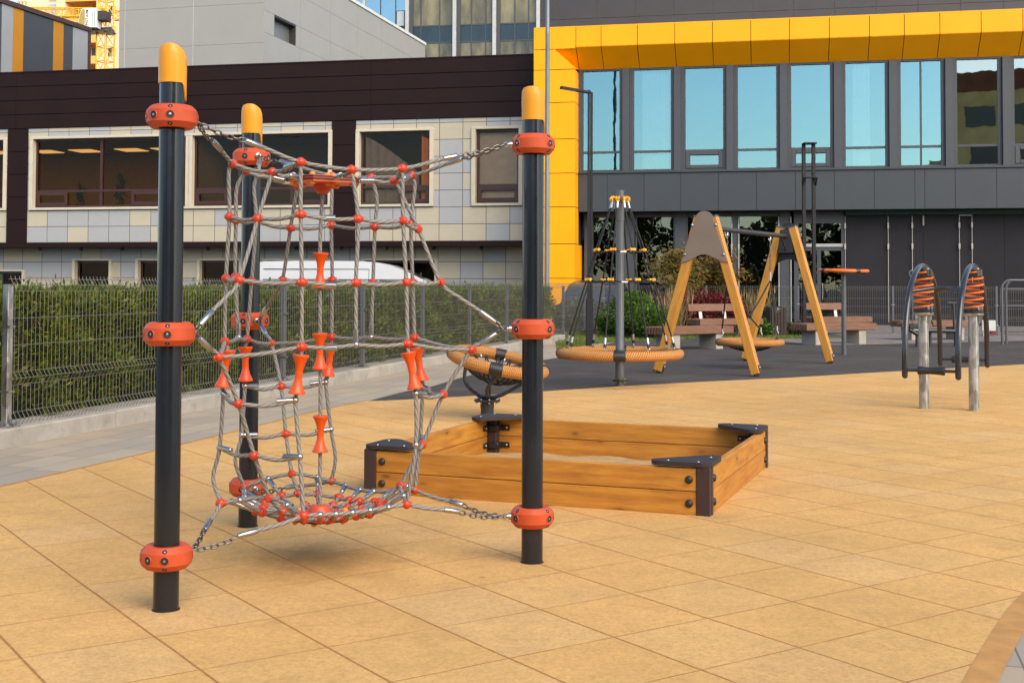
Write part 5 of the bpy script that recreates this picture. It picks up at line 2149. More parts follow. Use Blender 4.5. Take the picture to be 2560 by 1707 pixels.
bwin(*wB1, [], (ztr2, [(S_(992), S_(1068))]), glass=m_glassD)
bwin(*wB2, [], (ztr2, [(S_(1192), S_(1292))]), glass=m_glassD)
bwin(*w0, [S_(-100)], (ztr2, []))
# lit room behind the left windows
m_roomw = M('room_ochre', S(186, 138, 70, .55), .8)
m_roomc = M('room_ceiling', S(170, 130, 84, .5), .8)
rmb = MB()
xa, xb = S_(-215), S_(470)
zc, zf = zr['wt']-.12, zr['wb']-.9
rmb.b2((xa, 5.2, zf), (xb, 5.3, zc))
rmb.b2((xb, .34, zf), (xb+.1, 5.2, zc))
rmb.b2((xa-.1, .34, zf), (xa, 5.2, zc))
rmb.b2((xa, .34, zf-.1), (xb, 5.2, zf))
rmb.m = 1
rmb.b2((xa, .34, zc), (xb, 5.2, zc+.1))
rmb.build('room', [m_roomw, m_roomc], bb, smooth=0)
t = NT('lit_panel')
m_lit = t.surf(t.n('ShaderNodeEmission', {'Color': (1, .62, .24, 1), 'Strength': .42}).outputs[0])
for u in (-30, 18, 118, 216, 330, 420):
    c = MB()
    x, d_ = FB_.s(u, 3.6), 3.4
    c.b2((x-.55, d_-.55, zc-.03), (x+.55, d_+.55, zc-.004))
    c.build('ceiling_light', m_lit, bb, smooth=0)
# darker rooms behind the other windows
drm = MB()
drm.b2((S_(474), 3.0, zf), (2, 3.1, zc))
drm.build('room', M('room_umber', (.045, .03, .022), .8), bb, smooth=0)
# curtains behind the fifth window
for (u0, u1, mt) in ((905, 1040, M('curtain_grey', S(150, 140, 128, .9), .85)), (1046, 1070, M('curtain_orange', S(226, 140, 40, .9), .85)), (1190, 1294, M('blind_beige', S(200, 192, 176, .9), .85))):
    c = MB()
    x0, x1 = S_(u0), S_(u1)
    n = max(8, int((x1-x0)*14))
    vs = []
    for k in range(n+1):
        x = x0+(x1-x0)*k/n
        yy = .36+(.035*math.sin(k*1.35)+.02*math.sin(k*.5) if u0 != 1190 else 0)
        zt_ = zr['wt']-.15-(1.5*((k/n)**1.2) if u0 == 905 else .2*(k/n))
        if u0 == 1190:
            zt_ = zr['wt']-.1
        vs += [(x, yy, zr['wb']+.1), (x, yy, zt_)]
    c.add(vs, [[2*k, 2*k+2, 2*k+3, 2*k+1] for k in range(n)])
    c.build('curtain', mt, bb, smooth=60)
# ground floor under the overhang
DO = 1.15
zg = FB_.z(U0, 280+1268/3.41, DO)
gw = [(FB_.s(-60, DO), FB_.s(56, DO), 0, FB_.z(30, 280+1360/3.41, DO)), (FB_.s(188, DO), FB_.s(273, DO), .9, zg), (FB_.s(346, DO), FB_.s(432, DO), .9, zg), (FB_.s(500, DO), FB_.s(598, DO), .9, zg), (FB_.s(664, DO), FB_.s(820, DO), .9, zg), (FB_.s(911, DO), FB_.s(1087, DO), .9, zg)]
field('ground_tile_wall', s0[0]-20, 2.0, 0, zr['bb'], gw, m_tile2, DO)
for i, h in enumerate(gw):
    bwin(h[0], h[1], h[2], h[3], [(h[0]+h[1])/2] if i == 0 else [], None, DO, m_glassD, tw=.13, fr=m_gfrm if i == 0 else None)
gr2 = MB()
gr2.b2((s0[0]-20, DO+1.6, 0), (2, DO+1.7, zr['bb']))
gr2.build('room', M('room_black', (.02, .015, .013), .8), bb, smooth=0)
for k in range(11):
    sp_ = MB()
    x = FB_.s(78)+k*(FB_.s(182)-FB_.s(78))
    if x > 1:
        break
    sp_.lathe([(.07, -.14), (.07, -.001)], (x, .6, zr['bb']), 10)
    sp_.build('soffit_lamp', m_blackp, bb)
bod = MB()
bod.b2((s0[0]-20, 6.2, 0), (2.0, 14, zr['top']-.05))
bod.b2((s0[0]-20, .7, zr['top']-.25), (2.0, 6.1, zr['top']-.05))
bod.build('body', m_br, bb, smooth=0)
# two plants on the window sill of the lit room
m_pleaf = leafmat('plant_leaf', (.02, .035, .012), (.035, .055, .02))
m_pot = M('pot_brown', S(120, 70, 44, .6), .6)
for (u, hgt, lab, nm) in ((298, 1.35, 'tall leafy potted plant behind the lit left window, nearest to the front post', 46), (197, 1.0, 'slender dark potted plant behind the lit left window, near its middle bar', 30)):
    x = FB_.s(u, .62)
    wp = FB_.p0+FB_.e*x+FB_.n*.62
    pt = thing('potted_plant', lab, 'plant', (wp.x, wp.y, zr['wb']), FB_.rot, 'plants on the window sill', local=True)
    mb = MB()
    mb.lathe([(.13, -.02), (.17, .22), (.155, .22), (.15, .19)], (0, 0, 0), 16)
    mb.build('pot', m_pot, pt)
    mb = MB()
    for k in range(nm):
        a = random.random()*2*PI
        zz = .3+random.random()*hgt*.8
        r = random.uniform(.05, .34)*(1 if nm > 40 else .5)
        c = V((math.cos(a)*r, math.sin(a)*r, zz))
        F = frame(V((math.cos(a)*.5, math.sin(a)*.5, random.uniform(.2, 1))))
        w = random.uniform(.05, .11)
        mb.add([c-F.col[0]*w*2, c+F.col[1]*w, c+F.col[0]*w*2, c-F.col[1]*w], [[0, 1, 2, 3]])
    for k in range(5):
        a = k*1.3
        mb.tube([(0, 0, .15), (math.cos(a)*.08, math.sin(a)*.08, .5), (math.cos(a)*.2, math.sin(a)*.2, hgt*.8)], .012, 5)
    mb.build('foliage', m_pleaf, pt, smooth=0)
sf = MB()
sf.b2((S_(70), .42, zr['wb']-.12), (S_(466), .9, zr['wb']-.025))
sf.build('window_sill', m_bfr, bb, smooth=0)

# ---------------------------------------------------------------- pale panel building behind
cg = at(661, 100, 60)
e1 = V((.970, -.243, 0)).normalized()
FG = Fac((cg.x, cg.y, 0), e1)
pb_ = thing('panel_building', 'pale grey windowless panel building behind the brown roof with one recessed window', 'building', FG.p0, FG.rot, local=True)
m_pg = M('panel_pale', S(186, 185, 180, .56), .55, var=.03, vs=.6, rv=.08, dirt=.06)
m_pgj = M('joint_white', S(222, 226, 224, .75), .5)
e2 = FG.n
far = at(1063, 114, 84)
Ld = ((V((far.x, far.y, 0))-FG.p0).dot(e2))
dirw = (V((far.x, far.y, 0))-FG.p0)
ztop_ = far.z
mb = MB()
xl = FG.s(288)
# side wall follows the true line to the far corner: walls as thin slabs
lx, ly = dirw.dot(FG.e), dirw.dot(FG.n)
wu = V((lx, ly, 0)).normalized()
wn = V((wu.y, -wu.x, 0))
Lw = math.hypot(lx, ly)
zw0, zw1 = None, None
def sidept(u, v):
    q = plane(u, v, FG.p0, V((dirw.y, -dirw.x, 0)).normalized())
    r = V((q.x, q.y, 0))-FG.p0
    return r.dot(dirw.normalized()), q.z
wa, wz0 = sidept(740, 122)
wb2, wz1 = sidept(686, 37)
wA, wB = min(wa, wb2), max(wa, wb2)
zA = sidept(686, 92)[1]
zB = sidept(686, 37)[1]
NP = 8
def P2(t, o, z):
    q = wu*t + wn*o
    return (q.x, q.y, z)
def sidebox(t0, t1, z0, z1, o0=-.25, o1=0.0):
    vs = [P2(t0, o0, z0), P2(t1, o0, z0), P2(t1, o1, z0), P2(t0, o1, z0), P2(t0, o0, z1), P2(t1, o0, z1), P2(t1, o1, z1), P2(t0, o1, z1)]
    c = sum((V(v) for v in vs), V((0, 0, 0)))/8
    mb.convex(vs, [[0, 1, 2, 3], [4, 5, 6, 7], [0, 1, 5, 4], [1, 2, 6, 5], [2, 3, 7, 6], [3, 0, 4, 7]], c)
ph = 1.62
zz0 = zB+.0
rows = [z for z in [zA-ph*k for k in range(7, 0, -1)] if z > -1]+[zA, zB]
z = zB
while z < ztop_-ph*.5:
    z += ph
    rows.append(min(z, ztop_))
if rows[-1] < ztop_:
    rows.append(ztop_)
jts = sorted([0.0]+[sidept(u, 130)[0] for u in (750, 825, 892, 953, 1009)]+[Lw])
for i in range(len(jts)-1):
    for j in range(len(rows)-1):
        a, b = jts[i]+.025, jts[i+1]-.025
        z0, z1 = rows[j]+.006, rows[j+1]-.006
        if j == rows.index(zA) and i == 0:
            sidebox(a, wA, z0, z1)
            sidebox(wB, b, z0, z1)
            continue
        sidebox(a, b, z0, z1)
fr_j = sorted([xl]+[FG.s(u) for u in (303, 475)]+[-.02])
fz = [zB+.35-1.95*k for k in range(8)][::-1]
fz = [z for z in fz if z > 0]
while fz[-1] < ztop_-1:
    fz.append(fz[-1]+1.95)
fz.append(ztop_)
for i in range(len(fr_j)-1):
    for j in range(len(fz)-1):
        mb.b2((fr_j[i]+.025, 0, fz[j]+.006), (fr_j[i+1]-.025, .25, fz[j+1]-.006))
mb.build('wall_panels', m_pg, pb_, smooth=0)
mb = MB()
mb.b2((xl+.03, .03, 0), (-.9, 12, ztop_-.03))
mb.b2((-.895, .03, 0), (-.06, .28, ztop_-.03))
sidebox(.05, wA-.01, 0, ztop_-.02, -.30, -.03)
sidebox(wB+.01, Lw-.03, 0, ztop_-.02, -.30, -.03)
sidebox(wA-.01, wB+.01, 0, zA-.01, -.30, -.03)
sidebox(wA-.01, wB+.01, zB+.01, ztop_-.02, -.30, -.03)
mb.build('joint_backing', m_pgj, pb_, smooth=0)
mb = MB()
sidebox(-.05, Lw+.05, ztop_, ztop_+.18, -.5, .06)
mb.b2((xl-.05, -.06, ztop_+.002), (-.3, .5, ztop_+.181))
mb.build('parapet_cap', m_pgj, pb_, smooth=0)
mb = MB()
mb.m = 0
sidebox(wA+.002, wA+.06, zA+.002, zB-.002, -.44, -.02)
sidebox(wB-.06, wB-.002, zA+.002, zB-.002, -.44, -.02)
sidebox(wA+.06, wB-.06, zB-.09, zB-.002, -.44, -.02)
wo = mb.build('window', M('frame_black', (.03, .028, .028), .5), pb_, smooth=0)
mb = MB()
sidebox(wA+.06, wB-.06, zA, zB-.09, -.44, -.36)
mb.build('pane', M('pane_pale', S(176, 178, 176, .26), .35, var=.2, vs=.7), wo, smooth=0)

# ---------------------------------------------------------------- glass tower
gt0 = at(1040, 100, 92)
FT = Fac((gt0.x, gt0.y, 0), V((.985, -.17, 0)).normalized())
gt = thing('glass_tower', 'glass curtain-wall block with white mullions rising behind the brown roof', 'building', FT.p0, FT.rot, local=True)
m_tg = glass_mat('tower_glass', (.86, .80, .62), .06, (.85, .78, .55), .003)
m_tgb = glass_mat('tower_glass_blue', (.2, .3, .34), .42, (.62, .9, 1.0), .002)
m_mul = M('mullion_white', S(222, 222, 218, .6), .4, .2)
def ts(u): return FT.s(u, 0)
mull = [1016, 1135, 1235, 1345]
zs_ = [FT.z(1150, v) for v in (150, 106, 66, -40, -80, -180)]
zb_, sp0, sp1 = FT.z(1150, 106), FT.z(1150, 67), 0
fl_ = 4.1
zbase = zb_ - 4*fl_
mb = MB()
for u in mull:
    mb.b2((ts(u)-.13, -.35, 0), (ts(u)+.13, .05, 34))
mb.b2((ts(907)-.1, -.3, 0), (ts(907)+.06, .05, 34))
mb.build('mullion', m_mul, gt, smooth=0)
mb = MB()
for u in mull:
    mb.b2((ts(u)+.135, -.2, 0), (ts(u)+.42, .04, 34))
x = ts(820)
gaps = [ts(u) for u in (858, 908, 947, 985, 1049, 1096, 1176, 1212, 1285, 1320, 1400)]
for x in gaps:
    mb.b2((x-.04, -.04, 0), (x+.04, .03, 34))
for k in range(8):
    z = zbase+fl_*k
    mb.b2((ts(800), -.035, z-.05), (ts(1420), .025, z+.05))
    mb.b2((ts(800), -.036, z+1.22), (ts(1420), .026, z+1.32))
mb.build('frame', m_gfrm, gt, smooth=0)
def mirror_pane(name, c1, c2, sc1, gl):
    t = NT(name)
    p = t.co()
    mp = t.n('ShaderNodeMapping', {'Vector': p, 'Scale': (1, 1, .35)}).outputs[0]
    n1 = t.noise(mp, sc1, 4, .6)
    c = t.mix(t.ramp(n1, .36, .64), c1, c2)
    d = t.n('ShaderNodeBsdfDiffuse', {'Color': c})
    g_ = t.n('ShaderNodeBsdfGlossy', {'Color': (.8, .9, .95), 'Roughness': .03, 'Normal': t.bump(n1, .15, .03)})
    return t.surf(t.n('ShaderNodeMixShader', {'Fac': gl, 1: d.outputs[0], 2: g_.outputs[0]}).outputs[0])
m_tv = mirror_pane('pane_olive', S(172, 160, 116, .55), S(84, 80, 58, .45), .55, .05)  # olive mottling paints a sunlit building's reflection into the panes
m_ts = mirror_pane('pane_spandrel', S(44, 62, 68, .5), S(30, 40, 44, .5), .5, .06)
for k in range(8):
    z = zbase+fl_*k
    for (z0, z1, mt) in ((z-fl_+1.27, z, m_tv), (z, z+1.27, m_ts)):
        for (x0, x1, blue) in ((ts(1016), ts(1420), 0), (ts(780), ts(1016), 1)):
            mb = MB()
            mb.add([(x0, .0, z0), (x1, .0, z0), (x1, .0, z1), (x0, .0, z1)], [[0, 1, 2, 3]])
            mb.build('pane' if mt is m_tv else 'spandrel', (m_tgb if mt is m_tv else m_ts) if blue else mt, gt, smooth=0)
mb = MB()
mb.b2((ts(780), 1.4, 0), (ts(1420), 1.6, 34))
for k in range(8):
    z = zbase+fl_*k
    mb.m = 1
    mb.b2((ts(780), .12, z-.02), (ts(1420), 1.3, z+1.27))
mb.m = 0
mb.build('room', [M('room_olive', S(170, 160, 120, .5), .8, var=.35, vs=.35), M('slab_teal', S(40, 62, 68, .5), .7)], gt, smooth=0)
mb = MB()
u0, u1 = 990, 1012
mb.b2((ts(987), -.10, FT.z(1000, 68)), (ts(1009), -.02, FT.z(1000, 28)))
mb.build('vent_window', m_gfrm, gt, smooth=0)
mb = MB()
mb.b2((ts(989), -.112, FT.z(1000, 66)), (ts(1007), -.104, FT.z(1000, 30)))
mb.build('pane', M('pane_white', S(190, 200, 206, .7), .2), gt.children[-1], smooth=0)

# ---------------------------------------------------------------- striped hall, left
st0 = at(223, 100, 75)
st1 = at(0, 100, 67.3)
es = (V((st0.x, st0.y, 0))-V((st1.x, st1.y, 0))).normalized()
FS = Fac((st0.x, st0.y, 0), es)
stb = thing('striped_hall', 'hall with vertical dark grey, yellow and pale panel stripes at the upper left', 'building', FS.p0, FS.rot, local=True)
bounds = [(-60, 'p'), (-20, 'd'), (3, 'p'), (31.6, 'y'), (58, 'd'), (133, 'y'), (158.5, 'd'), (181.7, 'p'), (219.5, None)]
zS = FS.z(221, 79)
m_sd = M('stripe_dark', S(80, 84, 90, .52), .5, var=.06, vs=.5, dirt=.12)
m_sy = M('stripe_yellow', S(218, 148, 30, .58), .5, var=.06, vs=.5)
m_sp = M('stripe_pale', S(180, 185, 190, .56), .5, var=.05, vs=.5, dirt=.1)
for i in range(len(bounds)-1):
    a, b = FS.s(bounds[i][0], 0, 120), FS.s(bounds[i+1][0], 0, 120)
    mb = MB()
    mb.b2((a+.004, 0, 0), (b-.004, .3, zS-.02))
    mb.build('wall_stripe', {'p': m_sp, 'd': m_sd, 'y': m_sy}[bounds[i][1]], stb, smooth=0)
mb = MB()
mb.b2((FS.s(-60), -.10, zS), (.12, .5, zS+.26))
mb.b2((FS.s(219.5, 0, 120), -.06, 0), (.10, .5, zS-.003))
mb.build('roof_trim', M('trim_brown', S(82, 58, 50, .6), .6), stb, smooth=0)
mb = MB()
mb.b2((FS.s(-60), .52, 0), (.05, 14, zS-.1))
mb.build('body', m_sd, stb, smooth=0)

# ---------------------------------------------------------------- peach apartment tower and crane
ap0 = at(290, 100, 172)
FA = Fac((ap0.x, ap0.y, 0), V((.985, -.17, 0)).normalized())
apt = thing('apartment_tower', 'tall peach apartment tower with loggias at the upper left behind the crane', 'building', FA.p0, FA.rot, local=True)
m_peach = M('wall_peach', S(250, 216, 176, .86), .85, var=.05, vs=.3)  # peach kept extra light in place of direct sun on the tower
m_orng = M('wall_orange', S(246, 190, 100, .8), .85, var=.05, vs=.3)
m_wglass = M('pane_blue', S(184, 206, 214, .7), .15, var=.1, vs=.3)
m_apd = M('pane_dark', S(96, 90, 84, .6), .25, var=.1)
m_awh = M('frame_white', S(236, 232, 222, .85), .6)
def a_(u, v, d=0): return FA.loc(u, v, d)
xL, xR = FA.s(62), 0.0
mb = MB()
lo = (FA.s(152), FA.s(231))
mb.b2((xL, 0, 0), (FA.s(108), 14, 46))
mb.b2((FA.s(108)+.001, .3, 0), (FA.s(130), 14, 46))
mb.b2((FA.s(130)+.001, 0, 0), (lo[0], 14, 46))
mb.b2((lo[1], 0, 0), (xR, 14, 46))
mb.build('wall', m_peach, apt, smooth=0)
FH = 2.95
z0 = FA.z(190, 36)
mb = MB()
mb.b2((lo[0]+.001, 2.2, 0), (lo[1]-.001, 14, 46))
for k in range(-8, 6):
    z = z0+FH*k
    mb.b2((lo[0]+.001, .0, z-1.15), (lo[1]-.001, .15, z-.05))
    mb.b2((lo[0]+.001, .151, z-1.2), (lo[1]-.001, 2.19, z-1.02))
mb.build('loggia', m_orng, apt, smooth=0)
for k in range(-6, 5):
    z = z0+FH*k
    for (u0, u1, mt) in ((163, 183, m_apd), (202, 222, m_apd)):
        mb = MB()
        mb.b2((FA.s(u0), 2.1, z-(.0 if u0 < 190 else 1.0)), (FA.s(u1), 2.19, z+1.45))
        mb.build('window', mt, apt, smooth=0)
    mb = MB()
    mb.b2((FA.s(109), .2, z-.9), (FA.s(118.6), .29, z+1.6))
    mb.b2((FA.s(119.6), .2, z-.9), (FA.s(129), .29, z+1.6))
    wo = mb.build('window', m_wglass, apt, smooth=0)
    for u in (238, 262, 272):
        mb = MB()
        mb.b2((FA.s(u), -.03, z-.2), (FA.s(u)+.55, -.001, z+1.0))
        mb.build('window', m_orng if u != 262 else m_apd, apt, smooth=0)
# glazed bay at the left corner
mb = MB()
ztb = FA.z(44, 5)
n = 14
def bay(r, z0, z1, cx):
    vs = []
    for k in range(n+1):
        a = PI+PI*k/n
        vs.append((cx+r*math.cos(a), .6+r*.8*math.sin(a)))
    mb.prism(vs, z1-z0, Matrix.Translation(V((0, 0, z0))))
cxb = FA.s(48)
bay(1.15, 0, ztb-2.4, cxb)
bay(1.22, ztb-.1, ztb+.12, cxb)
mb.build('bay', m_peach, apt, smooth=0)
mb = MB()
bay(1.10, ztb-2.39, ztb-.11, cxb)
b_ = mb.build('bay_glass', M('bay_amber', S(226, 170, 96, .75), .3), apt, smooth=30)
mb = MB()
for k in range(0, n+1, 2):
    a = PI+PI*k/n
    mb.b2((cxb+1.13*math.cos(a)-.07, .6+.92*math.sin(a)-.07, ztb-2.38), (cxb+1.13*math.cos(a)+.07, .6+.92*math.sin(a)+.07, ztb-.12))
mb.build('bay_frame', m_awh, b_, smooth=0)

CY_ = 128.0
k0 = at(264, 100, CY_)
crn = thing('tower_crane', 'yellow lattice tower crane with a white operator cab at the upper left', 'tower crane', (k0.x, k0.y, 0))
m_cr = M('crane_yellow', S(246, 186, 40, .85), .5, var=.08, vs=.6)  # yellow lightened too, standing in for sunlight on the crane
ca = FA.rot
Rc = Matrix.Rotation(-.5, 3, 'Z')
def lattice(p0, p1, w, bays, r, name, par=crn, mat=m_cr, tri=False):
    p0, p1 = V(p0), V(p1)
    d = p1-p0
    F = frame(d, Rc @ V((1, 0, 0)) if abs(d.normalized().z) > .9 else V((0, 0, 1)))
    cs = [(-1, -1), (1, -1), (1, 1), (-1, 1)]
    mb = MB()
    def q(c, t): return p0+d*t+F.col[0]*(c[0]*w/2)+F.col[1]*(c[1]*w/2)
    for c in cs:
        mb.tube([q(c, 0), q(c, 1)], r, 4)
    for i in range(bays):
        for j in range(4):
            a, b = cs[j], cs[(j+1) % 4]
            mb.tube([q(a, i/bays), q(b, (i+1)/bays)] if i % 2 else [q(b, i/bays), q(a, (i+1)/bays)], r*.6, 4)
            mb.tube([q(a, (i+1)/bays), q(b, (i+1)/bays)], r*.6, 4)
    return mb.build(name, mat, par, smooth=0)
zc0 = at(264, 82, CY_).z
lattice((k0.x, k0.y, 0), (k0.x, k0.y, zc0), 1.25, 18, .085, 'mast')
lattice((k0.x, k0.y, zc0+.4), (k0.x, k0.y, zc0+9), 1.1, 6, .08, 'tower_top')
jb0 = at(262, 34, CY_)
jb1 = at(-40, 30, CY_-3)
lattice((k0.x, k0.y, jb0.z), (jb1.x, jb1.y, jb1.z), .85, 22, .06, 'jib')
lattice((k0.x+.5, k0.y+1, jb0.z), (k0.x+9, k0.y+4, jb0.z), .85, 8, .06, 'counter_jib')
mb = MB()
mb.lathe([(.9, zc0-.1), (.9, zc0+.2), (.7, zc0+.4)], (k0.x, k0.y, 0), 16)
mb.b2((k0.x-2.4, k0.y-1.4, zc0-.12), (k0.x+1.0, k0.y+.4, zc0-.02))
mb.build('slewing_ring', m_dkgrey, crn)
c0_, c1_ = at(203.5, 73, CY_-1.2), at(249, 26, CY_-1.2)
cy0, cy1 = c0_.y-.9, c0_.y+.9
cw, chh = c1_.x-c0_.x, c1_.z-c0_.z
prof = [(.0, .18), (.10, .02), (.16, 0), (1, 0), (1, 1), (.28, 1), (.14, .92), (.04, .6)]
mb = MB()
mb.prism([(c0_.x+x*cw, c0_.z+z*chh) for x, z in prof], 1.8, Matrix(((1, 0, 0, 0), (0, 0, -1, cy1), (0, 1, 0, 0), (0, 0, 0, 1))))
cab = mb.build('cab', M('cab_white', S(240, 232, 220, .85), .5, var=.05, vs=.6), crn, smooth=0)
mb = MB()
mb.prism([(c0_.x+x*cw, c0_.z+z*chh) for x, z in ((.03, .2), (.11, .06), (.30, .05), (.355, .2), (.355, .85), (.31, .95), (.27, .96), (.16, .88), (.07, .6))], .03, Matrix(((1, 0, 0, 0), (0, 0, -1, cy0-.004), (0, 1, 0, 0), (0, 0, 0, 1))))
mb.build('cab_window', M('cab_glass', S(190, 168, 86, .6), .15, var=.25, vs=1.5), cab, smooth=0)
mb = MB()
mb.b2((c0_.x+cw*.74, cy0-.02, c0_.z+.15), (c0_.x+cw*.80, cy0-.001, c1_.z-.3))
mb.b2((c0_.x+cw*.86, cy0-.02, c0_.z+.15), (c0_.x+cw*.93, cy0-.001, c1_.z-.15))
mb.build('cab_door_glass', m_wglass, cab, smooth=0)
mb = MB()
mb.b2((c1_.x, cy0+.3, c1_.z-1.1), (c1_.x+.9, cy1, c1_.z-.2))
mb.build('control_box', M('box_dark', S(60, 56, 56, .6), .6), cab, smooth=0)
tc = bpy.data.curves.new('lettering', 'FONT')
tc.body = 'POTAIN'
tc.size = .40
tc.align_x = 'CENTER'
tc.align_y = 'CENTER'
tc.offset = .012
tc.space_character = 1.12
to = bpy.data.objects.new('lettering_curve', tc)
COL.objects.link(to)
bpy.context.view_layer.update()
tm = bpy.data.meshes.new_from_object(to.evaluated_get(bpy.context.evaluated_depsgraph_get()))
bpy.data.objects.remove(to)
tm.materials.clear()
tm.materials.append(M('letter_navy', (.02, .025, .06), .6))
lo_ = bpy.data.objects.new('lettering', tm)
COL.objects.link(lo_)
lo_.parent = cab
off = OFF[cab.name]
lo_.location = V((c0_.x+cw*.475, cy0-.006, c0_.z+chh*.49))-off
lo_.rotation_euler = Matrix(((0, -1, 0), (0, 0, -1), (1, 0, 0))).to_euler()
mb = MB()
mb.lathe([(.06, .0), (.13, .0), (.13, .004), (.06, .004)], (c0_.x+cw*.475, cy0-.003, c0_.z+chh*.86), 6, frame(V((0, -1, 0))))
mb.build('emblem', bpy.data.materials['letter_navy'], cab, smooth=0)
# ================================================================ fences
m_wire = M('wire_zinc', S(152, 148, 138, .54), .5, .2, var=.15, vs=20)
m_fpost = M('fence_post', S(112, 114, 118, .64), .42, .2, var=.06, vs=3)
def zprof(hb, sc_=1.172):
    """height and outward fold of a mesh panel"""
    zz = [0, .046, .091, .293, .494, .694, .741, .791, .991, 1.042, 1.093]
    of = [0, .030, 0, 0, 0, 0, .030, 0, 0, .030, 0]
    top = hb+1.093*sc_
    return [(top-z*sc_, o*1.2) for z, o in zip(zz, of)]
def mesh_panel(a, b, hb, fence, nside, rw=.0025, step=.0585, name='mesh_panel'):
    a, b = V(a), V(b)
    d = (b-a)
    L = d.length
    d = d.normalized()
    n = V((-d.y, d.x, 0))*nside
    pr = zprof(hb)
    mb = MB()
    N = int(L/step)
    def q(s, z, o): return V((a.x, a.y, 0))+d*s+n*o+V((0, 0, z))
    for i in range(N):
        s = step*(i+.5)
        pts = [q(s, pr[0][0]+.028, 0)]+[q(s, z, o+.004) for z, o in pr]+[q(s, pr[-1][0]-.028, .004)]
        mb.tube(pts, rw, 4, caps=False)
    for z, o in pr:
        mb.tube([q(0, z, o), q(L, z, o)], rw*1.15, 4, caps=False)
    return mb.build(name, m_wire, fence, smooth=0)
fA = thing('mesh_fence', 'grey folded wire-mesh fence on the concrete kerb in front of the hedge', 'fence', (-4.4, 10.7, 0))
fp0 = plane(15, 1065, (0, 0, kz), V((0, 0, 1)))
fstep = V((.712, 2.632, 0))
posts = [V((fp0.x, fp0.y, 0))+fstep*k for k in range(0, 11)]
def fpost(p, ang, fence, z0, z1, w=.07, foot=True, name='post', mat=None):
    R = Matrix.Rotation(ang, 3, 'Z')
    mb = MB()
    mb.box(V((p.x, p.y, (z0+z1)/2)), (w*.85, w, z1-z0), R, .004)
    mb.box(V((p.x, p.y, z1+.004)), (w*.87, w*1.02, .012), R, .003)
    po = mb.build(name, mat or m_fpost, fence, smooth=0)
    mb = MB()
    mb.box(V((p.x, p.y, z0+.004)), (.17, .17, .009), R)
    if foot:
        for sx in (-1, 1):
            mb.prism([(0, 0), (.05, 0), (0, .06)], .006, Matrix.Translation(V((p.x, p.y, z0+.009))) @ R.to_4x4() @ Matrix(((sx*1.0, 0, 0, sx*w*.42), (0, 0, 1, -.003), (0, 1, 0, 0), (0, 0, 0, 1))))
            for sy in (-1, 1):
                mb.lathe([(.012, .008), (.012, .022), (.006, .024), (.006, .034), (.0001, .035)], R @ V((sx*.062, sy*.062, 0))+V((p.x, p.y, z0)), 6)
    mb.build('bracket', m_galv, po, smooth=40)
    for z in (z0+.30, z0+.86):
        mb = MB()
        mb.box(V((p.x, p.y, z)), (w*1.5, w*1.12, .016), R)
        mb.lathe([(.012, 0), (.010, .016), (.0001, .018)], V((p.x, p.y, z))+R @ V((w*.5, 0, 0)), 8, frame(R @ V((1, 0, 0))))
        mb.build('clip', m_galv, po, smooth=40)
    return po
fang = math.atan2(fstep.y, fstep.x)-PI/2
ZP = 1.372
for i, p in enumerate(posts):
    fpost(p, fang, fA, kz, ZP, mat=m_galv if i == 0 else m_fpost)  # first post paler: the sunlight on it is put into its metal
for i in range(len(posts)-1):
    rw = .0025
    mesh_panel(posts[i], posts[i+1], kz-.008+.03-.03, fA, -1, rw)
# return along the planting bed
fB = thing('mesh_fence', 'grey wire-mesh fence along the building with the gate at the far right', 'fence', (8, 37, 0))
q0 = posts[-1]
bp_ = [gnd(2233, 834.6), gnd(2492, 839)]
e_ = (bp_[1]-bp_[0]).normalized()
qs = [V((bp_[0].x, bp_[0].y, 0))+BE*(2.72*k) for k in range(-3, 2)]
qs = [q0]+qs
qs[-1] = V((bp_[1].x, bp_[1].y, 0))
for i, p in enumerate(qs[1:]):
    fpost(p, BROT, fB, 0, 1.40, foot=False)
for i in range(len(qs)-1):
    mesh_panel(qs[i], qs[i+1], .10, fB, -1, .0027, .062)
gpo = qs[-1]
ge = V((gpo.x, gpo.y, 0))+BE*1.6
ga = thing('gate', 'grey tubular mesh gate hung at the right end of the fence', 'gate', (gpo.x, gpo.y, 0))
mb = MB()
a, b = gpo+BE*.12, ge
for z in (.12, .86, 1.34):
    mb.box((a+b)/2+V((0, 0, z)), ((b-a).length, .045, .045), Matrix.Rotation(BROT, 3, 'Z'))
for p in (a, b):
    mb.box(p+V((0, 0, .73)), (.05, .05, 1.26), Matrix.Rotation(BROT, 3, 'Z'))
mb.build('gate_frame', m_fpost, ga, smooth=0)
mesh_panel(a, b, .06, ga, -1, .0034, .062)
mb = MB()
lk = gpo+BE*.10+V((0, 0, .72))
mb.box(lk, (.10, .09, .28), Matrix.Rotation(BROT, 3, 'Z'), .01)
mb.build('lock_box', m_dkgrey, ga, smooth=0)
# white box with a red block beside the gate post
wbx = at(2471, 814, 35.0)
ub = thing('meter_box', 'small white metal box with a red block below, left of the gate post', 'box', (wbx.x, wbx.y, wbx.z))
mb = MB()
mb.box(wbx, (.36, .16, .30), Matrix.Rotation(BROT, 3, 'Z'), .01)
mb.box(wbx-V((.12, 0, wbx.z/2)), (.05, .05, wbx.z), Matrix.Rotation(BROT, 3, 'Z'))
mb.build('white_case', m_wsup, ub, smooth=0)
mb = MB()
mb.box(wbx+V((.12, .0, -.20)), (.14, .14, .10), Matrix.Rotation(BROT, 3, 'Z'), .01)
mb.build('red_block', M('red_paint', S(150, 40, 36, .7), .5), ub, smooth=0)

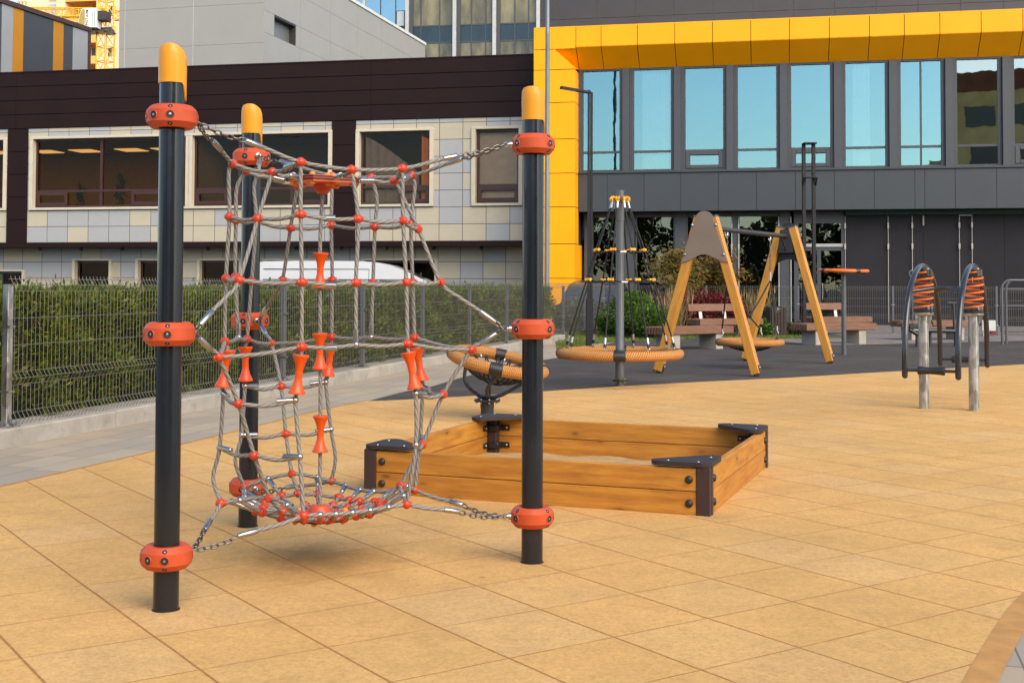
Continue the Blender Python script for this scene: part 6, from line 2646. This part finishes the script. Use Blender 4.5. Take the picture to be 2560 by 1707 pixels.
# ================================================================ vegetation
def cloud(mb, c, rad, n, size, flat=1.0, elong=2.2, seed=None, shell=.55, upbias=.3):
    """leaf-sized blades through an uneven crown volume"""
    rnd = random.Random(seed)
    lob = [(V((rnd.gauss(0, 1), rnd.gauss(0, 1), rnd.gauss(0, .8))).normalized(), rnd.uniform(.15, .5)) for _ in range(9)]
    c = V(c)
    for _ in range(n):
        d = V((rnd.gauss(0, 1), rnd.gauss(0, 1), rnd.gauss(0, 1))).normalized()
        bump_ = sum(a*max(0, d.dot(l))**4 for l, a in lob)
        if rnd.random() > .35+bump_*1.3:
            continue
        r = (shell+(1-shell)*rnd.random()**.6)*(.75+bump_*.5)
        p = c+V((d.x*rad[0]*r, d.y*rad[1]*r, d.z*rad[2]*r*flat))
        ax = (d*.8+V((rnd.gauss(0, .6), rnd.gauss(0, .6), rnd.gauss(0, .5)+upbias))).normalized()
        sd = ax.orthogonal().normalized()
        a = rnd.random()*PI*2
        sd = (sd*math.cos(a)+ax.cross(sd)*math.sin(a))
        s = size*rnd.uniform(.6, 1.35)
        mb.add([p, p+ax*s*.5+sd*s/elong*.5, p+ax*s, p+ax*s*.5-sd*s/elong*.5], [[0, 1, 2, 3]])
# clipped hedge behind the fence
m_hedge = leafmat('hedge_leaf', (.042, .082, .004), (.155, .190, .008), (.16, .11, .015), .10)
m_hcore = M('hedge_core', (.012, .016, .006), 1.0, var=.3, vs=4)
m_twig = M('twig', (.06, .04, .025), .9)
hd_ = thing('hedge', 'long clipped green thuja hedge standing behind the wire-mesh fence', 'hedge', (-4.9, 12, 0))
hA = V((fp0.x, fp0.y, 0))+fstep*-.7
hD = fstep.normalized()
hN = V((-hD.y, hD.x, 0))
HL = 24.0
mb = MB()
rnd = random.Random(3)
for _ in range(105000):
    s = HL*rnd.random()**1.45
    w = rnd.random()
    near = s/HL
    bulge = .10*math.sin(s*2.3+1.0)+.07*math.sin(s*5.1)+.05*math.sin(s*11+2)
    zt_ = 1.29+.03*math.sin(s*3.1)+.025*math.sin(s*7.7)
    if w < .66:
        z = zt_*rnd.random()**.75
        dep = .36-bulge*.8+.06*math.sin(z*9+s*3)+rnd.random()**2*.22
        nrm = -hN
    else:
        z = zt_-rnd.random()**2*.12
        dep = .36-bulge*.6+rnd.random()*.85
        nrm = V((0, 0, 1))
    gp_ = math.sin(s*1.9+z*3.0)*math.sin(s*4.3-z*5.1+1.7)
    if rnd.random() < .75*max(0, gp_-.12):
        continue
    if w >= .66 and rnd.random() < .06:
        z += rnd.random()**2*.13
    p = hA+hD*s+hN*dep+V((0, 0, z))
    ax = (nrm*.6+V((rnd.gauss(0, .5), rnd.gauss(0, .5), .55+rnd.gauss(0, .4)))).normalized()
    sd = ax.orthogonal()
    a = rnd.random()*PI*2
    sd = (sd*math.cos(a)+ax.cross(sd)*math.sin(a)).normalized()
    sz = rnd.uniform(.030, .075)*(1+near*.6)
    wd = sz*rnd.uniform(.12, .22)
    m_ = p+ax*sz*.55
    mb.add([p-sd*wd*.3, p+sd*wd*.3, m_+sd*wd, p+ax*sz, m_-sd*wd], [[0, 1, 2, 3, 4]])
hfol = mb
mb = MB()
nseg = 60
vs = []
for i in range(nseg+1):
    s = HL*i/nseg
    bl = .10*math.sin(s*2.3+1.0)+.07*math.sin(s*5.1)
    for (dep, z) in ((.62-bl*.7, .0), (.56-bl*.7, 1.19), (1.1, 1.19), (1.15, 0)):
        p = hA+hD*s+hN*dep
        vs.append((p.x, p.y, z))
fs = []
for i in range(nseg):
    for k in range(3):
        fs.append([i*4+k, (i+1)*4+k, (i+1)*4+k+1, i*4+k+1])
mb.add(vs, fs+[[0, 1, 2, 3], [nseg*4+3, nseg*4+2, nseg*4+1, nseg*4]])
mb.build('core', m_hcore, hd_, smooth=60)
mb = hfol
mb.m = 1
for _ in range(150):
    s = HL*.6*rnd.random()**1.3
    p = hA+hD*s+hN*(.40+rnd.random()*.15)
    q = p+V((rnd.gauss(0, .06), rnd.gauss(0, .06), .25+rnd.random()*.35))
    mb.tube([p, q], .006, 4)
mb.build('foliage', [m_hedge, m_twig], hd_, smooth=0)
# shrubs near the yellow column behind the fence
m_bush = leafmat('bush_leaf', (.035, .085, .008), (.07, .15, .015), (.11, .17, .03), .25)
m_olive = leafmat('olive_leaf', (.05, .07, .025), (.09, .11, .04), (.12, .11, .05), .2)
m_red = leafmat('red_leaf', (.14, .010, .016), (.23, .020, .03), (.10, .05, .02), .25)
m_aut = leafmat('autumn_leaf', (.13, .075, .015), (.22, .10, .02), (.10, .11, .02), .35)
m_autg = leafmat('autumn_green_leaf', (.10, .10, .02), (.18, .15, .03), (.24, .11, .02), .25)
m_straw = leafmat('dry_grass', (.30, .21, .10), (.40, .29, .15), (.22, .2, .08), .2)
def bush(name, lab, c, rad, n, size, mat, seed, group, cat='shrub', flat=1.0):
    t_ = thing(name, lab, cat, (c.x, c.y, 0), 0, group)
    mb = MB()
    cloud(mb, V((c.x, c.y, rad[2]*.9)), rad, n, size, flat, 2.2, seed)
    cloud(mb, V((c.x, c.y, rad[2]*.8)), [r*.75 for r in rad], n//2, size*1.2, flat, 2.0, seed+50)
    mb.m = 1
    r_ = random.Random(seed)
    for _ in range(7):
        a = r_.random()*2*PI
        mb.tube([(c.x+.06*math.cos(a), c.y+.06*math.sin(a), 0), (c.x+rad[0]*.5*math.cos(a), c.y+rad[1]*.5*math.sin(a), rad[2]*1.1)], .014, 5)
    mb.build('foliage', [mat, m_twig], t_, smooth=0)
    return t_
bush('round_bush', 'rounded bright green bush, the taller of the two, behind the carousel', at(1588, 838, 33.2), (.72, .65, .72), 5200, .085, m_bush, 11, 'green bushes')
bush('round_bush', 'lower bright green bush beside the taller one, left of the nearest bench', at(1625, 838, 32.2), (.62, .55, .52), 4200, .075, m_bush, 12, 'green bushes')
bush('round_bush', 'dark green low bush left of the carousel pole by the fence corner', at(1540, 838, 34.6), (.6, .5, .42), 2600, .085, m_bush, 13, 'green bushes')
bush('spreading_shrub', 'grey-green shrub behind the fence at the foot of the yellow column, nearest', at(1395, 800, 34.2)+V((-.9, .0, 0)), (.85, .7, .62), 3400, .10, m_olive, 14, 'shrubs by the yellow column')
bush('spreading_shrub', 'grey-green shrub behind the fence, just left of the black lamp foot', at(1440, 800, 37.0), (.9, .7, .58), 3400, .10, m_olive, 15, 'shrubs by the yellow column')
bush('red_shrub', 'dark red shrub just right of the round bushes', at(1690, 838, 36.4), (.75, .55, .62), 3400, .09, m_red, 16, 'red shrubs')
bush('red_shrub', 'dark red shrub behind the backrest of the left bench', at(1790, 838, 36.0), (1.05, .6, .66), 4600, .09, m_red, 17, 'red shrubs')
bush('red_shrub', 'small red shrub behind the orange spinner pole by the fence', at(1582, 838, 37.2), (.8, .5, .62), 2800, .09, m_red, 18, 'red shrubs')
def tree(lab, c, h, crown, mat, n, seed, size=.13):
    t_ = thing('young_tree', lab, 'tree', (c.x, c.y, 0), 0, 'young autumn trees')
    r_ = random.Random(seed)
    mb = MB()
    tips = []
    for k in range(4):
        a = r_.random()*2*PI
        x, y_ = math.cos(a), math.sin(a)
        top_ = V((c.x+x*crown*.5, c.y+y_*crown*.4, h*(.75+.2*r_.random())))
        mid = V((c.x+x*.12, c.y+y_*.12, h*.42))
        mb.tube([(c.x+x*.03, c.y+y_*.03, 0), mid, top_], [.035, .022, .006], 6)
        tips.append((mid, top_))
        for _ in range(4):
            t0_ = r_.uniform(.2, .9)
            p = mid.lerp(top_, t0_)
            q = p+V((r_.gauss(0, crown*.4), r_.gauss(0, crown*.3), r_.uniform(.05, .4)))
            mb.tube([p, q], [.010, .003], 4)
            tips.append((p, q))
    mb.build('trunk', m_twig, t_, smooth=60)
    mb = MB()
    for (p, q) in tips:
        for _ in range(n//len(tips)):
            c_ = p.lerp(q, r_.uniform(.25, 1.1))+V((r_.gauss(0, .13), r_.gauss(0, .13), r_.gauss(0, .12)))
            ax = V((r_.gauss(0, 1), r_.gauss(0, 1), r_.gauss(-.2, .6))).normalized()
            sd = ax.orthogonal().normalized()
            s = size*r_.uniform(.5, 1.2)
            mb.add([c_, c_+ax*s*.5+sd*s*.25, c_+ax*s, c_+ax*s*.5-sd*s*.25], [[0, 1, 2, 3]])
    mb.build('crown', mat, t_, smooth=0)
tree('slim young tree with sparse yellow-green leaves left of the front swing panel', at(1684, 800, 38.6), 2.85, .62, m_autg, 1500, 21)
tree('young tree with dense orange-red leaves seen under the front swing panel', at(1772, 800, 38.4), 2.5, 1.05, m_aut, 3400, 22)
tree('short yellow-leaved young tree between the slim tree and the orange one', at(1716, 800, 37.6), 1.95, .6, m_autg, 1300, 23)
def reeds(lab, c, n, w, h, seed):
    t_ = thing('reed_grass', lab, 'ornamental grass', (c.x, c.y, 0), 0, 'dry ornamental grasses')
    r_ = random.Random(seed)
    mb = MB()
    for _ in range(n):
        a = r_.random()*2*PI
        b0 = V((c.x+r_.gauss(0, w*.25), c.y+r_.gauss(0, w*.2), 0))
        hh = h*r_.uniform(.55, 1.05)
        tp_ = b0+V((r_.gauss(0, w*.45), r_.gauss(0, w*.3), hh))
        sd = V((math.cos(a), math.sin(a), 0))*.008
        m_ = b0.lerp(tp_, .55)+V((0, 0, hh*.06))
        mb.add([b0-sd, b0+sd, m_+sd, m_-sd], [[0, 1, 2, 3]])
        mb.add([m_-sd, m_+sd, tp_], [[0, 1, 2]])
        if r_.random() < .35:
            mb.add([tp_-sd*2.2-V((0, 0, .22)), tp_+sd*2.2-V((0, 0, .22)), tp_+V((0, 0, .05))], [[0, 1, 2]])
    mb.build('blades', m_straw, t_, smooth=0)
reeds('tuft of tall dry straw-coloured grass left of the nearest bench, behind the front left leg', at(1676, 838, 35.4), 240, .65, 1.35, 31)
reeds('tuft of tall dry straw-coloured grass between the swing frames, left of the litter bin', at(1893, 838, 36.2), 240, .75, 1.35, 32)
bush('low_shrub', 'low dark green shrub at the foot of the litter bin', at(1985, 838, 34.8), (.5, .3, .22), 1300, .08, m_olive, 33, 'low plants by the bin')
bush('low_shrub', 'low green shrub between the nearest bench and the litter bin', at(1902, 838, 34.2), (.4, .3, .30), 1300, .08, m_bush, 34, 'low plants by the bin')

# trees behind the camera, seen only as reflections in the glass
m_far = leafmat('far_tree_leaf', (.035, .055, .012), (.07, .09, .02), (.16, .11, .02), .15)
tr = MB()
rt = random.Random(5)
for k in range(30):
    x = -62+k*3.6+rt.uniform(-1, 1)
    hh = rt.uniform(7.0, 10.0)
    cloud(tr, (x, -26-rt.uniform(0, 6), hh*.55), (2.6, 2.2, hh*.5), 1500, .62, 1.0, 1.6, 100+k, .3)
    tr.tube([(x, -29, 0), (x, -29, hh*.6)], .16, 6)
tf = tr.build('trees', m_far, smooth=0)
tag(tf, 'row of green trees on the near side, mirrored dark in the ground floor glass', 'trees', kind='stuff')

# ================================================================ vehicles
m_van = M('van_white', S(232, 234, 236, .60), .22, var=.02, vs=1, rv=.06, coat=.6)
m_vgl = M('van_glass', (.02, .025, .03), .08, var=.1, coat=.5)
m_tyre = M('tyre', (.015, .015, .015), .8)
m_rim = M('rim', S(170, 172, 176, .8), .3, .9)
vr0 = at(640, 660, 36)
vr1 = at(1093, 705, 36)
Lv = vr1.x-vr0.x
van = thing('white_van', 'white panel van parked behind the hedge in front of the brown building', 'van', (vr0.x, 36, 0), -.03, local=True)
zro = at(760, 653.5, 36).z
prof = [(0, .45), (0, zro-.12), (.10, zro-.02), (.25, zro), (1.2, zro+.02), (2.9, zro+.01), (3.35, zro-.02), (3.75, zro-.10), (4.2, zro-.28), (4.75, zro-.56), (5.0, zro-.74), (5.55, zro-.86), (5.72, zro-1.0), (5.76, .62), (5.70, .40), (.05, .40)]
k_ = Lv/5.05
prof = [(x*k_, z) for x, z in prof]
WD = 1.9
vs, fs = [], []
n = len(prof)
def ins(z):
    return .0+.10*max(0, (z-1.15)/(zro-1.15))**1.6
for side in (0, 1):
    for (x, z) in prof:
        y_ = ins(z) if side == 0 else WD-ins(z)
        vs.append((x, y_, z))
mb = MB()
fs = [list(range(n)), list(reversed(range(n, 2*n)))]
for i in range(n):
    j = (i+1) % n
    fs.append([i, n+i, n+j, j])
mb.convex(vs, [fs[0], fs[1]], V((2.5, WD/2, 1.2)))
mb.add(vs, [list(reversed(f)) for f in fs[2:]])
vb = mb.build('body', m_van, van, smooth=40)
mb = MB()
sd_ = -.004
for (x0, x1, z) in ((.2, 3.15, zro-.22), (.2, 4.2, zro-.52)):
    mb.b2((x0*k_, ins(z)-.006, z-.008), (x1*k_, ins(z)+.02, z+.008))
for x in (3.15, 4.15):
    mb.add([(x*k_, ins(zro-.22)-.005, zro-.22), (x*k_+.014, ins(zro-.22)-.005, zro-.22), (x*k_-.03, ins(.7)-.005, .7), (x*k_-.044, ins(.7)-.005, .7)], [[0, 3, 2, 1]])
mb.build('panel_gap', m_blackp, van, smooth=0)
mb = MB()
mb.add([(3.4*k_, ins(1.3)-.012, 1.02), (4.55*k_, ins(1.3)-.012, 1.02), (4.62*k_, ins(1.3)-.012, 1.10), (4.12*k_, ins(1.5)-.008, zro-.55), (3.45*k_, ins(1.5)-.008, zro-.55)], [[0, 1, 2, 3, 4]])
mb.build('side_window', m_vgl, van, smooth=0)
mb = MB()
mb.add([(4.22*k_, .18, zro-.285), (4.22*k_, WD-.18, zro-.285), (4.99*k_, WD-.10, zro-.725), (4.99*k_, .10, zro-.725)], [[0, 3, 2, 1]])
mb.v = [(x+.012, y_, z+.012) for x, y_, z in mb.v]
mb.build('windscreen', m_vgl, van, smooth=0)
mb = MB()
mb.tube([(4.55*k_, .08, zro-.42), (4.62*k_, .02, zro-.32)], .018, 6)
mb.box((4.60*k_, .02, zro-.38), (.05, .05, .12))
mb.build('mirror', m_blackp, van, smooth=0)
for x in (1.0, 4.75):
    mb = MB()
    mb.cyl((x*k_, -.02, .33), (x*k_, .24, .33), .33, n=24)
    w_o = mb.build('wheel', m_tyre, van)
    mb = MB()
    mb.cyl((x*k_, -.035, .33), (x*k_, -.02, .33), .20, n=20)
    mb.build('rim', m_rim, w_o)
# dark blue car by the yellow column
cb = at(1497, 800, 40.6)
car2 = thing('parked_car', 'dark blue car parked behind the fence corner beside the yellow column', 'car', (cb.x, cb.y, 0), -.2, local=True)
m_blue = M('car_blue', (.018, .03, .055), .25, .2, var=.05, coat=.8)
mb = MB()
pf = [(-.9, .32), (-.92, .75), (-.86, 1.02), (.86, 1.02), (.92, .75), (.9, .32)]
body = [(-2.1, .35), (-2.15, .8), (-2.0, 1.0), (-1.5, 1.08), (-1.0, 1.5), (.6, 1.56), (1.5, 1.42), (2.0, 1.02), (2.12, .9), (2.12, .35)]
n = len(body)
vs = []
for side in (-1, 1):
    for (y_, z) in body:
        w = .90 if z < 1.1 else .90-.22*(z-1.1)/.45
        vs.append((side*w, -y_, z))
fs = [list(range(n)), list(range(n, 2*n))]
for i in range(n):
    j = (i+1) % n
    fs.append([i, j, n+j, n+i])
mb.convex(vs, fs, V((0, 0, .8)))
cbo = mb.build('body', m_blue, car2, smooth=30)
mb = MB()
mb.add([(-.60, -1.46-.02, 1.42), (.60, -1.46-.02, 1.42), (.74, -1.93-.02, 1.08), (-.74, -1.93-.02, 1.08)], [[0, 3, 2, 1]])
mb.build('rear_window', m_vgl, car2, smooth=0)
for x in (-.78, .70):
    mb = MB()
    mb.b2((x, -2.14, .78), (x+.10, -2.06, .98), .01)
    mb.build('tail_light', M('tail_red', (.22, .01, .01), .2), car2, smooth=0)
for (x, y_) in ((-.92, -1.3), (-.92, 1.35), (.72, -1.3), (.72, 1.35)):
    mb = MB()
    mb.cyl((x, y_, .32), (x+.2, y_, .32), .32, n=20)
    mb.build('wheel', m_tyre, car2)

# the building behind the camera that the right-hand windows mirror
rb = thing('brick_block', 'beige block with a brick roof edge, mirrored in the rightmost upper windows', 'building', (10.3, -34, 0), 0, local=True)
mb = MB()
mb.b2((0, -14, 0), (30, 0, 19.8))
mb.b2((-1.9, -9, 0), (-.001, -.6, 13.5))
mb.build('wall', M('wall_sand', S(236, 200, 130, .9), .85, var=.25, vs=.4), rb, smooth=0)  # wall colour kept bright in place of sunlight that misses this side
mb = MB()
mb.b2((-.1, -14, 19.81), (30, .1, 21.6))
mb.build('roof_edge', M('brick_red', S(160, 96, 66, .6), .85, var=.2, vs=1), rb, smooth=0)
for i in range(6):
    for j in range(5):
        mb = MB()
        mb.b2((1.2+i*4.4, -.02, 2.0+j*3.6), (3.9+i*4.4, .05, 3.9+j*3.6))
        mb.build('window', m_apd, rb, smooth=0)

# ================================================================ light
SUN_D = V((.42, -.68, .58)).normalized()      # towards the sun
w = bpy.data.worlds.new('World')
sc.world = w
w.use_nodes = True
nt = w.node_tree
nt.nodes.clear()
sky = nt.nodes.new('ShaderNodeTexSky')
sky.sky_type = 'NISHITA'
sky.sun_disc = False
sky.sun_elevation = math.asin(SUN_D.z)
sky.sun_rotation = math.atan2(SUN_D.x, SUN_D.y)
sky.air_density = 1.0
sky.dust_density = 1.3
sky.ozone_density = 1.0
bg = nt.nodes.new('ShaderNodeBackground')
bg.inputs['Strength'].default_value = .10
wo = nt.nodes.new('ShaderNodeOutputWorld')
nt.links.new(sky.outputs[0], bg.inputs[0])
nt.links.new(bg.outputs[0], wo.inputs[0])
ld = bpy.data.lights.new('sun', 'SUN')
ld.energy = 1.5
ld.angle = math.radians(60)
ld.color = (1.0, .86, .68)
lo2 = bpy.data.objects.new('sun', ld)
COL.objects.link(lo2)
lo2.rotation_euler = SUN_D.to_track_quat('Z', 'Y').to_euler()
lo2.location = (0, 0, 30)
vsn = sc.view_settings
vsn.view_transform = 'Standard'
vsn.look = 'None'
vsn.exposure = 1.56
vsn.gamma = 1
sc.cycles.use_denoising = True
sc.cycles.max_bounces = 8
sc.cycles.transparent_max_bounces = 16
sc.cycles.caustics_reflective = False
sc.cycles.caustics_refractive = False
